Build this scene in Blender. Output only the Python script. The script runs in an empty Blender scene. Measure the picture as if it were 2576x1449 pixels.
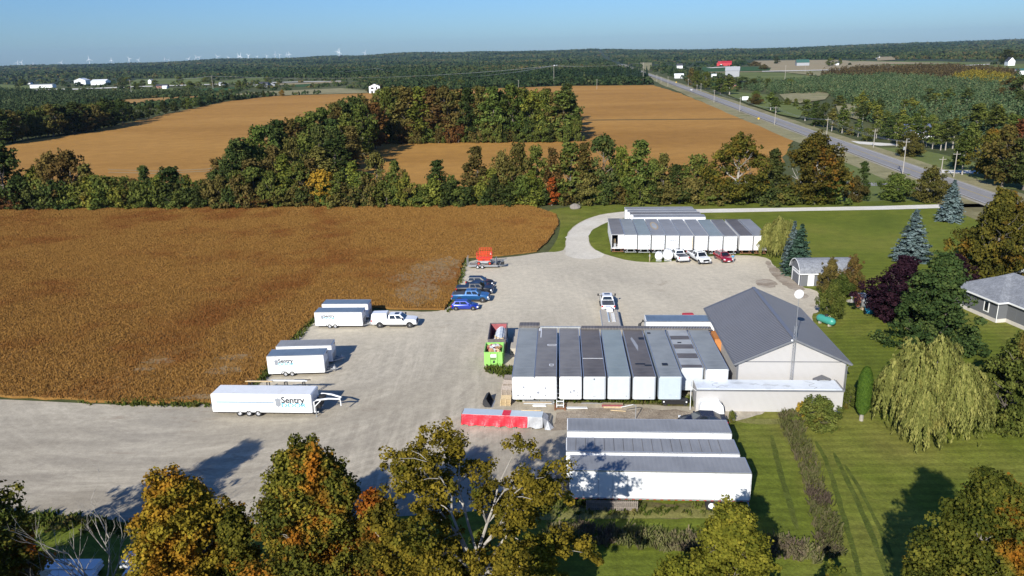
import bpy, math, random
import numpy as np
from mathutils import Vector, Matrix
from mathutils.geometry import tessellate_polygon
R = math.radians
rnd = random.Random(7)
nr = np.random.default_rng(11)
SC = bpy.context.scene
COL = SC.collection

# ------------------------------------------------------------ camera, sky, sun, exposure
CAM_H, PITCH, ROLL, FPX = 37.5, R(16.9), -0.0245, 1930.0
cam = bpy.data.cameras.new('camera'); cam_o = bpy.data.objects.new('camera', cam); COL.objects.link(cam_o)
cam.sensor_width = 36; cam.lens = FPX / 2576 * 36; cam.clip_start = 0.5; cam.clip_end = 40000
cam_o.matrix_world = Matrix.Translation((0, 0, CAM_H)) @ Matrix.Rotation(math.pi / 2 - PITCH, 4, 'X') @ Matrix.Rotation(ROLL, 4, 'Z')
SC.camera = cam_o
SUN_AZ, SUN_EL = R(180 + 23.5), R(28.5)          # where the sun stands, clockwise from +y
world = bpy.data.worlds.new("World"); SC.world = world; world.use_nodes = True
wn = world.node_tree; bg = wn.nodes['Background']
sky = wn.nodes.new('ShaderNodeTexSky'); sky.sky_type = 'NISHITA'; sky.sun_disc = False
sky.sun_elevation = SUN_EL; sky.sun_rotation = SUN_AZ
sky.air_density = 1.15; sky.dust_density = 0.4; sky.ozone_density = 2.4; sky.altitude = 300
tn = wn.nodes.new('ShaderNodeMix'); tn.data_type = 'RGBA'; tn.blend_type = 'MULTIPLY'; tn.inputs[0].default_value = 1; tn.inputs[7].default_value = (.37, .595, 1.0, 1)
wn.links.new(sky.outputs[0], tn.inputs[6]); wn.links.new(tn.outputs[2], bg.inputs[0]); bg.inputs[1].default_value = 0.082
sl = bpy.data.lights.new('sun', 'SUN'); sl.energy = 4.6; sl.angle = R(0.53); sl.color = (1, .962, .87)
so = bpy.data.objects.new('sun', sl); COL.objects.link(so)
sv = Vector((math.sin(SUN_AZ) * math.cos(SUN_EL), math.cos(SUN_AZ) * math.cos(SUN_EL), math.sin(SUN_EL)))
so.rotation_euler = sv.to_track_quat('Z', 'Y').to_euler()
SC.view_settings.view_transform = 'Standard'; SC.view_settings.look = 'None'
SC.view_settings.exposure = 0.62; SC.view_settings.gamma = 1
SC.render.engine = 'CYCLES'
SC.cycles.max_bounces = 6; SC.cycles.diffuse_bounces = 2; SC.cycles.glossy_bounces = 2; SC.cycles.transmission_bounces = 2
SC.cycles.volume_bounces = 0; SC.cycles.transparent_max_bounces = 8
HAZE = 0.000030

# ------------------------------------------------------------ measuring: photo pixel (2576 wide) <-> ground
def unp(X, Y, z=0.0):
    a, b = X - 1288, Y - 724.5; cr, sr = math.cos(ROLL), math.sin(ROLL)
    u = a * cr + b * sr; v = -a * sr + b * cr; c, s = math.cos(PITCH), math.sin(PITCH)
    d = (u / FPX, c - v / FPX * s, -s - v / FPX * c); t = (z - CAM_H) / d[2]
    return (d[0] * t, d[1] * t)
def prj(x, y, z):
    z = z - CAM_H; c, s = math.cos(PITCH), math.sin(PITCH); zc = y * c - z * s; yc = y * s + z * c
    u = FPX * x / zc; v = -FPX * yc / zc; cr, sr = math.cos(ROLL), math.sin(ROLL)
    return (1288 + u * cr - v * sr, 724.5 + u * sr + v * cr)
def height_of(X, Yb, Yt):
    g = unp(X, Yb); lo, hi = 0, 60
    for _ in range(40):
        m = (lo + hi) / 2
        if prj(g[0], g[1], m)[1] > Yt: lo = m
        else: hi = m
    return g, lo
def ppm(x, y, z=0):                                    # pixels per metre there
    c, s = math.cos(PITCH), math.sin(PITCH); return FPX / (y * c - (z - CAM_H) * s)

# ------------------------------------------------------------ terrain
EX = [(-900, 30), (0, 44), (350, 46), (700, 60), (900, 62), (1065, 68), (1275, 62), (1500, 56), (1717, 40), (1970, 40), (2270, 62), (2576, 52), (3400, 45)]
def smooth(a, b, t):
    t = np.clip((t - a) / (b - a), 0, 1); return t * t * (3 - 2 * t)
def T(x, y):
    x = np.asarray(x, float); y = np.asarray(y, float); d = np.hypot(x, y)
    X = 1288 + 1930 * np.where(y > 1, x / np.maximum(y, 1), np.sign(x) * 3)
    e = np.interp(X, [a for a, b in EX], [b for a, b in EX]) - 12
    w = 5 * np.sin(x / 900.) * np.cos(y / 1300. + 1) * smooth(3000, 5500, d)
    r_ = (7 * np.sin(x / 310 + 1.3) * np.sin(y / 700) + 5 * np.sin(x / 137 + y / 900) + 9 * np.sin(x / 1150 + 2)) * smooth(4200, 7500, d)
    return smooth(3300, 8200, d) * e + (w + r_) * (y > 0)

# ------------------------------------------------------------ mesh kit
def tag(o, label=None, cat=None, group=None, kind=None):
    if label: o['label'] = label
    if cat: o['category'] = cat
    if group: o['group'] = group
    if kind: o['kind'] = kind
    return o
def thing(name, label, cat, loc=(0, 0, 0), rz=0, group=None):
    o = bpy.data.objects.new(name, None); COL.objects.link(o); o.location = loc; o.rotation_euler = (0, 0, rz)
    o.empty_display_size = .2
    return tag(o, label, cat, group)
class MB:
    def __init__(s): s.v = []; s.f = []; s.m = []
    def add(s, vs, fs, mi=0):
        k = len(s.v); s.v += [tuple(v) for v in vs]; s.f += [tuple(i + k for i in f) for f in fs]; s.m += [mi] * len(fs); return s
    def box(s, x0, x1, y0, y1, z0, z1, mi=0, bev=0):
        if bev > 0:
            b = bev; pts = []
            ring = [(x0 + b, y0), (x1 - b, y0), (x1, y0 + b), (x1, y1 - b), (x1 - b, y1), (x0 + b, y1), (x0, y1 - b), (x0, y0 + b)]
            inner = [(x0 + b, y0 + b), (x1 - b, y0 + b), (x1 - b, y0 + b), (x1 - b, y1 - b), (x1 - b, y1 - b), (x0 + b, y1 - b), (x0 + b, y1 - b), (x0 + b, y0 + b)]
            vs = [(p[0], p[1], z0) for p in ring] + [(p[0], p[1], z1 - b) for p in ring] + [(p[0], p[1], z1) for p in inner]
            fs = [tuple(range(7, -1, -1))] + [(i, (i + 1) % 8, 8 + (i + 1) % 8, 8 + i) for i in range(8)]
            fs += [(8 + i, 8 + (i + 1) % 8, 16 + (i + 1) % 8, 16 + i) for i in range(0, 8, 2)]
            fs += [(8 + i, 8 + (i + 1) % 8, 16 + i) for i in range(1, 8, 2)]
            fs += [(16, 18, 20, 22)]
            return s.add(vs, fs, mi)
        vs = [(x, y, z) for z in (z0, z1) for x, y in ((x0, y0), (x1, y0), (x1, y1), (x0, y1))]
        return s.add(vs, [(3, 2, 1, 0), (4, 5, 6, 7), (0, 1, 5, 4), (1, 2, 6, 5), (2, 3, 7, 6), (3, 0, 4, 7)], mi)
    def bar(s, a, b, w, h=None, mi=0):
        h = h or w; a = Vector(a); b = Vector(b); d = (b - a)
        if d.length < 1e-6: return s
        d.normalize(); up = Vector((0, 0, 1)) if abs(d.z) < .95 else Vector((1, 0, 0)); sx = d.cross(up).normalized(); sy = sx.cross(d)
        vs = []
        for p in (a, b):
            for i, j in ((-1, -1), (1, -1), (1, 1), (-1, 1)): vs.append(p + sx * i * w / 2 + sy * j * h / 2)
        return s.add(vs, [(3, 2, 1, 0), (4, 5, 6, 7), (0, 1, 5, 4), (1, 2, 6, 5), (2, 3, 7, 6), (3, 0, 4, 7)], mi)
    def tube(s, pts, rs, n=6, mi=0, cap=True):
        pts = [Vector(p) for p in pts]; k = len(s.v); m = len(pts)
        if not hasattr(rs, '__len__'): rs = [rs] * m
        for i, p in enumerate(pts):
            d = (pts[min(i + 1, m - 1)] - pts[max(i - 1, 0)]).normalized()
            up = Vector((0, 0, 1)) if abs(d.z) < .9 else Vector((1, 0, 0)); a = d.cross(up).normalized(); b = d.cross(a)
            for j in range(n):
                t = 2 * math.pi * j / n; s.v.append(tuple(p + (a * math.cos(t) + b * math.sin(t)) * rs[i]))
        for i in range(m - 1):
            for j in range(n):
                s.f.append((k + i * n + j, k + i * n + (j + 1) % n, k + (i + 1) * n + (j + 1) % n, k + (i + 1) * n + j)); s.m.append(mi)
        if cap:
            s.f.append(tuple(k + j for j in range(n - 1, -1, -1))); s.m.append(mi)
            s.f.append(tuple(k + (m - 1) * n + j for j in range(n))); s.m.append(mi)
        return s
    def lathe(s, prof, n=16, axis='Z', c=(0, 0, 0), mi=0, cap=True):      # prof: (radius, along)
        k = len(s.v); m = len(prof)
        for r, h in prof:
            for j in range(n):
                t = 2 * math.pi * j / n; a, b = r * math.cos(t), r * math.sin(t)
                p = (a, b, h) if axis == 'Z' else ((a, h, b) if axis == 'Y' else (h, a, b))
                s.v.append((p[0] + c[0], p[1] + c[1], p[2] + c[2]))
        for i in range(m - 1):
            for j in range(n): s.f.append((k + i * n + j, k + i * n + (j + 1) % n, k + (i + 1) * n + (j + 1) % n, k + (i + 1) * n + j)); s.m.append(mi)
        if cap:
            s.f.append(tuple(k + j for j in range(n))); s.m.append(mi)
            s.f.append(tuple(k + (m - 1) * n + j for j in range(n))); s.m.append(mi)
        return s
    def loft(s, rings, mi=0):
        k = len(s.v); n = len(rings[0])
        for r_ in rings: s.v += [tuple(p) for p in r_]
        for i in range(len(rings) - 1):
            for j in range(n): s.f.append((k + i * n + j, k + i * n + (j + 1) % n, k + (i + 1) * n + (j + 1) % n, k + (i + 1) * n + j)); s.m.append(mi)
        s.f.append(tuple(k + j for j in range(n - 1, -1, -1))); s.m.append(mi)
        s.f.append(tuple(k + (len(rings) - 1) * n + j for j in range(n))); s.m.append(mi)
        return s
    def prism(s, poly, z0, z1, mi=0):
        n = len(poly); vs = [(x, y, z0) for x, y in poly] + [(x, y, z1) for x, y in poly]
        return s.add(vs, [tuple(range(n - 1, -1, -1)), tuple(range(n, 2 * n))] + [(i, (i + 1) % n, n + (i + 1) % n, n + i) for i in range(n)], mi)
    def quad(s, a, b, c, d, mi=0, th=0): 
        if th:
            n = (Vector(b) - Vector(a)).cross(Vector(d) - Vector(a)).normalized() * th
            q = [Vector(p) for p in (a, b, c, d)]
            return s.add([p for p in q] + [p + n for p in q], [(3, 2, 1, 0), (4, 5, 6, 7), (0, 1, 5, 4), (1, 2, 6, 5), (2, 3, 7, 6), (3, 0, 4, 7)], mi)
        return s.add([a, b, c, d], [(0, 1, 2, 3)], mi)
    def mesh(s, name, mats, smooth=False, recalc=True):
        me = bpy.data.meshes.new(name); me.from_pydata(s.v, [], s.f)
        for m_ in (mats if isinstance(mats, (list, tuple)) else [mats]): me.materials.append(m_)
        me.polygons.foreach_set('material_index', s.m)
        if recalc:
            import bmesh
            b = bmesh.new(); b.from_mesh(me); bmesh.ops.recalc_face_normals(b, faces=b.faces); b.to_mesh(me); b.free()
        if smooth:
            me.polygons.foreach_set('use_smooth', [True] * len(me.polygons))
            me.set_sharp_from_angle(angle=R(smooth if smooth is not True else 40))
        me.update(); return me
    def build(s, name, mats, parent=None, smooth=False, loc=None, rot=None):
        return obj(name, s.mesh(name, mats, smooth), parent, loc, rot)
def obj(name, me, parent=None, loc=None, rot=None):
    o = bpy.data.objects.new(name, me); COL.objects.link(o)
    if parent: o.parent = parent
    if loc: o.location = loc
    if rot: o.rotation_euler = rot
    return o
def kids(o): return list(o.children)
def copy_tree(o, parent=None):
    c = o.copy(); COL.objects.link(c)
    if parent: c.parent = parent
    for ch in kids(o): copy_tree(ch, c)
    return c

# ------------------------------------------------------------ materials
def newmat(name):
    m = bpy.data.materials.new(name); m.use_nodes = True; nt = m.node_tree
    return m, nt, nt.nodes['Principled BSDF']
def c4(c): return (c[0], c[1], c[2], 1)
def nd(nt, t, **k):
    n = nt.nodes.new(t)
    for a, b in k.items(): setattr(n, a, b)
    return n
def coords(nt, scale=(1, 1, 1), rot=(0, 0, 0), kind='Object'):
    tc = nd(nt, 'ShaderNodeTexCoord'); mp = nd(nt, 'ShaderNodeMapping'); mp.inputs['Scale'].default_value = scale; mp.inputs['Rotation'].default_value = rot
    nt.links.new(tc.outputs[kind], mp.inputs[0]); return mp.outputs[0]
def noise(nt, vec, scale, detail=3, rough=.55, dist=0):
    n = nd(nt, 'ShaderNodeTexNoise'); n.inputs['Scale'].default_value = scale; n.inputs['Detail'].default_value = detail
    n.inputs['Roughness'].default_value = rough; n.inputs['Distortion'].default_value = dist; nt.links.new(vec, n.inputs['Vector']); return n.outputs['Fac']
def ramp(nt, fac, stops, interp='LINEAR'):
    r = nd(nt, 'ShaderNodeValToRGB'); r.color_ramp.interpolation = interp; e = r.color_ramp.elements
    while len(e) < len(stops): e.new(.5)
    for el, (p, c) in zip(e, stops): el.position = p; el.color = c4(c) if len(c) == 3 else c
    nt.links.new(fac, r.inputs[0]); return r.outputs[0]
def mix(nt, fac, a, b, mode='MIX'):
    m = nd(nt, 'ShaderNodeMix', data_type='RGBA', blend_type=mode)
    for i, v in ((0, fac), (6, a), (7, b)):
        if isinstance(v, (int, float)): m.inputs[i].default_value = v
        elif isinstance(v, (tuple, list)): m.inputs[i].default_value = c4(v)
        else: nt.links.new(v, m.inputs[i])
    return m.outputs[2]
def math_(nt, op, a, b=0.0, clamp=False):
    m = nd(nt, 'ShaderNodeMath', operation=op, use_clamp=clamp)
    for i, v in ((0, a), (1, b)):
        if isinstance(v, (int, float)): m.inputs[i].default_value = v
        else: nt.links.new(v, m.inputs[i])
    return m.outputs[0]
def bump(nt, p, h, s=.4, d=.05):
    b = nd(nt, 'ShaderNodeBump'); b.inputs['Strength'].default_value = s; b.inputs['Distance'].default_value = d
    nt.links.new(h, b.inputs['Height']); nt.links.new(b.outputs[0], p.inputs['Normal'])
def white(s): return (s, s, s)
def paint(name, c, rough=.4, metal=0, var=.12, vs=1.5, coat=0, dirt=None, spec=.5, bumpy=0):
    m, nt, p = newmat(name); v = coords(nt)
    f = noise(nt, v, vs, 5, .6)
    col = mix(nt, ramp(nt, f, [(.3, white(0)), (.75, white(1))]), tuple(x * (1 - var) for x in c), tuple(min(1, x * (1 + var * .6)) for x in c))
    if dirt:
        f2 = noise(nt, coords(nt, (.5, .5, 2.0)), 1.1, 6, .65)
        col = mix(nt, ramp(nt, f2, [(.54, white(0)), (.76, white(.75))]), col, dirt)
    nt.links.new(col, p.inputs['Base Color']); p.inputs['Roughness'].default_value = rough; p.inputs['Metallic'].default_value = metal
    p.inputs['Coat Weight'].default_value = coat; p.inputs['Specular IOR Level'].default_value = spec
    if bumpy: bump(nt, p, noise(nt, v, 3, 3), .5, bumpy)
    return m
def vanroof(name, c, c2, rib=1.0, rough=.55, metal=0, rip=.5):   # roof sheet with cross ribs and streaky weathering (local x runs along the van)
    m, nt, p = newmat(name); v = coords(nt)
    a = noise(nt, coords(nt, (1, .25, 1)), 1.6, 7, .7); b = noise(nt, coords(nt, (.22, .22, 1)), 1.3, 4, .6)
    col = mix(nt, ramp(nt, a, [(.32, white(0)), (.68, white(1))]), c, c2)
    col = mix(nt, ramp(nt, b, [(.35, white(0)), (.65, white(.6))]), col, tuple(min(1, x * 1.25) for x in c2))
    w = nd(nt, 'ShaderNodeTexWave', wave_type='BANDS', bands_direction='X'); w.inputs['Scale'].default_value = .8; w.inputs['Distortion'].default_value = .5
    w.inputs['Detail'].default_value = 2; nt.links.new(v, w.inputs['Vector'])
    col = mix(nt, ramp(nt, w.outputs['Fac'], [(.0, white(rip)), (.2, white(0))]), col, tuple(x * .62 for x in c))
    nt.links.new(col, p.inputs['Base Color']); p.inputs['Roughness'].default_value = rough; p.inputs['Metallic'].default_value = metal
    bump(nt, p, w.outputs['Fac'], .35, .05 * rib)
    return m
def siding(name, c, axis='X', scale=3.0, rough=.6, depth=.03, dark=.8):
    m, nt, p = newmat(name); v = coords(nt)
    w = nd(nt, 'ShaderNodeTexWave', wave_type='BANDS', bands_direction=axis, wave_profile='SIN'); w.inputs['Scale'].default_value = scale; nt.links.new(v, w.inputs['Vector'])
    n = noise(nt, v, .6, 4)
    col = mix(nt, ramp(nt, w.outputs['Fac'], [(.0, white(1)), (.22, white(0))]), c, tuple(x * dark for x in c))
    col = mix(nt, ramp(nt, n, [(.4, white(0)), (.8, white(.35))]), col, tuple(x * .86 for x in c))
    nt.links.new(col, p.inputs['Base Color']); p.inputs['Roughness'].default_value = rough; bump(nt, p, w.outputs['Fac'], .6, depth); return m
def ground_mat(name, cols, s1, s2, s3, fine=(.75, 1.2), bmp=.3, rough=1, stretch=(1, 1, 1), rot=0, stripes=None, detail=6):
    m, nt, p = newmat(name); v = coords(nt, stretch, (0, 0, rot)); vo = coords(nt)
    a = noise(nt, v, s1, detail, .6, .4); col = ramp(nt, a, [(.28 + .44 * i / (len(cols) - 1), c) for i, c in enumerate(cols)])
    b = noise(nt, vo, s2, 4, .7); col = mix(nt, 1.0, col, ramp(nt, b, [(.3, white(fine[0])), (.7, white(fine[1]))]), 'MULTIPLY')
    c = noise(nt, vo, s3, 3, .8); col = mix(nt, 1.0, col, ramp(nt, c, [(.3, white(fine[0])), (.7, white(fine[1]))]), 'MULTIPLY')
    if stripes:
        sc, ang, amt = stripes
        w = nd(nt, 'ShaderNodeTexWave', wave_type='BANDS', bands_direction='Y'); w.inputs['Scale'].default_value = sc; w.inputs['Distortion'].default_value = 1.2; w.inputs['Detail'].default_value = 3; w.inputs['Detail Scale'].default_value = .35
        nt.links.new(coords(nt, (.25, 1, 1), (0, 0, ang)), w.inputs['Vector'])
        col = mix(nt, 1.0, col, ramp(nt, w.outputs['Fac'], [(.25, white(1 - amt)), (.75, white(1 + amt))]), 'MULTIPLY')
    nt.links.new(col, p.inputs['Base Color']); p.inputs['Roughness'].default_value = rough; p.inputs['Specular IOR Level'].default_value = .15
    bump(nt, p, c, bmp, .2); return m
def crown_mat(name, cols, accent=None, acc_lo=.55, acc_s=.25, trans=.22, hue=.02):
    m, nt, p = newmat(name); nt.nodes.remove(p); out = nt.nodes['Material Output']
    at = nd(nt, 'ShaderNodeAttribute', attribute_name='tint'); oi = nd(nt, 'ShaderNodeObjectInfo')
    col = ramp(nt, at.outputs['Fac'], [(i / (len(cols) - 1), c) for i, c in enumerate(cols)])
    if accent:
        add = nd(nt, 'ShaderNodeVectorMath', operation='ADD'); nt.links.new(coords(nt), add.inputs[0])
        sc = nd(nt, 'ShaderNodeVectorMath', operation='SCALE'); sc.inputs[0].default_value = (37, 53, 71); nt.links.new(oi.outputs['Random'], sc.inputs['Scale']); nt.links.new(sc.outputs[0], add.inputs[1])
        f = noise(nt, add.outputs[0], acc_s, 3, .7); col = mix(nt, ramp(nt, f, [(acc_lo, white(0)), (acc_lo + .14, white(.9))]), col, mix(nt, at.outputs['Fac'], tuple(x * .7 for x in accent), accent))
    hs = nd(nt, 'ShaderNodeHueSaturation'); nt.links.new(col, hs.inputs['Color'])
    mr = nd(nt, 'ShaderNodeMapRange'); mr.inputs['To Min'].default_value = .5 - hue; mr.inputs['To Max'].default_value = .5 + hue; nt.links.new(oi.outputs['Random'], mr.inputs[0]); nt.links.new(mr.outputs[0], hs.inputs['Hue'])
    r2 = math_(nt, 'FRACT', math_(nt, 'MULTIPLY', oi.outputs['Random'], 7.31)); mv = nd(nt, 'ShaderNodeMapRange'); mv.inputs['To Min'].default_value = .78; mv.inputs['To Max'].default_value = 1.22; nt.links.new(r2, mv.inputs[0]); nt.links.new(mv.outputs[0], hs.inputs['Value'])
    d = nd(nt, 'ShaderNodeBsdfDiffuse'); t = nd(nt, 'ShaderNodeBsdfTranslucent'); mx = nd(nt, 'ShaderNodeMixShader'); mx.inputs[0].default_value = trans
    nt.links.new(hs.outputs[0], d.inputs[0]); nt.links.new(hs.outputs[0], t.inputs[0]); nt.links.new(d.outputs[0], mx.inputs[1]); nt.links.new(t.outputs[0], mx.inputs[2]); nt.links.new(mx.outputs[0], out.inputs[0])
    return m
M = {}
M['white'] = paint('white_panel', (.80, .81, .82), .35, 0, .04)
M['white_worn'] = paint('worn_white_panel', (.74, .75, .76), .45, 0, .06, dirt=(.55, .53, .5))
M['white_rust'] = paint('rust_streaked_white_panel', (.74, .74, .74), .5, 0, .08, dirt=(.46, .36, .28))
M['grey_panel'] = paint('pale_grey_panel', (.52, .55, .58), .4, 0, .06)
M['bluegrey'] = paint('blue_grey_panel', (.45, .52, .58), .4, 0, .06)
M['alu'] = paint('aluminium', (.55, .56, .58), .35, .7, .1)
M['galv'] = paint('galvanised_steel', (.42, .43, .44), .5, .5, .15)
M['dark'] = paint('dark_steel', (.03, .03, .032), .6)
M['under'] = paint('underframe', (.06, .05, .045), .8)
M['rust'] = paint('rusty_steel', (.22, .10, .05), .85, .2, .35, 3)
M['tyre'] = paint('tyre_rubber', (.018, .018, .019), .85)
M['rim'] = paint('alloy_rim', (.6, .6, .62), .35, .3)
M['glass'] = paint('dark_glass', (.012, .015, .02), .06, 0, .05, spec=.8)
M['lamp'] = paint('clear_lamp', (.75, .77, .8), .15)
M['redlamp'] = paint('red_lamp', (.5, .02, .02), .25)
M['black'] = paint('black_plastic', (.015, .015, .017), .5)
M['c_white'] = paint('white_car_paint', (.78, .79, .8), .25, 0, .02, coat=.6)
M['c_blue'] = paint('royal_blue_car_paint', (.012, .035, .32), .25, .2, .03, coat=1)
M['c_blue2'] = paint('steel_blue_car_paint', (.02, .10, .26), .25, .3, .03, coat=1)
M['c_black'] = paint('black_car_paint', (.010, .011, .016), .35, 0, .03, coat=.25, spec=.35)
M['c_navy'] = paint('dark_navy_car_paint', (.009, .012, .028), .35, 0, .03, coat=.25, spec=.35)
M['c_red'] = paint('dark_red_car_paint', (.25, .008, .025), .25, .1, .03, coat=1)
M['tonneau'] = paint('vinyl_bed_cover', (.06, .065, .075), .6)
M['logo_dark'] = paint('charcoal_lettering', (.03, .035, .045), .5)
M['logo_grey'] = paint('grey_emblem', (.27, .29, .33), .5)
M['logo_blue'] = paint('light_blue_lettering', (.10, .42, .60), .5)
M['stripe'] = paint('teal_stripe', (.05, .32, .50), .5)
M['sticker'] = paint('grey_sticker', (.30, .31, .33), .6)
M['orange_sticker'] = paint('orange_sticker', (.8, .3, .04), .6)
M['orange'] = paint('orange_red_lift_paint', (.80, .055, .02), .4)
M['redpaint'] = paint('red_paint', (.45, .03, .03), .5, 0, .1)
M['green_bin'] = paint('lime_green_bin_paint', (.27, .56, .13), .45, 0, .08, dirt=(.25, .42, .14))
M['bin_red'] = paint('faded_red_bin_paint', (.34, .09, .10), .6, 0, .2)
M['bin_grey'] = paint('grey_brown_bin_paint', (.14, .12, .12), .6, 0, .2)
M['wood'] = paint('weathered_timber', (.42, .33, .22), .8, 0, .3, 5)
M['wood_new'] = paint('fresh_pallet_wood', (.62, .47, .27), .8, 0, .22, 5)
M['pal_pale'] = paint('bleached_pallet_wood', (.48, .40, .33), .85, 0, .35, 6)
M['wood_grey'] = paint('grey_pallet_wood', (.26, .22, .19), .85, 0, .3, 5)
M['wood_orange'] = paint('orange_plywood', (.50, .20, .06), .7, 0, .15, 3)
M['cardboard'] = paint('brown_cardboard', (.42, .24, .12), .8, 0, .2, 4)
M['tarp_red'] = paint('red_tarpaulin', (.68, .025, .045), .45, 0, .18, 1.2, bumpy=.12)
M['tarp_grey'] = paint('silver_tarpaulin', (.38, .39, .41), .45, 0, .18, 1.2, bumpy=.15)
M['concrete'] = paint('concrete', (.42, .38, .32), .9, 0, .15, 2)
M['stone'] = paint('boulder_stone', (.21, .185, .16), .9, 0, .25, 1.5, bumpy=.2)
M['membrane'] = paint('white_roof_membrane', (.68, .72, .76), .5, 0, .08, 1, dirt=(.40, .42, .46))
M['siding'] = siding('ribbed_cream_siding', (.475, .46, .45), 'X', 2.6, .6, .04, .82)
M['siding_y'] = siding('ribbed_cream_siding_side', (.475, .46, .45), 'Y', 2.6, .6, .04, .82)
M['trim_grey'] = paint('grey_trim', (.16, .165, .18), .5)
M['metalroof'] = paint('slate_grey_metal_roof', (.125, .126, .138), .42, .15, .06, .4)
M['ribpaint'] = paint('roof_rib_metal', (.175, .176, .19), .4, .15, .06, .4)
M['shingle'] = ground_mat('grey_roof_shingle', [(.17, .18, .20), (.24, .25, .27)], .8, 3, 9, (.75, 1.25), .2, .9)
M['wall_grey'] = siding('charcoal_wall_siding', (.13, .135, .145), 'Z', 2.5, .7, .02, .85)
M['wall_grey2'] = siding('grey_wall_boards', (.14, .145, .155), 'X', 1.6, .7, .02, .85)
M['trim_white'] = paint('white_trim', (.78, .78, .76), .5, 0, .03)
M['found'] = paint('pale_foundation', (.55, .51, .46), .9)
M['tank_green'] = paint('green_tank_paint', (.05, .28, .22), .4, 0, .12)
M['tank_white'] = paint('white_tank_paint', (.78, .78, .76), .35, 0, .05)
M['cedarwood'] = paint('red_brown_cedar_boards', (.30, .10, .045), .6, 0, .2, 3)
M['aqua'] = paint('turquoise_plastic', (.03, .38, .62), .4)
M['barnred'] = paint('barn_red', (.42, .02, .03), .6)
M['barngreen'] = paint('green_barn_roof', (.05, .13, .10), .5)
M['barngrey'] = paint('weathered_barn_boards', (.30, .31, .33), .8, 0, .15)
M['brick'] = paint('pinkish_brick', (.34, .17, .13), .85, 0, .15)
M['roofdark'] = paint('dark_house_roof', (.05, .052, .06), .8)
M['bluetarp'] = paint('faded_blue_roof', (.10, .12, .19), .6, 0, .3)
M['pole'] = paint('weathered_pole_wood', (.36, .33, .29), .9, 0, .15)
M['bark'] = paint('grey_bark', (.16, .135, .11), .95, 0, .3, 2)
M['bark_pale'] = paint('pale_grey_bark', (.34, .31, .27), .95, 0, .25, 2)
M['skin'] = paint('skin', (.50, .30, .21), .6)
M['shirt'] = paint('blue_shirt_cloth', (.05, .27, .45), .85)
M['denim'] = paint('grey_trouser_cloth', (.32, .33, .36), .85)
M['hair'] = paint('dark_hair', (.03, .02, .015), .8)
# van roof sheets
M['rf_steel'] = vanroof('steel_grey_van_roof', (.175, .19, .195), (.25, .265, .265), .5, .6, 0, .15)
M['rf_dark'] = vanroof('dark_brown_grey_van_roof', (.080, .070, .064), (.145, .130, .120), 1)
M['rf_mid'] = vanroof('mid_grey_van_roof', (.130, .122, .117), (.205, .195, .187), 1)
M['rf_blue'] = vanroof('blue_grey_van_roof', (.185, .22, .225), (.23, .265, .265), .5, .55, 0, .15)
M['rf_slate'] = vanroof('slate_van_roof', (.185, .19, .20), (.235, .24, .25), .4, .65, 0, .08)
M['rf_smooth'] = vanroof('smooth_blue_steel_roof', (.13, .17, .22), (.17, .22, .27), .1, .4, .2, .05)
M['rf_worn'] = vanroof('worn_light_grey_van_roof', (.26, .27, .27), (.36, .37, .37), .5, .6, 0, .2)
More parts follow.
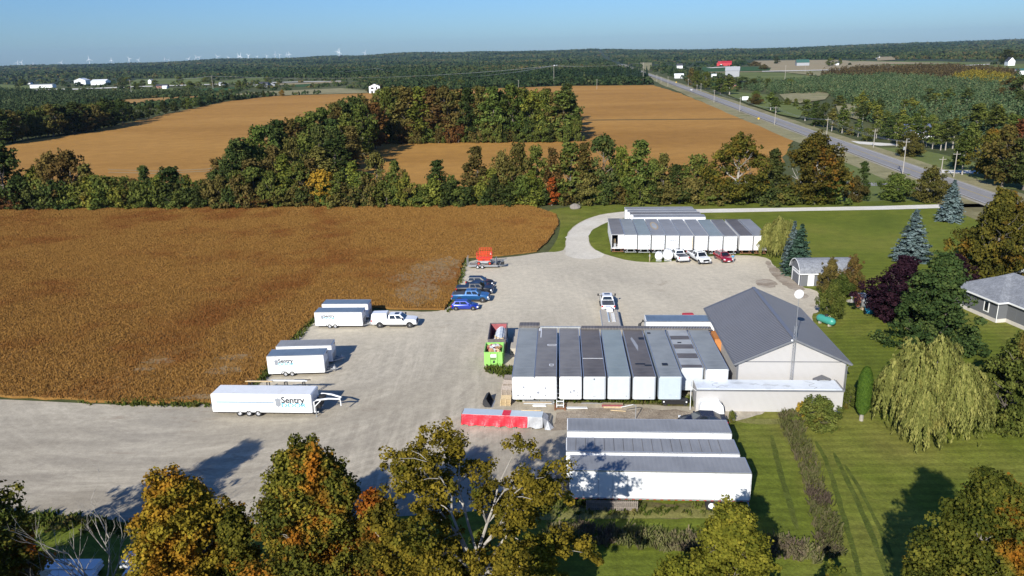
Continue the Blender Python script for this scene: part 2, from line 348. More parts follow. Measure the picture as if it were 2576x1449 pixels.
# crowns
G = dict(
 dk=crown_mat('dark_green_leaves', [(.024, .038, .012), (.056, .074, .021), (.105, .115, .033)], (.12, .095, .025), .60),
 gr=crown_mat('mid_green_leaves', [(.042, .060, .013), (.098, .122, .027), (.175, .190, .045)], (.17, .125, .028), .58),
 yg=crown_mat('yellow_green_leaves', [(.066, .080, .013), (.145, .155, .028), (.24, .225, .044)], (.27, .18, .025), .58),
 ol=crown_mat('olive_brown_leaves', [(.056, .052, .016), (.125, .105, .030), (.20, .155, .046)], (.075, .095, .024), .56),
 ob=crown_mat('orange_brown_leaves', [(.060, .044, .014), (.120, .085, .026), (.19, .13, .036)], (.085, .090, .024), .52),
 rd=crown_mat('red_leaves', [(.055, .028, .013), (.115, .050, .020), (.18, .080, .028)], (.14, .08, .025), .56),
 og=crown_mat('bright_orange_leaves', [(.14, .045, .012), (.32, .095, .018), (.45, .15, .03)], (.28, .04, .015), .6),
 yw=crown_mat('bright_yellow_leaves', [(.16, .11, .014), (.32, .21, .025), (.46, .31, .04)], (.10, .12, .022), .58),
 pu=crown_mat('purple_black_leaves', [(.008, .004, .007), (.022, .010, .016), (.050, .022, .030)], (.012, .010, .010), .6, hue=.005),
 bl=crown_mat('blue_spruce_needles', [(.035, .060, .058), (.085, .122, .120), (.165, .215, .210)], hue=.005, trans=.05),
 sp=crown_mat('green_spruce_needles', [(.014, .034, .022), (.034, .064, .042), (.065, .105, .075)], hue=.005, trans=.05),
 wi=crown_mat('weeping_willow_leaves', [(.09, .10, .024), (.20, .205, .055), (.35, .325, .10)], (.25, .20, .05), .6, hue=.005, trans=.3),
 ce=crown_mat('bright_green_cedar_sprays', [(.028, .055, .010), (.055, .095, .014), (.080, .125, .020)], hue=.005),
 f1=crown_mat('yellow_orange_maple_leaves', [(.08, .06, .009), (.19, .125, .018), (.33, .215, .028)], (.40, .14, .022), .47, .30, .3),
 f2=crown_mat('green_maple_leaves_turning_orange', [(.034, .044, .010), (.115, .108, .018), (.25, .20, .03)], (.46, .15, .02), .50, .28, .3),
 f3=crown_mat('yellow_green_maple_leaves', [(.065, .062, .010), (.20, .165, .020), (.36, .28, .034)], (.13, .15, .024), .54, .3, .3),
 f4=crown_mat('lime_green_maple_leaves', [(.045, .058, .010), (.15, .155, .020), (.28, .26, .032)], (.30, .17, .02), .62, .3, .3),
 f5=crown_mat('dark_green_maple_leaves_with_orange', [(.028, .038, .009), (.095, .10, .017), (.18, .16, .028)], (.46, .13, .018), .54, .3, .3),
 mp=crown_mat('deep_green_maple_leaves', [(.018, .034, .012), (.040, .066, .020), (.080, .105, .030)], (.09, .08, .02), .66, hue=.005),
 rm=crown_mat('rusty_green_maple_leaves', [(.035, .038, .010), (.095, .085, .018), (.18, .14, .026)], (.24, .11, .02), .54, .22, .2),
)
# ------------------------------------------------------------ ground sheets
def rough(pts, step=4.0, amp=.5, closed=True):
    out = []; n = len(pts)
    for i in range(n if closed else n - 1):
        a, b = np.array(pts[i]), np.array(pts[(i + 1) % n]); L = np.hypot(*(b - a)); k = max(1, min(80, int(L / step)))
        nn = np.array([-(b - a)[1], (b - a)[0]]) / max(L, 1e-6)
        for j in range(k):
            out.append(tuple(a + (b - a) * j / k + nn * (rnd.uniform(-amp, amp) if j else rnd.uniform(-amp, amp) * .3)))
    return out
def sheet(name, wpts, z, mat, step=0, amp=0, kind='structure'):
    if step: wpts = rough(wpts, step, amp)
    vs = [Vector((p[0], p[1], 0)) for p in wpts]; tr = tessellate_polygon([vs])
    me = bpy.data.meshes.new(name); me.from_pydata([(p[0], p[1], z + float(T(*p)) + max(0, (math.hypot(*p) - 2000) * .004)) for p in wpts], [], [t for t in tr])
    import bmesh
    b = bmesh.new(); b.from_mesh(me); bmesh.ops.recalc_face_normals(b, faces=b.faces)
    if sum(f.normal.z for f in b.faces) < 0: bmesh.ops.reverse_faces(b, faces=b.faces)
    b.to_mesh(me); b.free(); me.materials.append(mat)
    return tag(obj(name, me), kind=kind)
def soft(pts, k=2):
    pts = [np.array(p, float) for p in pts]
    for _ in range(k):
        out = []
        for a, b_ in zip(pts, pts[1:] + pts[:1]):
            out += [a * .75 + b_ * .25, a * .25 + b_ * .75]
        pts = out
    return [tuple(p) for p in pts]
def P(*a): return [unp(x, y) for x, y in a]
def inside(poly, x, y):
    poly = np.asarray(poly); c = np.zeros(len(x), bool); n = len(poly)
    for i in range(n):
        x1, y1 = poly[i]; x2, y2 = poly[(i + 1) % n]
        with np.errstate(divide='ignore', invalid='ignore'):
            k = ((y1 > y) != (y2 > y)) & (x < (x2 - x1) * (y - y1) / (y2 - y1 + 1e-12) + x1)
        c ^= k
    return c
GM = dict(
 base=ground_mat('rough_meadow', [(.045, .060, .020), (.075, .085, .030), (.11, .105, .045)], .02, .3, 1.5, (.75, 1.25), .5),
 far=ground_mat('distant_woodland_floor', [(.020, .034, .016), (.032, .048, .020), (.05, .055, .025)], .004, .02, .08, (.75, 1.25), .3),
 soil=ground_mat('soybean_stubble_and_soil', [(.11, .058, .026), (.17, .095, .040), (.24, .15, .065)], .05, .7, 5, (.7, 1.25), .8),
 crop=ground_mat('ripe_soybean_canopy', [(.30, .150, .034), (.37, .190, .045), (.42, .225, .058)], .012, .15, 1.3, (.86, 1.12), 1, stretch=(.4, 1.3, 1), rot=.1),
 crop3=ground_mat('soybean_leaf_canopy', [(.195, .095, .027), (.255, .131, .035), (.31, .170, .048)], .03, .5, 4, (.80, 1.18), 1, stretch=(.5, 1.4, 1), rot=.1),
 bare=ground_mat('thin_patch', [(.23, .125, .040), (.30, .20, .10), (.23, .14, .045)], .4, 1.5, 6, (.75, 1.2), .6),
 crop2=ground_mat('pale_ripe_crop', [(.30, .17, .055), (.36, .21, .07)], .02, .15, 1.0, (.9, 1.1), .5, stretch=(.3, 1.5, 1)),
 lawn=ground_mat('mown_lawn', [(.078, .102, .012), (.118, .142, .017), (.195, .180, .040)], .045, .35, 3.0, (.74, 1.26), .4, stripes=(.26, .085, .09)),
 lawn2=ground_mat('striped_lawn', [(.090, .118, .013), (.128, .152, .018), (.178, .180, .030)], .05, .45, 3.5, (.84, 1.16), .4, stripes=(.30, .085, .13)),
 weedy=ground_mat('weedy_ground', [(.16, .12, .07), (.12, .12, .04), (.07, .10, .022)], .25, 1.2, 5, (.7, 1.3), .7),
 dirt=ground_mat('scuffed_dirt', [(.24, .19, .14), (.32, .26, .195), (.38, .32, .25)], .35, 1.5, 6, (.75, 1.2), .8),
 drive=ground_mat('pale_limestone_drive', [(.60, .57, .50), (.68, .65, .585), (.72, .69, .63)], .15, 1, 5, (.9, 1.08), .3),
 asphalt=ground_mat('worn_asphalt', [(.22, .21, .205), (.26, .25, .245), (.30, .29, .28)], .05, .6, 4, (.9, 1.1), .2, stretch=(2, .05, 1), rot=-.095),
 shoulder=ground_mat('gravel_shoulder', [(.30, .27, .21), (.36, .33, .27)], .2, 1, 4, (.8, 1.2), .4),
 green=ground_mat('green_pasture', [(.085, .110, .030), (.120, .145, .040), (.16, .175, .058)], .01, .05, .4, (.9, 1.1), .2),
 dgreen=ground_mat('deep_green_crop', [(.030, .075, .022), (.042, .092, .026)], .01, .05, .4, (.9, 1.1), .2),
 tan=ground_mat('pale_tan_stubble', [(.25, .20, .11), (.31, .25, .15), (.24, .22, .12)], .008, .04, .2, (.9, 1.1), .2, stretch=(.3, 1.5, 1), rot=.2),
 brush=ground_mat('dry_brush', [(.16, .14, .065), (.27, .24, .13), (.13, .14, .05)], .02, .15, 1, (.8, 1.2), .5),
)
def gravel():
    m, nt, p = newmat('packed_gravel'); vo = coords(nt)
    st = noise(nt, coords(nt, (1.0, .07, 1), (0, 0, R(14))), 1.1, 7, .7, .5)       # wheel tracks up the yard
    sx = noise(nt, coords(nt, (.06, .9, 1), (0, 0, R(4))), .55, 6, .6, .3)            # tracks along the lane on the left
    sep = nd(nt, 'ShaderNodeSeparateXYZ'); nt.links.new(vo, sep.inputs[0])
    lm = nd(nt, 'ShaderNodeMapRange'); lm.inputs['From Min'].default_value = -30; lm.inputs['From Max'].default_value = -14; nt.links.new(sep.outputs[0], lm.inputs[0])
    tr = mix(nt, lm.outputs[0], ramp(nt, sx, [(.38, white(0)), (.66, white(.8))]), ramp(nt, st, [(.40, white(0)), (.62, white(1))]))
    cxy = nd(nt, 'ShaderNodeVectorMath', operation='SUBTRACT'); nt.links.new(vo, cxy.inputs[0]); cxy.inputs[1].default_value = (-36, 99, 0); s2 = nd(nt, 'ShaderNodeSeparateXYZ'); nt.links.new(cxy.outputs[0], s2.inputs[0])
    rr = math_(nt, 'SQRT', math_(nt, 'ADD', math_(nt, 'MULTIPLY', s2.outputs[0], s2.outputs[0]), math_(nt, 'MULTIPLY', s2.outputs[1], s2.outputs[1]))); th = math_(nt, 'ARCTAN2', s2.outputs[1], s2.outputs[0])
    cb = nd(nt, 'ShaderNodeCombineXYZ'); nt.links.new(math_(nt, 'MULTIPLY', rr, .7), cb.inputs[0]); nt.links.new(math_(nt, 'MULTIPLY', th, 4.5), cb.inputs[1]); rings = ramp(nt, noise(nt, cb.outputs[0], 1.0, 7, .72, .6), [(.42, white(0)), (.62, white(1))])
    cb2 = nd(nt, 'ShaderNodeCombineXYZ'); nt.links.new(math_(nt, 'MULTIPLY', rr, .16), cb2.inputs[0]); nt.links.new(math_(nt, 'MULTIPLY', th, .8), cb2.inputs[1]); r2_ = ramp(nt, noise(nt, cb2.outputs[0], 1.0, 3, .5, .4), [(.42, white(0)), (.60, white(1))])
    tr = mix(nt, .45, tr, rings); tr = mix(nt, 1.0, tr, mix(nt, .65, white(1), r2_), 'MULTIPLY')
    big = noise(nt, vo, .045, 5, .6, .6)
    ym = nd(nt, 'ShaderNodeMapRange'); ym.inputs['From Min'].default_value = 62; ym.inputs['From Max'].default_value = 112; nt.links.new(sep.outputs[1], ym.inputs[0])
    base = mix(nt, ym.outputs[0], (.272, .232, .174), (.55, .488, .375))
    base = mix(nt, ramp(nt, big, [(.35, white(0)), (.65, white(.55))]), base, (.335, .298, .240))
    col = mix(nt, math_(nt, 'MULTIPLY', tr, .85), base, (.60, .528, .405))
    f1 = noise(nt, vo, 1.1, 5, .75); f2 = noise(nt, vo, 6, 3, .8)
    col = mix(nt, 1.0, col, ramp(nt, f1, [(.3, white(.84)), (.7, white(1.12))]), 'MULTIPLY')
    col = mix(nt, 1.0, col, ramp(nt, f2, [(.3, white(.88)), (.7, white(1.10))]), 'MULTIPLY')
    dk = noise(nt, coords(nt, (.6, 1.6, 1)), .16, 7, .75, 1); mud = noise(nt, vo, .035, 2)
    col = mix(nt, math_(nt, 'MULTIPLY', ramp(nt, dk, [(.58, white(0)), (.66, white(.55))]), ramp(nt, mud, [(.5, white(0)), (.62, white(1))])), col, (.22, .16, .11))
    nt.links.new(col, p.inputs['Base Color']); p.inputs['Roughness'].default_value = 1; p.inputs['Specular IOR Level'].default_value = .15
    bump(nt, p, f2, .35, .06); return m
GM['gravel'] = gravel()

# one ground sheet out to the horizon
rad = [0, 30, 60, 120, 200, 300, 450, 650, 900, 1200, 1600, 2000] + [2000 + 350 * i for i in range(1, 41)]
vs = [(0, 0, 0)]; fs = []; NA = 180
for r_ in rad[1:]:
    for j in range(NA):
        a = 2 * math.pi * j / NA; x, y = r_ * math.sin(a), r_ * math.cos(a); vs.append((x, y, float(T(x, y))))
for j in range(NA): fs.append((0, 1 + (j + 1) % NA, 1 + j))
for i in range(len(rad) - 2):
    for j in range(NA): fs.append((1 + i * NA + j, 1 + i * NA + (j + 1) % NA, 1 + (i + 1) * NA + (j + 1) % NA, 1 + (i + 1) * NA + j))
mb = MB(); mb.add(vs, fs); me = mb.mesh('ground', [GM['base'], GM['far']], True)
for pl in me.polygons: pl.material_index = 1 if math.hypot(pl.center.x, pl.center.y) > 1900 else 0
if me.polygons[0].normal.z < 0: me.flip_normals()
tag(obj('ground', me), kind='structure')

near_field = P((-220, 545), (0, 531), (300, 526), (600, 523), (859, 521), (1230, 514), (1330, 520), (1365, 530), (1399, 542), (1405, 567), (1379, 607), (1350, 634), (1259, 645), (1169, 650), (1159, 687), (1139, 748), (1118, 781), (1025, 780), (945, 775), (793, 797), (733, 857), (667, 937), (650, 960), (533, 1018), (273, 1014), (0, 1000), (-220, 990))
far_fields = P((-400, 470), (-60, 385), (67, 354), (233, 332), (300, 314), (433, 284), (567, 255.5), (683, 242), (767, 239), (859, 236.5), (929, 234.5), (1050, 229), (1319, 220), (1412, 216.5), (1642, 214), (1717, 237), (1800, 269), (1874, 299), (1940, 325), (2004, 350.5), (1960, 420), (1900, 470), (1700, 500), (1000, 505), (0, 512), (-400, 530))
lawn = P((1372, 640), (1400, 610), (1412, 565), (1402, 542), (1370, 530), (1440, 519), (1574, 514), (1800, 510), (2110, 508), (2350, 502), (2460, 498), (2900, 560), (2900, 1600), (-300, 1600), (-300, 1280), (-100, 1200), (600, 1150), (1300, 1000), (1380, 800))
yard = P((1374, 634), (1300, 645), (1259, 649), (1169, 656), (1160, 690), (1142, 752), (1120, 785), (1025, 784), (945, 780), (795, 801), (738, 860), (672, 942), (645, 975), (533, 1024), (273, 1019), (0, 1005), (-250, 1000), (-250, 1280), (-60, 1284), (0, 1286), (40, 1293), (187, 1297), (333, 1319), (600, 1325), (900, 1308), (1150, 1290), (1259, 1278), (1372, 1259), (1422, 1254), (1440, 1200), (1520, 1120), (1700, 1085), (1838, 1064), (1905, 1046), (1925, 1038), (2000, 1000), (2090, 940), (2036, 790), (2064, 787), (2062, 750), (2056, 730), (2010, 722), (1994, 703), (1951, 677), (1931, 643), (1800, 642), (1700, 655), (1665, 662), (1590, 658), (1539, 646), (1492, 628), (1478.7, 603), (1485, 580), (1528.7, 558), (1574, 548), (1600, 544), (1600, 530), (1574, 531), (1500, 541), (1452, 562), (1425, 587), (1422, 627), (1405, 634))
sheet('field', far_fields, .02, GM['crop'], 12, 1.2)
sheet('lawn', soft(lawn, 1), .008, GM['lawn'], 5, .4)
sheet('striped_lawn', P((1760, 534), (1960, 530), (2440, 518), (2560, 600), (2400, 780), (2150, 760), (2075, 700), (2000, 690), (1945, 640), (1900, 560)), .014, GM['lawn2'], 5, .5)
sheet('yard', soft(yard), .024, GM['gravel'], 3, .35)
sheet('weedy_ground', P((1425, 1262), (1490, 1258), (1880, 1275), (1900, 1300), (1500, 1300), (1280, 1300), (1262, 1284)), .018, GM['weedy'], 2, .4)
sheet('dirt', P((1400, 1038), (1480, 1028), (1700, 1030), (1750, 1040), (1838, 1058), (1700, 1082), (1520, 1075), (1430, 1080), (1385, 1085)), .030, GM['dirt'], 1.5, .35)
sheet('weedy_verge', P((1290, 1003), (1750, 1008), (1748, 1024), (1600, 1018), (1500, 1016), (1300, 1012)), .034, GM['weedy'], 1, .2)
sheet('driveway', P((1590, 531), (1755, 526.5), (2200, 519), (2420, 513), (2600, 512), (2600, 521), (2424, 522), (2200, 528), (1755, 535.5), (1600, 541)), .030, GM['drive'], 6, .15)
dt = ground_mat('dark_ditch_grass', [(.075, .070, .03), (.12, .09, .035)], .1, .5, 2)
sheet('ditch', P((1470, 301.5), (1870, 298.5), (1874, 299.8), (1700, 301.4), (1472, 303.2)), .06, dt, 8, .5)
for pts in ([(272, 426), (400, 430), (520, 425), (600, 411), (600, 412.2), (520, 426.4), (400, 431.6), (272, 427.2)], [(272, 433), (400, 436), (520, 430), (600, 416), (600, 417.2), (520, 431.4), (400, 437.4), (272, 434.2)]): sheet('field_track', P(*pts), .07, GM['tan'], 8, .15)
for x0, x1 in ((1478, 1560), (1590, 1760)): sheet('field_track', P((x0, 308), (x0 + 6, 307), (x1 + 3, 345), (x1 - 4, 346)), .055, GM['crop2'], 8, .4) if False else None
def ribbon(name, pts, w, z, mat):
    wp = P(*pts); l = []; r_ = []
    for i, p in enumerate(wp):
        a, b_ = wp[max(0, i - 1)], wp[min(len(wp) - 1, i + 1)]; d = math.hypot(b_[0] - a[0], b_[1] - a[1]); n = (-(b_[1] - a[1]) / d, (b_[0] - a[0]) / d)
        l.append((p[0] + n[0] * w / 2, p[1] + n[1] * w / 2)); r_.append((p[0] - n[0] * w / 2, p[1] - n[1] * w / 2))
    return sheet(name, soft(l + r_[::-1], 1), z, mat, .8, .06)
GM['track'] = ground_mat('wheel_worn_grass', [(.060, .080, .013), (.088, .108, .017), (.12, .13, .026)], .3, 1.2, 5, (.7, 1.25), .5)
GM['pale'] = ground_mat('pale_dry_grass', [(.14, .15, .035), (.20, .185, .06), (.16, .165, .04)], .3, 1.0, 5, (.75, 1.25), .5)
ribbon('grass_track', [(2052, 1110), (2082, 1165), (2110, 1260), (2148, 1385), (2165, 1460)], .45, .0125, GM['track'])
ribbon('grass_track', [(2098, 1140), (2132, 1210), (2166, 1280), (2210, 1385), (2235, 1460)], .45, .0125, GM['track'])
ribbon('grass_track', [(2125, 1170), (2160, 1225), (2200, 1300), (2245, 1400)], .35, .0125, GM['track'])
ribbon('grass_track', [(1940, 1095), (1960, 1180), (1985, 1260), (2005, 1330)], .5, .0125, GM['track'])
ribbon('dry_grass', [(1850, 1056), (1920, 1062), (1990, 1058)], 1.2, .0122, GM['pale'])
ribbon('dry_grass', [(1300, 1296), (1500, 1292), (1700, 1290), (1880, 1292)], 1.6, .0305, GM['pale'])
GM['mud'] = ground_mat('damp_brown_gravel', [(.24, .185, .135), (.36, .30, .23), (.47, .41, .33)], .35, 1.4, 6, (.78, 1.15), .5)
for i, pts in enumerate(([(1925, 652), (1945, 668), (1975, 690), (2000, 708), (2030, 726), (2010, 735), (1975, 722), (1950, 700), (1932, 680)], [(1895, 706), (1930, 700), (1960, 712), (1948, 726), (1910, 722)], [(2002, 742), (2028, 738), (2036, 748), (2012, 752)])): sheet('mud_stain', soft(P(*pts), 1), .0285 + .002 * i, GM['mud'], .7, .28)
sheet('driveway', soft(P((1600, 530), (1600, 542), (1574, 546), (1528, 557), (1486, 579), (1478, 603), (1488, 625), (1530, 644), (1480, 655), (1420, 645), (1424, 627), (1427, 588), (1453, 563), (1501, 542), (1575, 532))), .0265, ground_mat('half_worn_limestone', [(.52, .475, .39), (.60, .55, .46), (.64, .60, .52)], .12, 1, 5, (.9, 1.1), .3), 1.5, .5)
# highway: straight, parallel to the yard's grid
ra, rb = unp(2077, 363.5), unp(2077, 338.5); rc = ((ra[0] + rb[0]) / 2, (ra[1] + rb[1]) / 2)
fr = unp(1640, 191.5); rdir = Vector((fr[0] - rc[0], fr[1] - rc[1])).normalized(); rn = Vector((rdir.y, -rdir.x))
rw = abs(Vector((rb[0] - ra[0], rb[1] - ra[1])).dot(rn)) / 2
def along(t, o, a0=-260, a1=2100): 
    t = a0 + (a1 - a0) * t; return (rc[0] + rdir.x * t + rn.x * o, rc[1] + rdir.y * t + rn.y * o)
def strip(o0, o1, a0=-260, a1=2100): return [along(0, o0, a0, a1), along(0, o1, a0, a1), along(1, o1, a0, a1), along(1, o0, a0, a1)]
sheet('road_verge', strip(-rw - 9, rw + 5), .03, GM['brush'], 15, 1.0)
sheet('road_shoulder', strip(-rw, rw), .045, GM['shoulder'], 15, .25)
sheet('road', strip(-rw * .80, rw * .80), .06, GM['asphalt'])
for nm, o in (('road_marking', 0.15), ('road_marking', -.15)): sheet(nm, strip(o - .06, o + .06), .072, paint('faded_yellow_line', (.45, .33, .08), .8))
for o in (-rw * .72, rw * .72): sheet('road_marking', strip(o - .07, o + .07), .072, paint('white_line', (.6, .6, .58), .8))
sheet('driveway', P((2140, 355), (2175, 357), (2250, 362), (2262, 366), (2215, 367), (2160, 362)), .08, GM['drive'])
sheet('driveway', P((2330, 425), (2380, 428), (2460, 430), (2460, 437), (2375, 436), (2345, 434)), .08, GM['drive'])
sheet('driveway', P((2095, 459), (2140, 457), (2220, 461), (2420, 470), (2420, 476), (2215, 468), (2140, 465), (2095, 468)), .02, GM['asphalt'])
sheet('roadside_lawn', P((2150, 369), (2260, 372), (2330, 380), (2420, 400), (2520, 430), (2600, 480), (2500, 470), (2370, 432), (2270, 404), (2180, 376)), .02, GM['green'], 6, .8)
sheet('roadside_lawn', P((2105, 400), (2140, 400), (2230, 420), (2290, 438), (2380, 480), (2440, 498), (2300, 505), (2110, 507)), .012, GM['green'], 6, .8)
# far fields, each its own patch of country
FF = [('green', [(300, 226), (312, 212), (345, 200), (515, 196), (545, 205), (640, 197), (665, 199), (668, 204), (560, 212), (440, 214), (380, 222)]),
 ('green', [(283, 236), (330, 226), (430, 221), (445, 226), (400, 238), (340, 240)]), ('dgreen', [(470, 236), (510, 223), (600, 219), (612, 222), (540, 236)]),
 ('green', [(0, 213), (60, 214), (150, 222), (290, 219), (300, 226), (200, 228), (0, 226)]),
 ('dgreen', [(700, 215), (720, 209), (795, 209), (802, 212), (760, 219)]), ('crop2', [(157, 274), (240, 258), (327, 250), (420, 245), (550, 240), (567, 246), (430, 262), (340, 270)]),
 ('brush', [(560, 240), (640, 232), (858, 222), (925, 228), (925, 234), (770, 238), (680, 241), (570, 251)]), ('green', [(580, 200), (660, 194), (670, 197), (650, 203)]),
 ('brush', [(930, 232), (1040, 222), (1060, 228)]), ('tan', [(1170, 205), (1225, 202), (1235, 207), (1180, 212)]), ('tan', [(700, 211), (858, 205), (858, 208), (700, 215)]),
 ('dgreen', [(1765, 169.5), (1900, 168), (1940, 172), (1935, 177.5), (1850, 180), (1767, 182)]), ('tan', [(1895, 155), (2100, 152.5), (2150, 155), (2420, 160), (2500, 158), (2440, 166), (2300, 172), (2190, 176), (2050, 177.5), (1935, 179), (1940, 171), (1917, 165)]),
 ('green', [(2130, 154), (2360, 155), (2500, 160), (2380, 170), (2300, 169), (2170, 160)]), ('green', [(1767, 184), (1900, 182), (1980, 184), (2060, 195), (2080, 198), (1960, 203), (1860, 206), (1850, 190)]),
 ('brush', [(1960, 181), (2060, 179), (2190, 177), (2150, 190), (2060, 192)]), ('tan', [(2205, 146.5), (2250, 145), (2252, 152), (2207, 154)]),
 ('green', [(2330, 172), (2500, 163), (2620, 160), (2620, 182), (2420, 186)]), ('brush', [(1960, 239), (2060, 232), (2090, 236), (2075, 252), (2010, 262), (1975, 254)]),
 ('green', [(1840, 232), (1930, 240), (1960, 254), (2030, 272), (2010, 300), (1960, 290), (1880, 262), (1830, 240)]), ('green', [(2335, 165), (2380, 165), (2360, 170)]),
 ('brush', [(2100, 262), (2170, 268), (2200, 300), (2160, 305), (2110, 290)]), ('tan', [(1767, 182), (1917, 180), (1917, 181.6), (1767, 184)]), ('brush', [(1600, 160), (1640, 160), (1640, 178), (1625, 178)])]
far_polys = []
for i, (k, pts) in enumerate(FF):
    wp = P(*pts); far_polys.append(wp); sheet('field', wp, .1 + .03 * i, GM[k])
for pts in ([(0, 231), (60, 226), (200, 224), (350, 218), (520, 213), (700, 207.6), (858, 204.5), (858, 205.6), (700, 209), (520, 214.6), (350, 220), (200, 226.4), (60, 229), (0, 234)],
            [(1917, 180), (2100, 176), (2340, 169), (2490, 162), (2490, 163.3), (2340, 170.5), (2100, 177.6), (1917, 181.5)]):
    wp = P(*pts); sheet('country_road', wp, .9, GM['drive'])

# ------------------------------------------------------------ foliage
def leaf_mesh(name, pos, nrm, size, tint, mat, asp=1.0, axis=None):
    n = len(pos); nrm = nrm / np.maximum(np.linalg.norm(nrm, axis=1, keepdims=True), 1e-6)
    if axis is None:
        axis = nr.normal(size=(n, 3))
    a = np.cross(nrm, axis); a /= np.maximum(np.linalg.norm(a, axis=1, keepdims=True), 1e-6); b = np.cross(nrm, a)
    s = np.asarray(size).reshape(-1, 1) * np.ones((n, 1)) * .5
    a = a * s; b = b * s * asp
    bend = nrm * s * .35
    v = np.stack([pos - a - b * .2, pos - b + bend, pos + a - b * .1, pos + b + bend], 1).reshape(-1, 3)
    me = bpy.data.meshes.new(name); me.vertices.add(4 * n); me.vertices.foreach_set('co', v.ravel().astype(np.float32))
    me.loops.add(4 * n); me.loops.foreach_set('vertex_index', np.arange(4 * n, dtype=np.int32))
    me.polygons.add(n); me.polygons.foreach_set('loop_start', np.arange(0, 4 * n, 4, dtype=np.int32)); me.polygons.foreach_set('loop_total', np.full(n, 4, np.int32))
    at = me.attributes.new('tint', 'FLOAT', 'FACE'); at.data.foreach_set('value', np.clip(tint, 0, 1).astype(np.float32))
    me.materials.append(mat); me.update(calc_edges=True); return me
def sph(n):
    v = nr.normal(size=(n, 3)); return v / np.linalg.norm(v, axis=1, keepdims=True)
def clump_leaves(cen, rad_, nleaf, lsize, up=.35, flat=.75):
    """leaves on and inside a set of clumps"""
    k = len(cen); idx = np.repeat(np.arange(k), nleaf); n = len(idx)
    d = sph(n); rr = np.asarray(rad_)[idx] * (nr.random(n) ** .45)
    off = d * rr[:, None]; off[:, 2] *= flat
    pos = cen[idx] + off
    nrm = d * .8 + sph(n) * .8 + np.array([0, 0, up])
    tint = (nr.random(k) * .55)[idx] + nr.random(n) * .45
    return pos, nrm, lsize * (.7 + .6 * nr.random(n)), tint
def skeleton(h, spread, tr, nl, low=.25, seed=0, crook=.5, up=.6, sub=3):
    """trunk, limbs and sub-limbs: tube mesh builder + list of twig points"""
    g = random.Random(seed); b = MB(); tips = []
    top = h * .8; pts = [(0, 0, -.3)]; rs = [tr * 1.25]; x = y = 0
    for i in range(1, 7):
        x += g.uniform(-1, 1) * crook * .25; y += g.uniform(-1, 1) * crook * .25; pts.append((x, y, top * i / 6)); rs.append(tr * (1 - .85 * i / 6))
    b.tube(pts, rs, 7); tips.append((Vector(pts[-1]), .5))
    for i in range(nl):
        t = low + (1 - low) * (i / nl) * .9; z = top * t; j = min(5, int(t * 6)); f = t * 6 - j
        p0 = Vector(pts[j]).lerp(Vector(pts[j + 1]), f); a = i * 2.4 + g.uniform(-.5, .5)
        L = spread * (1.05 - .55 * t) * g.uniform(.75, 1.1); P_ = [p0]; rr = [tr * .5 * (1 - t * .6)]; d = Vector((math.cos(a), math.sin(a), up * g.uniform(.4, 1.3))).normalized()
        for k in range(1, 5):
            d = (d + Vector((g.uniform(-.3, .3), g.uniform(-.3, .3), g.uniform(-.05, .25)))).normalized(); P_.append(P_[-1] + d * L / 4); rr.append(rr[0] * (1 - .8 * k / 4)); 
            if k > 1: tips.append((P_[-1].copy(), t))
        b.tube(P_, rr, 5)
        for q in range(sub):
            s0 = P_[g.choice([1, 2, 3])]; d2 = (d + Vector((g.uniform(-1, 1), g.uniform(-1, 1), g.uniform(0, .8)))).normalized(); e = s0 + d2 * L * g.uniform(.3, .55); m_ = s0.lerp(e, .5) + Vector((g.uniform(-.2, .2), g.uniform(-.2, .2), .15))
            b.tube([s0, m_, e], [rr[2] * .6, rr[2] * .4, rr[2] * .2], 4); tips.append((e, t)); tips.append((m_, t))
    return b, tips
def deciduous(name, seed, h=12, w=9, lean=1.0, nclump=60, nleaf=60, lsize=.5, low=.22, crad=1.3, shape='round', gap=.0, barkm=None, tr=.28, nl=9, sub=3):
    global nr
    nr = np.random.default_rng(seed); g = random.Random(seed)
    b, tips = skeleton(h, w * .48, tr, nl, low + .05, seed, .6, .7, sub)
    cen = []; k = 0
    z0 = h * low
    while len(cen) < nclump and k < 20000:
        k += 1; u = g.random(); z = z0 + (h - z0) * u
        if shape == 'round': prof = math.sin(math.pi * (.12 + .86 * u) ** .85)
        elif shape == 'oval': prof = math.sin(math.pi * (.08 + .9 * u) ** .7) * .95
        elif shape == 'bush': prof = math.sqrt(max(0, 1 - (u * .98) ** 2))
        else: prof = 1.05 * (1 - u) ** .6
        a = g.uniform(0, 2 * math.pi); lob = 1 + .22 * math.sin(a * 3 + seed) + .18 * math.sin(a * 2 + u * 7 + seed)
        r_ = w / 2 * prof * lob * (g.random() ** .4) - crad * .25
        if r_ < 0: r_ = 0
        if gap and g.random() < gap and (math.sin(a * 2.3 + seed) + math.cos(u * 9 + seed)) > .4: continue
        cen.append((r_ * math.cos(a), r_ * math.sin(a), min(z, h - crad * .6)))
    cen = np.array(cen); rad_ = crad * (.55 + .75 * nr.random(len(cen)))
    p, n, s, t = clump_leaves(cen, rad_, nleaf, lsize)
    # airy outer sprays so the outline stays ragged
    m = int(len(cen) * .8); ii = nr.integers(0, len(cen), m); c2 = cen[ii] + sph(m) * crad * 1.25; c2[:, 2] = np.clip(c2[:, 2], z0 * .8, h + .5)
    p2, n2, s2, t2 = clump_leaves(c2, np.full(m, crad * .45), max(6, nleaf // 5), lsize)
    p = np.vstack([p, p2]); n = np.vstack([n, n2]); s = np.concatenate([s, s2]); t = np.concatenate([t, t2])
    crown = leaf_mesh(name + '_crown', p, n, s, t, G['gr']); trunk = b.mesh(name + '_trunk', barkm or M['bark'], True, False)
    return dict(h=h, w=w, crown=crown, trunk=trunk)
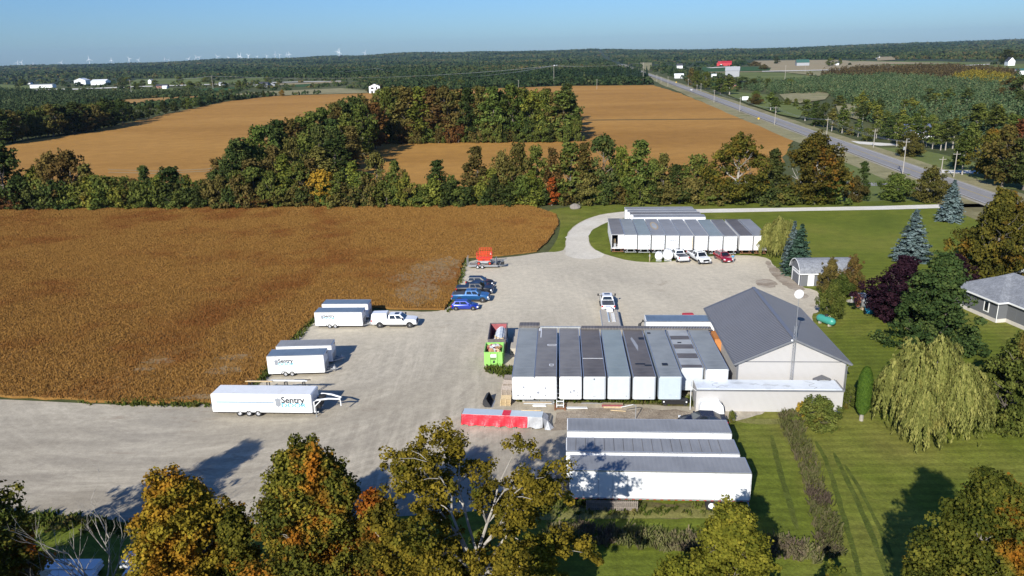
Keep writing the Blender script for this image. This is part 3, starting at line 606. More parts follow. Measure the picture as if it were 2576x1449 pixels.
def spruce(name, seed, h=12, w=6, lv=30, per=15, ls=.42):
    global nr
    nr = np.random.default_rng(seed); g = random.Random(seed); P_ = []; N_ = []; Tn = []; S_ = []
    for i in range(lv):
        u = i / (lv - 1); z = h * (.05 + .93 * u); r_ = w / 2 * (1 - u) ** .85 + .12
        nb = max(5, int(per * (1 - .6 * u)))
        for j in range(nb):
            a = g.uniform(0, 6.283); L = r_ * g.uniform(.72, 1.1); m = max(3, int(L / .16)); ts = np.linspace(.15, 1, m)
            x = np.cos(a) * L * ts; y = np.sin(a) * L * ts; zz = z - .28 * L * ts + .10 * L * ts ** 3 + g.uniform(-.1, .1)
            tb = g.uniform(.0, .5)
            for rep in range(3):
                wd = .30 * L ** .5 * (1.05 - ts)
                P_.append(np.stack([x + nr.normal(size=m) * (.07 + wd * .6), y + nr.normal(size=m) * (.07 + wd * .6), zz + nr.normal(size=m) * .07 - .05 * rep], 1)); N_.append(np.tile([math.cos(a) * .5, math.sin(a) * .5, 1.0], (m, 1)) + nr.normal(size=(m, 3)) * .45)
                Tn.append(tb + ts * .35 + nr.random(m) * .2); S_.append(np.full(m, ls) * (.6 + .6 * nr.random(m)))
    me = leaf_mesh(name + '_crown', np.vstack(P_), np.vstack(N_), np.concatenate(S_), np.concatenate(Tn), G['bl'])
    b = MB(); b.tube([(0, 0, -.2), (0, 0, h * .97)], [w * .045, .03], 7); return dict(h=h, w=w, crown=me, trunk=b.mesh(name + '_trunk', M['bark'], True, False))
def willow(name, seed, h=10, w=11, ns=3200, nl=24, ls=.30):
    global nr
    nr = np.random.default_rng(seed); g = random.Random(seed); P_ = []; N_ = []; Tn = []; A_ = []
    b, tips = skeleton(h * .95, w * .42, .4, 10, .25, seed, .8, .9, 3)
    doms = [(0, 0, 1.0, .42), (.22, .1, .90, .40), (-.24, .05, .86, .42), (.05, -.26, .80, .42), (-.1, .25, .92, .38), (.34, -.18, .66, .36), (-.36, -.16, .60, .34), (.12, .34, .74, .36), (-.30, .30, .7, .3), (.40, .2, .6, .3)]; domi = [0, 0, 1, 1, 2, 2, 3, 3, 3, 4, 5, 5, 6, 6, 7, 8, 9]
    for i in range(ns):
        dx, dy, dh, dr = doms[g.choice(domi)]; a = g.uniform(0, 6.283); u = g.random() ** .55; L = 1.05 + .15 * math.sin(a * 4 + dx) + .12 * math.sin(a * 7 + dy); r0 = w / 2 * dr * u * .9 * L; z0 = h * dh * (1 - .42 * u ** 2.2) * g.uniform(.84, 1.03)
        ln = min(z0 - .3, g.uniform(.06, .36) * h * (.45 + .55 * u)); ts = np.linspace(0, 1, nl); ro = r0 + .07 * w * (1 - (1 - ts) ** 2) * g.uniform(.4, 1.4)
        sw = g.uniform(-.04, .04)
        P_.append(np.stack([dx * w + np.cos(a + sw * ts) * ro + nr.normal(size=nl) * .07, dy * w + np.sin(a + sw * ts) * ro + nr.normal(size=nl) * .07, z0 - ln * ts ** 1.15], 1))
        nn = np.tile([math.cos(a), math.sin(a), .35], (nl, 1)) + nr.normal(size=(nl, 3)) * .5; N_.append(nn); A_.append(np.tile([0, 0, 1.], (nl, 1)) + nr.normal(size=(nl, 3)) * .25); tb = g.uniform(0, .65); Tn.append(tb + .35 * nr.random(nl))
    pos = np.vstack(P_); me = leaf_mesh(name + '_crown', pos, np.vstack(N_), ls * .5 * (.7 + .6 * nr.random(len(pos))), np.concatenate(Tn), G['wi'], 2.6, np.vstack(A_))
    return dict(h=h, w=w, crown=me, trunk=b.mesh(name + '_trunk', M['bark_pale'], True, False))
TV = {}
TV['round'] = [deciduous('round', s, 12, 9.5, nclump=62, nleaf=62, lsize=.50, low=.14, crad=1.35, gap=.6) for s in (1, 2, 3)]
TV['oval'] = [deciduous('oval', s, 13, 6.5, nclump=52, nleaf=58, lsize=.48, low=.08, crad=1.15, shape='oval', gap=.5) for s in (4, 5)]
TV['tall'] = [deciduous('tall', s, 13, 5.0, nclump=40, nleaf=58, lsize=.46, low=.06, crad=1.0, shape='cone', gap=.3) for s in (6, 7)]
TV['bush'] = [deciduous('bush', s, 5, 6.5, nclump=34, nleaf=60, lsize=.42, low=.05, crad=1.0, shape='bush', tr=.12, nl=6) for s in (8, 9)]
TV['fine'] = [deciduous('fine', s, 7, 7, nclump=90, nleaf=120, lsize=.24, low=.08, crad=.85, shape='round', gap=.3, tr=.16, nl=8) for s in (31, 32)]
TV['finebush'] = [deciduous('finebush', s, 3.2, 4, nclump=60, nleaf=90, lsize=.17, low=.03, crad=.5, shape='bush', tr=.08, nl=6) for s in (33,)]
TV['thin'] = [deciduous('thin', s, 11, 4.2, nclump=26, nleaf=40, lsize=.45, low=.28, crad=.85, shape='oval', gap=.7, barkm=M['bark_pale'], tr=.16, nl=8) for s in (10, 11)]
TV['broad'] = [deciduous('broad', s, 13, 12, nclump=120, nleaf=110, lsize=.36, low=.12, crad=1.35, gap=.7, barkm=M['bark_pale'], tr=.42, nl=12, sub=4) for s in (21, 22)]
TV['dense'] = [deciduous('dense', s, 12, 11, nclump=230, nleaf=95, lsize=.33, low=.03, crad=.95, gap=.25, tr=.34, nl=12, sub=3) for s in (24, 25)]
TV['densecone'] = [deciduous('densecone', 26, 12, 11, nclump=230, nleaf=95, lsize=.33, low=.02, crad=.9, gap=.2, shape='cone', tr=.34, nl=12, sub=3)]
TV['spruce'] = [spruce('spruce', 41), spruce('spruce', 42)]
TV['willow'] = [willow('willow', 51)]
TREES = 0
MASS = []
def tree(x, y, h, w, form, mk, label, group=None, name='tree', rz=None, vi=None, bark=None, z=0, cat='tree', mass=None):
    global TREES
    TREES += 1; vs_ = TV[form]; v = vs_[(rnd.randrange(len(vs_)) if vi is None else vi) % len(vs_)]
    if mass: MASS.append((mass, mk, v, x, y, h, w, rnd.uniform(0, 6.28))); return
    r_ = thing(name, label, cat, (x, y, z), rnd.uniform(0, 6.28) if rz is None else rz, group)
    s = (w / v['w'], w / v['w'], h / v['h'])
    for part in ('trunk', 'crown'):
        o = bpy.data.objects.new(part, v[part]); COL.objects.link(o); o.parent = r_; o.scale = s
        if part == 'crown': o.material_slots[0].link = 'OBJECT'; o.material_slots[0].material = G[mk]
        elif bark: o.material_slots[0].link = 'OBJECT'; o.material_slots[0].material = bark
    return r_
def tpx(X, Yb, Yt, W, form, mk, label, **k):
    g, h = height_of(X, Yb, Yt); w = W / ppm(g[0], g[1], h * .5); return tree(g[0], g[1], h, w, form, mk, label, **k)

def scatter(poly, dens, n_max=None):
    poly = np.asarray(poly); lo = poly.min(0); hi = poly.max(0); n = int((hi[0] - lo[0]) * (hi[1] - lo[1]) * dens)
    x = nr.uniform(lo[0], hi[0], n); y = nr.uniform(lo[1], hi[1], n); k = inside(poly, x, y); x, y = x[k], y[k]
    if n_max and len(x) > n_max: x, y = x[:n_max], y[:n_max]
    return x, y
def tufts(name, x, y, h, wd, blades, mat, label, z=0.0, lean=.35, tintn=None, cat=None):
    """upright leafy tufts, one object"""
    n = len(x); idx = np.repeat(np.arange(n), blades); m = len(idx)
    hh = h * (.65 + .6 * nr.random(n))[idx] * (.7 + .5 * nr.random(m)); a = nr.uniform(0, 6.283, m)
    cx = x[idx] + nr.normal(size=m) * wd * .5; cy = y[idx] + nr.normal(size=m) * wd * .5
    ww = wd * .5 * (.5 + nr.random(m)); dx, dy = np.cos(a) * ww * .5, np.sin(a) * ww * .5; lx, ly = nr.normal(size=m) * hh * lean, nr.normal(size=m) * hh * lean
    zb = np.full(m, z); v = np.stack([np.stack([cx - dx, cy - dy, zb], 1), np.stack([cx + dx, cy + dy, zb], 1), np.stack([cx + lx + dx * .8, cy + ly + dy * .8, zb + hh], 1), np.stack([cx + lx - dx * .5, cy + ly - dy * .5, zb + hh * .9], 1)], 1).reshape(-1, 3)
    me = bpy.data.meshes.new(name); me.vertices.add(4 * m); me.vertices.foreach_set('co', v.ravel().astype(np.float32)); me.loops.add(4 * m); me.loops.foreach_set('vertex_index', np.arange(4 * m, dtype=np.int32))
    me.polygons.add(m); me.polygons.foreach_set('loop_start', np.arange(0, 4 * m, 4, dtype=np.int32)); me.polygons.foreach_set('loop_total', np.full(m, 4, np.int32))
    t = (nr.random(n) * .6)[idx] + nr.random(m) * .4
    at = me.attributes.new('tint', 'FLOAT', 'FACE'); at.data.foreach_set('value', t.astype(np.float32)); me.materials.append(mat); me.update(calc_edges=True)
    return tag(obj(name, me), label, kind='stuff')
nr = np.random.default_rng(99)
def crop_mat(name, cols, accent, lo=.6, s=.05, acc2=None):
    m = crown_mat(name, cols, accent, lo, s, .15, 0); return m
CM = crop_mat('ripe_soybean_plants', [(.215, .108, .030), (.285, .150, .041), (.37, .210, .062)], (.25, .100, .030), .50, .045)
nfr = rough(near_field, 2, .35); area = sum(a[0] * b_[1] - b_[0] * a[1] for a, b_ in zip(nfr, nfr[1:] + nfr[:1]))
sheet('crop_soil', nfr, .05, GM['soil']); sl_ = sheet('crop_canopy', nfr, .34, GM['crop3'], kind='stuff')
b = MB(); n = len(nfr); b.add([(x, y, z) for z in (.04, .34) for x, y in nfr], [(i, (i + 1) % n, n + (i + 1) % n, n + i) for i in range(n)]); tag(b.build('crop_edge', GM['crop3'], None), kind='stuff'); bpy.data.objects['crop_edge'].parent = sl_
for (bx, by), (rx, ry) in [(unp(1085, 690), (5.5, 9)), (unp(1052, 742), (5, 7)), (unp(1010, 705), (3, 4)), (unp(590, 905), (2.6, 1.2)), (unp(566, 937), (2.8, 1.4)), (unp(400, 915), (2.4, 1.0)), (unp(365, 935), (1.6, .8)), (unp(500, 1006), (4, .8)), (unp(1125, 662), (3, 4))]:
    bzz = globals().get('bzz', .348) + .004; sheet('bare_patch', [(bx + rx * math.cos(a) * rnd.uniform(.5, 1.1), by + ry * math.sin(a) * rnd.uniform(.5, 1.1)) for a in np.linspace(0, 6.283, 26)[:-1]], bzz, GM['bare'], .8, .25)
nf = np.array(near_field)
x, y = scatter(nf, 24.0)
bare = [(unp(1085, 690), 9), (unp(1050, 740), 7), (unp(590, 905), 3), (unp(570, 935), 3), (unp(410, 900), 2.5), (unp(380, 925), 2.5), (unp(500, 1012), 4), (unp(1120, 665), 5)]
keep = np.ones(len(x), bool)
for (bx, by), br in bare: keep &= ~((np.hypot(x - bx, (y - by) * .8) < br * (.4 + .7 * nr.random(len(x)))) & (nr.random(len(x)) < .62))
# two wheel tracks through the crop
ta, tb_ = unp(350, 945), unp(960, 690)
for off in (0, 2.2):
    tx = (x - ta[0]) * (tb_[1] - ta[1]) - (y - ta[1]) * (tb_[0] - ta[0]); tl = math.hypot(tb_[0] - ta[0], tb_[1] - ta[1]); dd = tx / tl - off + 1.5 * np.sin(y / 12)
    keep &= ~((abs(dd) < .35) & (nr.random(len(x)) < .5))
x, y = x[keep], y[keep]
tufts('soybean_crop', x, y, .24, .16, 3, CM, 'ripe orange brown soybean plants filling the near field', .30, .22)

# ------------------------------------------------------------ far woodland (one mass) on everything that is not a field
def far_woods():
    global nr
    nr = np.random.default_rng(5); xs = []; ys = []; ss = []
    d = 760.
    while d < 9800:
        sp = max(7.0, d * .0044); n = int(2 * 0.80 * d / sp); a = np.linspace(-.80, .80, n) + nr.normal(size=n) * .35 * sp / d; rr = d + nr.normal(size=n) * d * .009
        xs.append(np.sin(a) * rr); ys.append(np.cos(a) * rr); ss.append(np.full(n, sp)); d *= 1.0135
    x = np.concatenate(xs); y = np.concatenate(ys); s = np.concatenate(ss); d = np.hypot(x, y)
    k = np.ones(len(x), bool)
    for pl in far_polys: k &= ~inside(pl, x, y)
    ffw = np.array(far_fields); k &= ~inside(ffw, x, y)
    # px of each
    c, s_ = math.cos(PITCH), math.sin(PITCH); z = -CAM_H; zc = y * c - z * s_; yc = y * s_ + z * c; u = FPX * x / zc; v = -FPX * yc / zc
    cr, sr = math.cos(ROLL), math.sin(ROLL); X = 1288 + u * cr - v * sr; Y = 724.5 + u * sr + v * cr
    # open country on the left strip, right of the road, along the far lane
    strip_ = (X < 930) & (Y > 197) & (Y < 236); k &= ~(strip_ & (nr.random(len(x)) < .90))
    right = (X > 1640) & (X < 2700) & (Y > 150) & (Y < 205); k &= ~(right & (nr.random(len(x)) < .86)); k &= ~((X > 1885) & (Y > 149) & (Y < 184) & (nr.random(len(x)) < .93))
    k &= ~((np.sin(x / 260 + 2) * np.sin(y / 420 + x / 900) > .80) & (d > 2100) & (nr.random(len(x)) < .8))
    t = (x - rc[0]) * rn.x + (y - rc[1]) * rn.y; k &= ~(abs(t) < 24)
    k &= ~((X > 1850) & (Y > 205))
    x, y, s, d, Y, X = x[k], y[k], s[k], d[k], Y[k], X[k]
    h = (7 + 6 * nr.random(len(x)) ** 1.5) * (1 + .45 * np.sin(x / 130) * np.cos(y / 210)); h = np.where(((X < 930) & (Y > 197)) | ((X > 1640) & (Y > 150)), h * .5, h)
    tn = np.clip(.42 + .32 * np.sin(x / 170 + 1) * np.sin(y / 260) + nr.normal(size=len(x)) * .2, 0, 1)
    nlf = np.where(d < 1500, 26, np.where(d < 3000, 12, 7)); idx = np.repeat(np.arange(len(x)), nlf); m = len(idx)
    w = np.maximum(s * 1.15, 6)[idx]; dr = sph(m); uu = np.abs(dr[:, 2]); px = x[idx] + dr[:, 0] * w * .5; py = y[idx] + dr[:, 1] * w * .5
    pz = T(x, y)[idx] + h[idx] * (.12 + .88 * nr.random(m) ** .8 * (1 - .5 * np.hypot(dr[:, 0], dr[:, 1]) ** 2))
    nrm = dr + np.array([0, -.2, .5]) + sph(m) * .5; sz = w * np.where(nlf[idx] > 20, .36, np.where(nlf[idx] > 10, .50, .66)) * (.7 + .6 * nr.random(m))
    me = leaf_mesh('woodland', np.stack([px, py, pz], 1), nrm, sz, tn[idx] * .7 + nr.random(m) * .3, crown_mat('distant_mixed_woodland', [(.010, .022, .010), (.026, .044, .018), (.055, .070, .026), (.11, .075, .03)], None, trans=.1, hue=0))
    tag(obj('woodland', me), 'distant mixed woodland reaching to the horizon', kind='stuff')
far_woods()
# young willow and poplar scrub right of the road: one mass too dense to count
def scrub(name, pts, dens, h, w, nl, ls, mat, label, seed):
    global nr
    nr = np.random.default_rng(seed); x, y = scatter(P(*pts), dens); hh = h * (.55 + .7 * nr.random(len(x))) * (1 + .2 * np.sin(x / 9) * np.cos(y / 14))
    idx = np.repeat(np.arange(len(x)), nl); m = len(idx); dr = sph(m); u = nr.random(m)
    wid = w * (.6 + .6 * nr.random(len(x)))[idx] * np.sin(np.pi * (.1 + .85 * u)) ** .7
    pos = np.stack([x[idx] + dr[:, 0] * wid * .5, y[idx] + dr[:, 1] * wid * .5, hh[idx] * (.06 + .94 * u)], 1); tn = nr.random(len(x))[idx] * .6 + nr.random(m) * .4
    me = leaf_mesh(name, pos, dr + np.array([0, 0, .4]) + sph(m) * .4, ls * (.7 + .6 * nr.random(m)), tn, mat); tag(obj(name, me), label, kind='stuff')
SCM = crown_mat('grey_green_willow_scrub', [(.020, .040, .018), (.050, .082, .036), (.095, .130, .060), (.12, .11, .045)], (.10, .085, .02), .66, .03, .15, 0)
scrub('undergrowth', [(1860, 226), (1960, 213), (2100, 200), (2260, 196), (2420, 210), (2700, 200), (2700, 420), (2560, 400), (2420, 345), (2330, 322), (2240, 318), (2140, 300), (2200, 280), (2110, 258), (2080, 236), (1950, 238)], .045, 6.5, 4.2, 42, .85, SCM, 'dense young grey green willow scrub right of the highway', 61)
scrub('undergrowth', [(2060, 192), (2160, 176), (2400, 172), (2560, 186), (2560, 197), (2300, 194), (2160, 200)], .02, 8, 6.5, 40, 1.2, crown_mat('russet_scrub', [(.035, .030, .015), (.075, .055, .026), (.11, .085, .035)], None, trans=.1, hue=0), 'brownish scrub strip on the far side of the willow scrub', 62)
scrub('undergrowth', [(2400, 194), (2450, 190), (2540, 195), (2550, 215), (2480, 222), (2410, 212)], .03, 7, 6, 40, 1.0, crown_mat('yellowing_scrub', [(.08, .075, .015), (.18, .15, .025), (.30, .22, .03)], None, trans=.1, hue=0), 'patch of yellowing scrub beyond the willow scrub', 63)
scrub('undergrowth', [(-80, 250), (60, 234), (290, 238), (420, 240), (560, 238), (560, 242), (420, 246), (280, 255), (160, 272), (0, 300), (-80, 305)], .014, 8, 6, 40, 1.2, crown_mat('grey_green_thicket', [(.018, .030, .014), (.042, .062, .028), (.080, .095, .042)], None, trans=.1, hue=0), 'grey green thicket between the left farms and the crop strip', 64)
scrub('undergrowth', [(1420, 204), (1600, 200), (1640, 208), (1640, 213), (1420, 215), (1060, 222), (1060, 214)], .03, 4, 5, 36, .9, crown_mat('olive_field_edge_brush', [(.030, .036, .016), (.065, .070, .030), (.10, .095, .045)], None, trans=.1, hue=0), 'low olive brush along the far edge of the crop field', 65)
nr = np.random.default_rng(77)
WM = crown_mat('weed_tufts', [(.035, .050, .010), (.070, .095, .018), (.14, .14, .035)], (.22, .16, .06), .55, .5, .2, 0)
def verge(pts, dens, h, label, name='weeds', mat=WM, wd=.3, bl=5):
    x, y = scatter(P(*pts), dens); return tufts(name, x, y, h, wd, bl, mat, label, .03)
verge([(1290, 1003), (1750, 1006), (1748, 1020), (1600, 1016), (1300, 1010)], 9, .5, 'rough weeds growing under the trailer row noses')
verge([(1122, 784), (1141, 752), (1160, 690), (1172, 655), (1180, 655), (1166, 690), (1148, 752), (1132, 787)], 6, .4, 'green weeds along the crop edge beside the parked cars')
verge([(733, 860), (765, 822), (783, 806), (788, 812), (752, 858)], 7, .45, 'green weed strip between crop and the upper enclosed trailers')
verge([(640, 975), (668, 930), (684, 935), (665, 960)], 7, .6, 'weed clump at the crop corner by the lettered enclosed trailer')
verge([(273, 1014), (330, 1006), (440, 1010), (533, 1016), (530, 1026), (440, 1024), (280, 1020)], 8, .4, 'dark green weed strip along the crop front edge')
verge([(195, 1008), (245, 1010), (240, 1020), (200, 1018)], 5, .3, 'small weed patch on the gravel left of the weed strip')
verge([(1218, 925), (1290, 925), (1288, 955), (1225, 938)], 8, .45, 'weeds around the foot of the green bin')
verge([(1425, 1262), (1880, 1275), (1900, 1300), (1500, 1296), (1280, 1300), (1262, 1284)], 4, .28, 'tall dry weeds below the nearest long trailer')
verge([(0, 1285), (187, 1296), (333, 1318), (330, 1345), (100, 1335), (0, 1320)], 7, .45, 'rough grass edging the gravel lane at the lower left', bl=6)
TG = crown_mat('tall_ornamental_grass', [(.065, .080, .022), (.120, .125, .045), (.16, .125, .080)], (.120, .088, .070), .50, .25, .2, 0)
verge([(1958, 1040), (2005, 1036), (2022, 1080), (2050, 1150), (2075, 1220), (2110, 1320), (2125, 1400), (2060, 1410), (2050, 1330), (2030, 1240), (2000, 1150), (1968, 1080)], 13, .5, 'band of tall grass with purplish plumes crossing the lawn', 'tall_grass', TG, .22, 7)
verge([(1380, 1330), (1500, 1325), (1760, 1350), (1960, 1355), (2060, 1385), (2060, 1420), (1900, 1400), (1700, 1390), (1480, 1375), (1370, 1365)], 10, .6, 'band of tall grass running behind the foreground trees', 'tall_grass', TG, .22, 7)

# ------------------------------------------------------------ trees one by one
HG = 'hedgerow behind the near field'
hl = lambda x: ('at the hedgerow left end' if x < 250 else 'in the hedgerow left of the diagonal belt' if x < 560 else 'in the hedgerow below the diagonal belt' if x < 900 else
               'in the hedgerow below the woodlot' if x < 1380 else 'in the hedgerow behind the trailers' if x < 1800 else 'at the hedgerow end near the highway')
CN = dict(dk='dark green', gr='mid green', yg='yellow green', ol='olive brown', ob='orange brown', rd='dull red', og='bright orange', yw='bright yellow')
FN = dict(round='rounded', oval='oval', tall='narrow upright', bush='low bushy', thin='thin', broad='broad crowned')
# (centre x, top y, width px, form, colour)
HEDGE = [(20, 356, 105, 'round', 'dk'), (-30, 365, 90, 'round', 'dk'), (60, 440, 60, 'round', 'dk'), (105, 418, 60, 'oval', 'yg'), (145, 384, 75, 'round', 'ob'), (190, 378, 85, 'oval', 'ob'), (228, 415, 50, 'oval', 'ol'),
 (245, 440, 60, 'round', 'yg'), (285, 448, 60, 'round', 'gr'), (322, 446, 50, 'round', 'gr'), (345, 450, 45, 'round', 'ol'), (374, 417, 42, 'tall', 'dk'), (410, 440, 45, 'round', 'yg'), (440, 421, 85, 'round', 'dk'), (478, 452, 45, 'bush', 'yg'),
 (512, 456, 70, 'round', 'gr'), (545, 432, 50, 'oval', 'dk'), (575, 402, 60, 'round', 'dk'), (608, 430, 60, 'round', 'gr'), (645, 420, 75, 'round', 'gr'), (690, 432, 55, 'oval', 'gr'), (722, 392, 65, 'oval', 'yg'), (760, 410, 70, 'round', 'gr'),
 (815, 428, 68, 'round', 'yw'), (790, 400, 50, 'oval', 'ol'), (856, 435, 60, 'round', 'gr'), (893, 408, 50, 'oval', 'yg'), (953, 382, 62, 'oval', 'ol'), (998, 405, 46, 'oval', 'gr'), (1020, 438, 50, 'bush', 'ol'), (920, 432, 55, 'round', 'gr'),
 (1103, 405, 55, 'oval', 'dk'), (1066, 468, 45, 'bush', 'gr'), (1140, 450, 55, 'bush', 'gr'), (1200, 371, 52, 'tall', 'ol'), (1240, 425, 60, 'round', 'yg'), (1265, 380, 48, 'oval', 'ol'), (1308, 362, 55, 'oval', 'ol'), (1285, 410, 50, 'round', 'gr'),
 (1350, 370, 52, 'oval', 'gr'), (1391, 375, 36, 'tall', 'ob'), (1435, 359, 62, 'oval', 'gr'), (1468, 362, 44, 'tall', 'ob'), (1516, 340, 72, 'oval', 'dk'), (1560, 372, 45, 'oval', 'yg'), (1608, 355, 66, 'oval', 'gr'), (1666, 386, 38, 'oval', 'ol'),
 (1640, 400, 50, 'round', 'gr'), (1748, 392, 80, 'round', 'gr'), (1700, 415, 60, 'round', 'dk'), (1853, 341, 125, 'broad', 'rm'), (1790, 430, 60, 'round', 'gr'), (1942, 378, 62, 'oval', 'dk'), (2045, 338, 140, 'broad', 'rm'), (1905, 440, 60, 'round', 'gr'), (2095, 400, 62, 'round', 'rm')]
CN['rm'] = 'rusty green'
g0 = random.Random(3)
for (X, Yt, W, form, mk) in HEDGE:
    Yb = 526.5 - .0075 * X if X < 1400 else 512
    if form in ('round', 'bush') and Yt > 425: Yb -= 2
    elif W < 100: Yb -= g0.uniform(2, 9)
    tpx(X, Yb, Yt, W * (1.5 if 1180 < X < 1700 else 1.25), 'oval' if form == 'tall' else 'round' if (form == 'oval' and g0.random() < .45) else form, mk, f'{CN[mk]} {FN[form]} tree {hl(X)}', group=HG)
UC = [('dk', .3), ('gr', .62), ('yg', .74), ('ol', .93), ('ob', .985), ('rd', 1.0)]
def pick(c):
    r_ = g0.random()
    for k, p in c:
        if r_ < p: return k
    return c[-1][0]
for i in range(84):                                                # lower bushes knitting the hedgerow together
    X = -20 + 2110 * i / 83 + g0.uniform(-8, 8); mk = pick(UC); Yb = (527.5 - .0075 * X if X < 1400 else 514) - g0.uniform(0, 2)
    tp = g0.uniform(442, 484); W = g0.uniform(58, 86)
    if 1030 < X < 1090: tp = 478
    tpx(X, Yb, tp, W, 'bush', mk, f'{CN[mk]} bush {hl(X)}', group='bushes in the hedgerow behind the near field', name='bush', cat='bush')
tpx(1388, 517, 448, 40, 'oval', 'og', 'bright orange small maple at the foot of the hedgerow left of the boulder')
tpx(1340, 517, 430, 60, 'round', 'yg', 'yellow green rounded tree left of the bright orange maple', group=HG)
# diagonal belt from the hedgerow to the woodlot
BELT = [(560, 505, 402), (592, 492, 366), (612, 488, 350), (640, 478, 345), (662, 466, 318), (690, 452, 311), (715, 448, 306), (742, 432, 296), (768, 425, 289), (795, 412, 280), (822, 405, 268), (848, 395, 256), (872, 388, 250), (900, 380, 240), (920, 372, 236),
 (640, 508, 400), (700, 495, 372), (740, 480, 352), (775, 462, 335), (810, 448, 318), (845, 430, 300), (880, 412, 285), (915, 392, 268), (945, 374, 258), (760, 500, 400), (810, 482, 372), (850, 455, 345), (890, 425, 318)]
for i, (X, Yb, Yt) in enumerate(BELT):
    mk = g0.choice(['dk', 'dk', 'gr', 'ol', 'dk', 'gr', 'ob', 'ol'] if i != 23 else ['rd'])
    tpx(X, Yb, Yt + g0.uniform(-4, 6), g0.uniform(70, 96), g0.choice(['round', 'oval', 'round']), mk, f'{CN[mk]} tree in the diagonal belt ' + ('near the hedgerow' if Yb > 470 else 'halfway up' if Yb > 420 else 'next to the woodlot'), group='trees of the diagonal belt')
# square woodlot: front row, then rows behind it
front = [(975, 'gr'), (1003, 'ol'), (1030, 'ob'), (1066, 'yg'), (1092, 'f1'), (1122, 'ol'), (1150, 'ob'), (1180, 'dk'), (1212, 'ol'), (1240, 'gr'), (1262, 'dk'), (1290, 'gr'), (1318, 'gr'), (1345, 'yg'), (1372, 'gr'), (1398, 'ol'), (1418, 'gr')]
CN['f1'] = 'orange yellow'
for i, (X, mk) in enumerate(front):
    if mk == 'f1': mk = 'ob'
    tpx(X, 362 - .011 * (X - 960) - g0.uniform(2, 5), 219 + g0.uniform(-6, 14) + (14 if X > 1390 else 0), g0.uniform(74, 100), g0.choice(['oval', 'round', 'oval']), mk, f'tall {CN[mk]} tree on the front edge of the woodlot', group='front trees of the woodlot')
for row in range(4):
    for i in range(15):
        X = 945 + 33 * i + g0.uniform(-9, 9) + row * 4
        if X > 1425 - row * 6: continue
        mk = pick([('dk', .3), ('gr', .6), ('ol', .8), ('ob', .93), ('rd', 1)]); Yb = 345 - row * 15 + g0.uniform(-3, 3)
        g_ = unp(X, Yb); hh = g0.uniform(14, 19); tree(g_[0], g_[1], hh, g0.uniform(8.5, 12), g0.choice(['round', 'oval']), mk, f'{CN[mk]} tree inside the woodlot behind its front edge', mass='inner trees of the square woodlot, seen as one canopy')
for i in range(30):
    X = 968 + 478 * i / 29 + g0.uniform(-5, 5); mk = pick([('dk', .25), ('gr', .7), ('ol', .9), ('ob', .96), ('rd', 1)])
    tpx(X, 363 - .011 * (X - 960) - g0.uniform(0, 3), 312 + g0.uniform(-14, 12), g0.uniform(30, 46), 'bush', mk, f'{CN[mk]} bush along the foot of the woodlot', group='bushes along the foot of the woodlot', name='bush', cat='bush')
tpx(1394, 352, 250, 40, 'oval', 'rd', 'red tree at the right corner of the woodlot')
tpx(1115, 356, 285, 26, 'oval', 'og', 'small bright red maple low on the woodlot front')
tpx(887, 392, 300, 34, 'oval', 'rd', 'dark red tree in the diagonal belt')
for Y in (348, 336, 322, 306): tpx(1438 - (348 - Y) * .25, Y, Y - 96, 52, 'oval', 'dk', 'dark tree on the right flank of the woodlot', group='right flank of the woodlot')
# dark belt left of the far field
for i in range(46):
    t = i / 45; X = -20 + 700 * t + g0.uniform(-5, 5); Yb = np.interp(X, [-40, 67, 233, 300, 433, 567, 683, 760], [372, 352, 331, 314, 284, 256, 243, 240]) - g0.uniform(0, 3)
    H_ = np.interp(X, [-40, 100, 250, 320, 340, 420, 560, 700], [17, 17, 15, 16, 9, 9, 7, 6]) * g0.uniform(.75, 1.15); mk = pick([('dk', .55), ('gr', .75), ('ol', 1)])
    g_ = unp(X, Yb); tree(g_[0], g_[1], H_, H_ * g0.uniform(.7, .95), g0.choice(['round', 'oval']), mk, f'{CN[mk]} tree in the left shelter belt', group='shelter belt left of the far crop field')
for i in range(30):
    t = i / 29; X = -20 + 340 * t + g0.uniform(-5, 5); Yb = np.interp(X, [-40, 67, 233, 330], [360, 340, 318, 302]) - g0.uniform(2, 12)
    mk = pick([('dk', .5), ('gr', .7), ('ol', .9), ('ob', 1)]); g_ = unp(X, Yb); H_ = g0.uniform(10, 15); tree(g_[0], g_[1], H_, H_ * .9, 'round', mk, f'{CN[mk]} tree at the back of the left shelter belt', mass='back rows of the shelter belt left of the far field')
# single trees around the lawn and the highway
tpx(2167, 504, 407, 38, 'tall', 'dk', 'narrow dark tree rising behind the reddish shrub near the highway')
tpx(2148, 507, 447, 62, 'fine', 'ol', 'reddish brown many-stemmed shrub right of the hedgerow end', bark=M['bark_pale'])
tpx(2250, 505, 437, 100, 'fine', 'gr', 'olive rounded tree left of the two beside the driveway', bark=M['bark_pale'])
tpx(2337, 508, 424, 98, 'fine', 'ol', 'brownish rounded tree right of the two beside the driveway', bark=M['bark_pale'])
tpx(2388, 556, 452, 70, 'spruce', 'bl', 'blue spruce on the lawn beside the end of the white driveway', cat='spruce')
tpx(2291, 655, 527, 100, 'spruce', 'bl', 'tall blue spruce on the lawn behind the purple tree', cat='spruce')
tpx(1990, 678, 556, 62, 'spruce', 'bl', 'blue spruce tucked behind the green spruce by the trailer row', cat='spruce')
tpx(2008, 690, 563, 80, 'spruce', 'sp', 'dark green spruce beside the small grey garage', cat='spruce')
tpx(1953, 640, 545, 92, 'willow', 'wi', 'small willow hugging the right end of the trailer row', cat='willow')
tpx(2492, 722, 482, 180, 'dense', 'rm', 'large rusty green maple in front of the grey house')
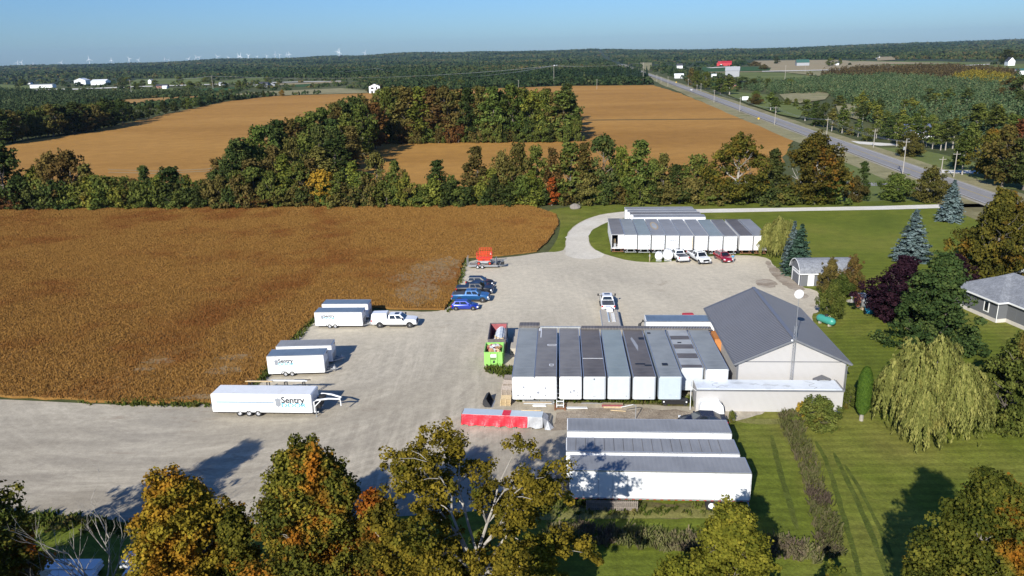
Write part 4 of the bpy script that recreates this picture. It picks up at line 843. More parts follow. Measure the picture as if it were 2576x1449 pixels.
tpx(2585, 690, 470, 150, 'broad', 'ob', 'orange brown maple cut by the right edge behind the house')
tpx(2262, 805, 648, 172, 'dense', 'pu', 'large purple leaved tree behind the big green maple', vi=1)
tpx(2395, 745, 640, 110, 'dense', 'pu', 'purple leaved tree to the right of the big green maple', vi=0)
tpx(2348, 868, 646, 222, 'densecone', 'mp', 'big dark green maple between the purple trees and the willow')
tpx(2085, 740, 655, 60, 'fine', 'ol', 'russet shrub at the right end of the grey garage', name='shrub', cat='shrub')
tpx(2140, 742, 648, 60, 'fine', 'ob', 'tall reddish shrub behind the green tank shrubs', name='shrub', cat='shrub')
tpx(2118, 748, 690, 70, 'fine', 'gr', 'green shrub between the two russet shrubs', name='shrub', cat='shrub')
tpx(2090, 808, 712, 66, 'fine', 'gr', 'green shrub standing over the green propane tank', name='shrub', cat='shrub')
tpx(2338, 1085, 846, 232, 'willow', 'wi', 'large weeping willow on the lawn right of the cream building', cat='willow')
tpx(2535, 1080, 842, 200, 'dense', 'gr', 'dense dark green tree behind the weeping willow at the right')
tpx(2600, 975, 860, 120, 'dense', 'yg', 'green tree at the right edge below the grey house')
tpx(2060, 1072, 1003, 108, 'finebush', 'gr', 'round green shrub at the corner of the cream building', name='shrub', cat='shrub')
tpx(2018, 1045, 1012, 34, 'finebush', 'yw', 'yellow flowering bush beside the round green shrub', name='shrub', cat='shrub')
tpx(2135, 1024, 975, 44, 'finebush', 'gr', 'small bush left of the columnar cedar', name='shrub', cat='shrub')
tpx(2206, 1028, 985, 46, 'finebush', 'gr', 'small bush right of the columnar cedar', name='shrub', cat='shrub')
tpx(1841, 1062, 1034, 20, 'finebush', 'gr', 'spindly sapling against the cream wall', name='sapling', cat='sapling')
# columnar cedar
def cedar():
    global nr
    nr = np.random.default_rng(70); g_, h = height_of(2166, 1058, 926); r_ = thing('columnar_cedar', 'tall clipped columnar cedar between two small bushes', 'cedar', (g_[0], g_[1], 0)); n = 15000; u = nr.random(n); a = nr.uniform(0, 6.283, n)
    w = 15.5 / ppm(g_[0], g_[1], h / 2) * np.minimum(1, np.minimum((u + .02) * 5, (1.03 - u) * 4)) ** .5 * (.9 + .14 * nr.random(n)); z = .9 + (h - .9) * u
    o = obj('crown', leaf_mesh('cedar_crown', np.stack([np.cos(a) * w, np.sin(a) * w, z], 1), np.stack([np.cos(a), np.sin(a), .3 + 0 * a], 1) + sph(n) * .5, .17 * (.6 + .8 * nr.random(n)), nr.random(n), G['ce'], 1.6, np.tile([0, 0, 1.], (n, 1))), r_)
    MB().tube([(0, 0, -.1), (0, 0, h * .8)], [.22, .05], 8).build('trunk', M['bark_pale'], r_)
cedar()
# right of the highway: trees with their own outline
RT = [(1752, 224, 178, 30, 'round', 'gr'), (1775, 225, 180, 28, 'round', 'gr'), (1738, 215, 172, 26, 'oval', 'ol'), (1812, 236, 196, 44, 'round', 'gr'), (1835, 240, 192, 36, 'thin', 'gr'), (1868, 222, 193, 38, 'round', 'dk'), (1892, 224, 198, 34, 'round', 'dk'), (1930, 222, 198, 30, 'round', 'gr'),
 (1985, 224, 199, 28, 'round', 'gr'), (1901, 262, 228, 34, 'round', 'gr'), (1900, 265, 236, 36, 'round', 'ol'), (1938, 280, 232, 34, 'thin', 'gr'), (1952, 286, 246, 26, 'thin', 'gr'), (1979, 266, 248, 22, 'bush', 'gr'), (2001, 270, 248, 16, 'oval', 'gr'), (2025, 304, 250, 36, 'thin', 'gr'), (2048, 318, 255, 36, 'oval', 'dk'), (2072, 320, 258, 40, 'round', 'dk'),
 (2092, 330, 272, 28, 'thin', 'ol'), (2120, 334, 286, 30, 'round', 'gr'), (2118, 335, 262, 30, 'thin', 'gr'), (2140, 340, 320, 26, 'bush', 'ol'), (2165, 335, 305, 16, 'spruce', 'bl'), (2180, 355, 322, 34, 'round', 'gr'), (2158, 345, 300, 22, 'thin', 'gr'), (2204, 348, 300, 30, 'thin', 'gr'), (2235, 352, 295, 44, 'oval', 'dk'), (2255, 368, 300, 30, 'thin', 'gr'),
 (2288, 394, 335, 66, 'fine', 'ol'), (2300, 345, 285, 40, 'oval', 'gr'), (2340, 340, 288, 40, 'round', 'gr'), (2330, 368, 320, 34, 'thin', 'dk'), (2345, 375, 310, 30, 'thin', 'gr'), (2366, 378, 312, 36, 'thin', 'gr'), (2378, 378, 300, 38, 'thin', 'dk'), (2396, 374, 296, 40, 'thin', 'gr'), (2420, 440, 325, 50, 'thin', 'gr'), (2405, 420, 370, 36, 'oval', 'gr'), (2440, 385, 310, 50, 'oval', 'gr'),
 (2262, 362, 300, 34, 'oval', 'gr'), (2282, 366, 296, 34, 'thin', 'gr'), (2304, 364, 300, 34, 'thin', 'dk'), (2322, 362, 296, 34, 'thin', 'gr'), (2270, 340, 290, 34, 'thin', 'gr'), (2480, 450, 325, 85, 'round', 'rm'), (2520, 470, 318, 100, 'round', 'ob'), (2575, 478, 330, 110, 'round', 'dk'), (2560, 440, 300, 70, 'oval', 'rd'), (2540, 400, 290, 70, 'oval', 'gr'), (2500, 360, 270, 60, 'thin', 'gr'), (2450, 350, 262, 55, 'thin', 'gr'), (2545, 245, 195, 60, 'round', 'ob'), (2568, 260, 190, 60, 'round', 'dk'), (2110, 268, 240, 30, 'oval', 'gr'),
 (1953, 161, 142, 16, 'round', 'dk'), (2089, 167, 146, 26, 'round', 'gr'), (2112, 164, 147, 12, 'oval', 'gr'), (2137, 164, 158, 10, 'bush', 'dk'), (2530, 163, 125, 44, 'round', 'dk'), (1898, 166, 155, 30, 'bush', 'ol'), (1922, 175, 163, 26, 'bush', 'ol')]
for i, (X, Yb, Yt, W, form, mk) in enumerate(RT):
    where = 'beside the far highway' if X < 1850 else 'beside the brick bungalow' if X < 2000 and Yb > 190 and Yb < 230 else 'on the far open fields' if Yb < 180 else 'on the verge right of the highway' if X < 2150 else 'around the blue roofed house' if X < 2430 else 'across the highway at right'
    tpx(X, Yb, Yt, W * 1.05, form, mk, f'{CN.get(mk, "blue green")} {FN.get(form, "dense")} tree {where}', group='trees right of the highway')
for i in range(34):                                              # pale-stemmed poplars standing through the scrub
    X = g0.uniform(2150, 2570); Yb = g0.uniform(262, 345) - (20 if X < 2250 else 0)
    tpx(X, Yb, Yb - g0.uniform(42, 62) * (Yb / 330), g0.uniform(26, 40), 'thin', g0.choice(['gr', 'gr', 'dk', 'yg']), 'pale stemmed poplar standing in the willow scrub', mass='pale stemmed poplars standing in the willow scrub')
for i in range(30):                                              # far-left farm trees
    X = g0.choice([g0.uniform(20, 110), g0.uniform(300, 350), g0.uniform(355, 540), g0.uniform(440, 545), g0.uniform(560, 660), g0.uniform(600, 680)]); Yb = 212 + g0.uniform(-4, 16)
    tpx(X, Yb, Yb - g0.uniform(9, 20), g0.uniform(12, 24), 'round', g0.choice(['dk', 'gr']), 'dark tree scattered among the far left farm fields', group='trees among the far left farms')
for (X, Yb, Yt, W) in [(1107, 222, 192, 34), (1160, 224, 200, 24), (520, 208, 193, 20), (710, 242, 226, 16), (674, 211, 191, 16)]:
    tpx(X, Yb, Yt, W, 'round', 'yw' if X == 710 else 'gr', {1107: 'round green tree between the white house and the far cottage', 1160: 'green tree right of the far cottage', 520: 'round green tree beside the far green fields', 710: 'small yellow tree at the far corner of the crop', 674: 'tall dark tree behind the grey sheds'}[X])
for i in range(26):
    X = 1450 + i * 7 + g0.uniform(-2, 2); tpx(X, 206 + g0.uniform(-2, 2), 176 + g0.uniform(-4, 3) - (6 if X > 1560 else 0), 14, 'spruce', 'sp', 'dark conifer in the plantation left of the highway', mass='dark conifer plantation left of the highway')

# foreground maples, each its own build
def bigtree(name, seed, X, Ytop, W, mk, label, h, nclump, nleaf, crad, gap, form='round', low=.12, ls=.20, bark='bark_pale', nl=14, yb=None):
    P0 = unp(X, Ytop, h); w = W / ppm(P0[0], P0[1], h * .6); v = deciduous(name, seed, h, w, nclump=nclump, nleaf=nleaf, lsize=ls, low=low, crad=crad, shape=form, gap=gap, barkm=M[bark], tr=.36, nl=nl, sub=5)
    r_ = thing(name, label, 'tree', (P0[0], P0[1] - w * .20, 0)); v['crown'].materials[0] = G[mk]
    obj('trunk', v['trunk'], r_); obj('crown', v['crown'], r_); return r_
bigtree('maple_tree', 101, 452, 1175, 270, 'f1', 'golden orange maple, left of the three in the foreground', 12.5, 230, 300, 1.05, .35, low=.10)
bigtree('maple_tree', 102, 776, 1097, 320, 'f2', 'green and orange maple, middle of the three in the foreground', 13.5, 260, 300, 1.1, .3, low=.08)
def openmaple():
    """wide sparse crown: clumps only at the limb ends, grey limbs bare in the middle"""
    global nr
    nr = np.random.default_rng(103); g = random.Random(103); h = 13.5; P0 = unp(1185, 1094, h); r_ = thing('maple_tree', 'yellow green maple with bare grey limbs in the middle of its open crown', 'tree', (P0[0], P0[1] - 3.4, 0))
    b = MB(); cen = []; tr = .42; b.tube([(0, 0, -.3), (.1, 0, 2.2), (.15, .1, 4.2), (.1, .1, 5.2)], [.42, .34, .28, .22], 8)
    limbs = [(2.6, 5.3, 4.2, 0), (4.5, 4.6, 5.5, .35), (4.9, 4.6, 6.0, 2.6), (5.2, 5.2, 6.9, 1.0), (5.0, 3.8, 7.5, 1.9), (3.4, 5.6, 4.6, 3.3), (4.4, 4.4, 6.4, 4.0), (4.0, 4.8, 5.2, 5.2), (4.8, 3.4, 7.6, 5.9), (5.1, 2.4, 8.2, 3.0)]
    for (z0, out, up, a) in limbs:
        p = Vector((.1, .08, z0)); pts = [p]; n_ = 6; e = Vector((math.cos(a) * out, math.sin(a) * out, 0))
        for k in range(1, n_ + 1):
            t = k / n_; pts.append(p + e * t ** 1.1 + Vector((g.uniform(-.25, .25), g.uniform(-.25, .25), up * t ** .85)))
        rs = [.125 * (1 - .82 * k / n_) for k in range(n_ + 1)]; b.tube(pts, rs, 6)
        for q in range(11):
            k = g.choice([2, 3, 4, 5, 6]); s = pts[k]; d = Vector((math.cos(a + g.uniform(-1.3, 1.3)), math.sin(a + g.uniform(-1.3, 1.3)), g.uniform(.1, 1.0))).normalized(); L = g.uniform(1.1, 2.5)
            m_ = s + d * L * .5 + Vector((0, 0, .15)); e2 = s + d * L; b.tube([s, m_, e2], [rs[k] * .55 + .015, rs[k] * .35 + .012, .012], 4)
            if g.random() < .86:
                cen.append(e2)
                for _q in range(3): cen.append(e2 + Vector((g.uniform(-1.1, 1.1), g.uniform(-1.1, 1.1), g.uniform(-.7, .6))))
            if g.random() < .35: cen.append(m_ + Vector((g.uniform(-.5, .5), g.uniform(-.5, .5), g.uniform(-.2, .6))))
        cen.append(pts[-1]); cen.append(pts[-1] + Vector((0, 0, .7)))
    for i in range(190):                                # lower skirt of foliage
        a = g.uniform(0, 6.28); r2 = g.uniform(1.6, 5.6); cen.append(Vector((r2 * math.cos(a), r2 * math.sin(a), g.uniform(1.5, 6.0 - .25 * r2))))
    cen = np.array([tuple(c) for c in cen]); cen[:, 2] = np.clip(cen[:, 2], 1, h - .3)
    p, n, s, t = clump_leaves(cen, .30 + .42 * nr.random(len(cen)), 75, .19); obj('crown', leaf_mesh('maple_crown', p, n, s, t, G['f3']), r_); b.build('trunk', M['bark_pale'], r_, True)
openmaple()
bigtree('maple_tree', 104, 1830, 1252, 250, 'f4', 'lime green young maple in front of the rear wheels of the nearest long trailer', 9.0, 170, 260, .95, .2, 'cone', .05, bark='bark')
bigtree('maple_tree', 105, 2475, 1178, 300, 'f5', 'dark green maple with orange tips at the lower right corner', 13.0, 230, 280, 1.1, .6, low=.15)
def offtree(seed, x, y, h, w, label, mk='f5'):
    v = deciduous('maple_tree', seed, h, w, nclump=170, nleaf=150, lsize=.24, low=.12, crad=1.1, gap=.5, barkm=M['bark'], tr=.36, nl=12, sub=4); r_ = thing('maple_tree', label, 'tree', (x, y, 0)); v['crown'].materials[0] = G[mk]; obj('trunk', v['trunk'], r_); obj('crown', v['crown'], r_)
offtree(106, -38.2, 44.6, 15.5, 9.5, 'dark green maple cut by the lower left edge')
offtree(116, -41, 36.5, 14, 11, 'shade tree standing just outside the lower left corner')
offtree(117, -33.5, 34.5, 12.5, 10, 'second shade tree outside the lower left corner')
bigtree('maple_tree', 107, 1350, 1345, 150, 'f3', 'low yellow green tree right of the open crowned maple', 8.0, 90, 220, .8, .4, 'oval', bark='bark')
bigtree('maple_tree', 108, 585, 1285, 100, 'f2', 'shaded green maple between the two orange foreground maples', 9.5, 90, 240, .9, .2, 'oval', bark='bark')
bigtree('maple_tree', 109, 945, 1250, 90, 'f2', 'orange tipped maple squeezed beside the open crowned maple', 10, 100, 240, .9, .3, 'oval', bark='bark')
bigtree('maple_tree', 110, 62, 1335, 70, 'f1', 'small golden sapling at the lower left', 6.5, 26, 160, .6, .5, 'oval', bark='bark')
bigtree('maple_tree', 111, 1120, 1418, 360, 'f3', 'yellow green maple filling the lower edge under the open crowned maple', 7.0, 120, 220, .9, .3, bark='bark')
bigtree('maple_tree', 112, 1700, 1392, 130, 'f4', 'yellow green tree low at the lower edge left of the lime maple', 6.0, 50, 200, .8, .4, 'round', bark='bark')
bigtree('maple_tree', 113, 2095, 1418, 60, 'f5', 'dark sapling tip at the lower edge between two maples', 5.0, 26, 160, .5, .4, 'oval', bark='bark')
def deadtree():
    g = random.Random(5); p0 = unp(258, 1520, 0); r_ = thing('dead_tree', 'leafless grey dead tree standing over the white panel stacks', 'tree', (p0[0], p0[1], 0)); b = MB()
    def br(p, d, L, r, dep):
        pts = [p]; 
        for k in range(4): d = (d + Vector((g.uniform(-.18, .18), g.uniform(-.18, .18), g.uniform(0, .1)))).normalized(); pts.append(pts[-1] + d * L / 4)
        b.tube(pts, [r, r * .85, r * .7, r * .5, r * .3], 5)
        if dep:
            for k in range(3): br(pts[g.choice([1, 2, 3, 4])], (d + Vector((g.uniform(-.8, .8), g.uniform(-.6, .6), g.uniform(-.1, .4)))).normalized(), L * g.uniform(.45, .7), r * .5, dep - 1)
    for a in range(5): br(Vector((0, 0, -.2)), Vector((math.cos(a * 1.3) * .32, math.sin(a * 1.3) * .32, 1)), g.uniform(3.6, 5.6), .09, 3)
    b.build('trunk', M['bark_pale'], r_)
deadtree()

def build_mass():
    keys = {}
    for m in MASS: keys.setdefault((m[0]), []).append(m)
    for lb, items in keys.items():
        V = []; TT = []; MI = []; mats = []; tb = MB()
        for (_, mk, v, x, y, h, w, rz) in items:
            me = v['crown']; n = len(me.vertices); co = np.empty(3 * n, np.float32); me.vertices.foreach_get('co', co); co = co.reshape(-1, 3) * [w / v['w'], w / v['w'], h / v['h']]
            c, s = math.cos(rz), math.sin(rz); V.append(np.stack([co[:, 0] * c - co[:, 1] * s + x, co[:, 0] * s + co[:, 1] * c + y, co[:, 2]], 1)); t = np.empty(len(me.polygons), np.float32); me.attributes['tint'].data.foreach_get('value', t); TT.append(t)
            if mk not in mats: mats.append(mk)
            MI.append(np.full(len(t), mats.index(mk), np.int32)); tb.tube([(x, y, 0), (x, y, h * .7)], [w * .03, w * .015], 5)
        V = np.vstack(V); TT = np.concatenate(TT); MI = np.concatenate(MI); n = len(TT); me = bpy.data.meshes.new('treetops'); me.vertices.add(4 * n); me.vertices.foreach_set('co', V.ravel().astype(np.float32)); me.loops.add(4 * n); me.loops.foreach_set('vertex_index', np.arange(4 * n, dtype=np.int32))
        me.polygons.add(n); me.polygons.foreach_set('loop_start', np.arange(0, 4 * n, 4, dtype=np.int32)); me.polygons.foreach_set('loop_total', np.full(n, 4, np.int32))
        at = me.attributes.new('tint', 'FLOAT', 'FACE'); at.data.foreach_set('value', TT)
        for k in mats: me.materials.append(G[k])
        me.polygons.foreach_set('material_index', MI); me.update(calc_edges=True); o = tag(obj('treetops', me), lb, kind='stuff'); tb.build('trunks', M['bark_pale'], o)
build_mass()
# ------------------------------------------------------------ dry van trailers
def wheel(parent, x, y, z, r, w, n=14, ax='Y', rimm='rim', side=1):
    key = ('wh', round(r, 3), round(w, 3), rimm, side)
    if key not in WM_:
        t = MB(); t.lathe([(r * .55, -w / 2), (r * .93, -w / 2), (r, -w * .35), (r, w * .35), (r * .93, w / 2), (r * .55, w / 2)], n, 'Y', cap=False)
        q = MB(); o = side * w * .5
        q.lathe([(r * .56, -w * .4), (r * .58, o * .86), (r * .50, o * .96), (r * .40, o * .62), (r * .14, o * .7), (r * .12, o * .98)] if side > 0 else [(r * .12, o * .98), (r * .14, o * .7), (r * .40, o * .62), (r * .50, o * .96), (r * .58, o * .86), (r * .56, w * .4)], n, 'Y')
        for k in range(5):
            a = 2 * math.pi * k / 5; q.bar((math.cos(a) * r * .12, o * .82, math.sin(a) * r * .12), (math.cos(a) * r * .5, o * .9, math.sin(a) * r * .5), r * .13, w * .08)
        WM_[key] = (t.mesh('tyre', M['tyre'], True), q.mesh('rim', M[rimm], True))
    t, q = WM_[key]; o = obj('wheel', t, parent, (x, y, z)); obj('rim', q, o); return o
WM_ = {}
def van(label, origin, ang, L=14.6, W=2.44, zt=3.75, zb=1.1, roof='rf_steel', body='white', group=None, name='semi_trailer', end='doors', cat='trailer', marks=(), seams=True, open_door=False, wheels=True, rust=False, rounded=.06):
    """local x from nose (0) to rear doors (L); y across; z up"""
    t = thing(name, label, cat, (origin[0], origin[1], 0), ang, group)
    b = MB()
    if open_door:                                          # hollow body so the doorway is a real dark opening
        b.box(0, L, 0, .06, zb, zt); b.box(0, L, W - .06, W, zb, zt); b.box(0, .06, .06, W - .06, zb, zt); b.box(.06, L, .06, W - .06, zb, zb + .12); b.box(.06, L, .06, W - .06, zt - .06, zt)
    else: b.box(0, L, 0, W, zb, zt, 0, rounded)
    b.build('body', M[body], t)
    r_ = MB(); r_.box(.07, L - .05, .05, W - .05, zt + .001, zt + .03)
    r_.build('roof', M[roof], t)
    rl = MB()
    for y0 in (-.02, W - .05): rl.box(0, L, y0, y0 + .07, zt - .10, zt + .045)
    rl.box(L - .05, L + .02, .05, W - .05, zt - .12, zt + .045)
    rl.build('top_rail', M['alu'], t)
    lr = MB()
    for y0 in (-.025, W - .035): lr.box(.3, L, y0, y0 + .06, zb - .09, zb + .05)
    for k in range(int(L / 1.2)): lr.box(.6 + k * 1.2, .68 + k * 1.2, .05, W - .05, zb - .12, zb - .01)
    lr.build('side_rail', M['galv'], t)
    if seams:
        for y0, y1 in ((-.008, .0), (W, W + .008)):
            s = MB()
            for k in range(1, int(L / 1.22)): s.box(k * 1.22 - .012, k * 1.22 + .012, y0, y1, zb + .06, zt - .11)
            s.build('panel_seam', M['galv'], t)
    if end == 'doors':
        for k in (0, 1):
            if open_door and k == 1: continue
            y0 = .04 + k * (W / 2 - .03); d = MB(); d.box(L + .021, L + .06, y0, y0 + W / 2 - .07, zb + .08, zt - .14)
            dr = d.build('rear_door', M['white_rust' if rust else 'white_worn'], t); q = MB()
            for yy in (y0 + .25, y0 + W / 2 - .33):
                q.tube([(L + .08, yy, zb + .1), (L + .08, yy, zt - .16)], .018, 5)
                for z in (zb + .35, zt - .5): q.box(L + .06, L + .10, yy - .05, yy + .05, z - .04, z + .04)
            q.build('lock_rod', M['galv'], dr)
            h = MB()
            for z in np.linspace(zb + .3, zt - .35, 4): h.box(L + .06, L + .075, (y0 if k == 0 else y0 + W / 2 - .22), (y0 + .15 if k == 0 else y0 + W / 2 - .07), z - .03, z + .03)
            h.build('hinge', M['galv'], dr)
        g_ = MB(); g_.box(L - .05, L + .05, .1, W - .1, zb - .62, zb - .50)
        for yy in (.55, W - .63): g_.box(L - .02, L + .04, yy, yy + .08, zb - .5, zb + .0)
        g_.bar((L, .15, zb - .55), (L, .6, zb - .05), .06); g_.bar((L, W - .15, zb - .55), (L, W - .6, zb - .05), .06)
        g_.build('bumper_guard', M['rust' if rust else 'galv'], t)
        for yy in (.12, W - .22):
            l = MB(); l.box(L + .022, L + .05, yy, yy + .1, zb - .04, zb + .03); l.build('tail_lamp', M['redlamp'], t)
    if wheels:
        for xx in (L - 3.1, L - 1.85):
            for yy, sd in ((.28, -1), (W - .28, 1)): wheel(t, xx, yy, .5, .5, .5, 16, side=sd, rimm='white')
            ax = MB(); ax.box(xx - .07, xx + .07, .4, W - .4, .43, .57); ax.box(xx - .5, xx + .5, .5, .62, .6, zb - .12); ax.box(xx - .5, xx + .5, W - .62, W - .5, .6, zb - .12); ax.build('axle', M['under'], t)
    for yy in (.45, W - .57):
        l = MB(); l.box(2.6, 2.74, yy, yy + .12, .08, zb - .1); l.box(2.45, 2.9, yy - .08, yy + .2, .0, .08); l.bar((2.66, yy + .06, .5), (3.5, yy + .06, zb - .1), .05); l.build('landing_leg', M['under'], t)
    # marks on an end face: (kind, across 0..1, up 0..1, size)
    fx, sg = (-.004, -1) if end == 'nose' else (L + .062, 1)
    for k, u, v, s_, mm in marks:
        yy = (1 - u) * W if end == 'nose' else u * W; z = zb + v * (zt - zb); q = MB(); a0, a1 = (fx - .006, fx) if sg < 0 else (fx, fx + .006)
        if k == 'diamond':
            vs = [(a, yy + dy, z + dz) for a in (a0, a1) for dy, dz in ((-s_, 0), (0, -s_), (s_, 0), (0, s_))]; q.add(vs, [(3, 2, 1, 0), (4, 5, 6, 7), (0, 1, 5, 4), (1, 2, 6, 5), (2, 3, 7, 6), (3, 0, 4, 7)])
        elif k == 'bar':
            for i in range(9):
                w_ = s_ / 9 * (.55 + .4 * ((i * 7) % 3) / 2); q.box(a0, a1, yy - s_ / 2 + i * s_ / 9, yy - s_ / 2 + i * s_ / 9 + w_, z - s_ * .08, z + s_ * .08)
        else: q.box(a0, a1, yy - s_ / 2, yy + s_ / 2, z - s_ * .6, z + s_ * .6)
        q.build('placard' if k == 'diamond' else 'decal', M[mm], t)
    return t
def yawpt(o, ang, dx, dy): return (o[0] + math.cos(ang) * dx - math.sin(ang) * dy, o[1] + math.sin(ang) * dx + math.cos(ang) * dy)
YA = R(-4.6)
# row of nine, noses to the camera: near-right corners measured at roof height
DEP = R(86.2)
rowA = [  # x left, y, length, body, roof, label, marks
 (-.25, 77.5, 15.7, 'white', 'rf_steel', 'white trailer with smooth steel grey roof, first of the nine, beside the pallets', [('diamond', .26, .18, .16, 'sticker'), ('deco', .5, .18, .16, 'sticker'), ('deco', .52, .55, .2, 'logo_grey'), ('deco', .82, .12, .2, 'sticker'), ('bar', .5, .9, .4, 'logo_grey')]),
 (2.20, 77.4, 15.9, 'white', 'rf_mid', 'white trailer with streaky brown roof carrying two white painted outlines', [('diamond', .16, .3, .2, 'logo_grey'), ('deco', .5, .17, .18, 'sticker'), ('deco', .5, .5, .2, 'logo_grey'), ('deco', .8, .15, .07, 'sticker')]),
 (4.93, 77.25, 15.9, 'white', 'rf_mid', 'white trailer with ribbed grey roof and two diamond placards on its nose', [('bar', .5, .88, .8, 'sticker'), ('diamond', .5, .32, .17, 'logo_grey'), ('diamond', .65, .38, .17, 'logo_grey'), ('deco', .8, .16, .15, 'sticker'), ('deco', .82, .3, .12, 'logo_grey')]),
 (7.55, 77.1, 15.8, 'grey_panel', 'rf_dark', 'grey nosed trailer with dark brown roof crossed by one pale seam', [('deco', .48, .9, .13, 'black'), ('bar', .48, .13, .3, 'sticker'), ('deco', .8, .2, .06, 'sticker')]),
 (10.2, 76.95, 15.6, 'grey_panel', 'rf_blue', 'pale grey trailer with smooth blue grey roof in the middle of the row of nine', [('deco', .3, .14, .05, 'sticker'), ('deco', .83, .14, .1, 'sticker')]),
 (12.93, 76.75, 15.6, 'grey_panel', 'rf_dark', 'pale grey trailer whose dark roof has black patches and a chalky scuff', [('deco', .75, .08, .12, 'sticker')]),
 (15.72, 76.6, 15.5, 'bluegrey', 'rf_steel', 'blue grey trailer with two dark square hatches in its grey roof', [('bar', .5, .2, .3, 'sticker'), ('deco', .22, .25, .06, 'lamp'), ('deco', .8, .14, .06, 'lamp')]),
 (18.6, 78.8, 13.0, 'grey_panel', 'rf_worn', 'set back trailer with four dark bands across its worn roof', []),
 (21.24, 78.25, 12.9, 'white_worn', 'rf_steel', 'pale trailer with a small nose door, last of the nine next to the cream building', [('deco', .5, .52, .62, 'white')])]
for (x0, y0, L, body, roof, label, marks) in rowA:
    o = (x0 + 2.44 * math.cos(R(-3.5)), y0 + 2.44 * math.sin(R(-3.5)))
    t = van(label, o, DEP, L, 2.44, 3.75, 1.1, roof, body, 'row of nine trailers beside the cream building', end='nose', marks=marks, seams=False, rounded=.14)
    if 'outlines' in label:
        for (a, b_, c, d, nm) in ((9.3, 9.75, .05, 1.15, 0), (3.0, 3.55, .35, .85, 0)):
            q = MB()
            for (p, p2, r1, r2) in ((a, a + .09, c, d), (b_, b_ + .09, c, d), (a, b_, c, c + .09), (a, b_, d - .09, d)): q.box(p, p2, r1, r2, 3.783, 3.79)
            q.build('painted_outline', M['white_worn'], t)
        q = MB(); q.box(14.6, 15.5, 2.1, 2.3, 3.783, 3.79); q.box(12.2, 15.5, 1.95, 2.05, 3.783, 3.79); q.build('painted_outline', M['white_worn'], t)
    if 'pale seam' in label: q = MB(); q.box(5.2, 5.3, .06, 2.38, 3.783, 3.80); q.build('roof_seam', M['white_worn'], t)
    if 'black patches' in label:
        q = MB(); q.box(11.3, 12.1, .06, .75, 3.783, 3.79); q.box(3.4, 3.8, .8, 1.9, 3.783, 3.79); q.box(3.0, 3.4, .1, .9, 3.783, 3.791); q.build('roof_patch', M['black'], t)
        q = MB(); q.prism([(7.5, 1.2), (8.4, 1.35), (11.6, 1.75), (12.2, 1.55), (11.0, 1.3), (9.2, 1.05)], 3.783, 3.788); q.build('roof_patch', M['sticker'], t)
    if 'hatches' in label:
        for a, c, w_ in ((3.1, 1.1, .62), (13.3, 1.9, .4)): q = MB(); q.box(a, a + w_, c, c + w_, 3.783, 3.84); q.build('roof_hatch', M['black'], t)
    if 'four dark bands' in label:
        for a, w_ in ((.15, .8), (2.9, 1.5), (5.9, 1.4), (8.9, 1.3)): q = MB(); q.box(a, a + w_, .08, 2.36, 3.783, 3.788); q.build('roof_patch', M['rf_dark'], t)
        q = MB(); q.box(7.7, 7.95, 1.3, 1.75, 3.783, 3.83); q.build('roof_hatch', M['black'], t)
# flashing / lean-to cap over the far ends of the row
t = thing('canopy', 'dark tarred canopy strip over the far ends of the nine trailers', 'canopy', (.8, 93.25, 0), R(-4.9))
b = MB(); b.box(0, 2.6, -.15, 1.25, 3.86, 4.12, 0, .05); b.build('raised_cap', M['rf_dark'], t)
b = MB(); b.box(8.0, 24.3, -.55, .35, 3.80, 3.98); b.build('canopy_roof', M['rf_dark'], t)
b = MB(); b.box(2.7, 7.9, -.1, .35, 3.80, 3.93); b.build('canopy_roof', M['rf_worn'], t)
for x0 in (.1, 5.3, 10.6, 15.8, 21.0, 24.1): b = MB(); b.box(x0, x0 + .12, .18, .3, 0, 3.8); b.build('post', M['wood_grey'], t)
b = MB()
for k in range(22): b.bar((16.6 + k * .34, -.5, 3.99), (16.9 + k * .34, .2, 4.02), .09, .05)
b.build('loose_strap', M['galv'], t)
b = MB(); b.box(24.4, 25.8, -2.6, .4, .0, 3.35); b.add([(24.4, -2.6, 3.36), (25.8, -2.6, 3.36), (25.8, .4, 3.36), (24.4, .4, 3.36)], [(0, 1, 2, 3)])
b.build('plywood_infill', M['wood_orange'], t)
# long blue-grey roofed trailer lying across, behind the row
t = van('white trailer with smooth blue roof parked crosswise behind the nine trailers', (17.35, 94.15), YA, 9.6, 2.5, 3.9, 1.0, 'rf_smooth', 'white', None, seams=False, end='doors')
b = MB(); b.tube([(-.5, .9, .5), (-.9, 1.0, 1.6), (-.7, 1.2, 3.1), (-.2, 1.3, 3.6)], .2, 8); b.tube([(-.5, 1.4, .5), (-.8, 1.4, 1.6), (-.6, 1.4, 2.9)], .12, 6); b.build('air_duct', M['dark'], t)
# three long trailers at the bottom
AY = R(-4.5)
AR = [((4.49, 57.66), 15.1, 'rf_slate', 'nearest of the three long white trailers, with tree shadows on its side'), ((4.44, 60.9), 15.1, 'rf_slate', 'middle one of the three long white trailers parked side by side'), ((4.82, 64.75), 15.1, 'rf_slate', 'farthest of the three long white trailers, next to the black sedan')]
for i, (o, L, rf, lb) in enumerate(AR):
    t = van(lb, o, AY, L, 2.5, 3.75, 1.12, rf, 'white', 'three long trailers parked side by side', seams=True)
    q = MB()
    for k in range(25): q.box(.5 + k * .6, .74 + k * .6, -.034, -.026, 1.03, 1.08)
    q.build('reflective_tape', M['redpaint'], t)
    if i == 1:
        q = MB()
        for k in range(1, 17): q.bar((k * .85, .12, 3.80), (k * .85 + .05, 2.38, 3.80), .035, .02)
        q.build('roof_bow', M['rf_dark'], t)
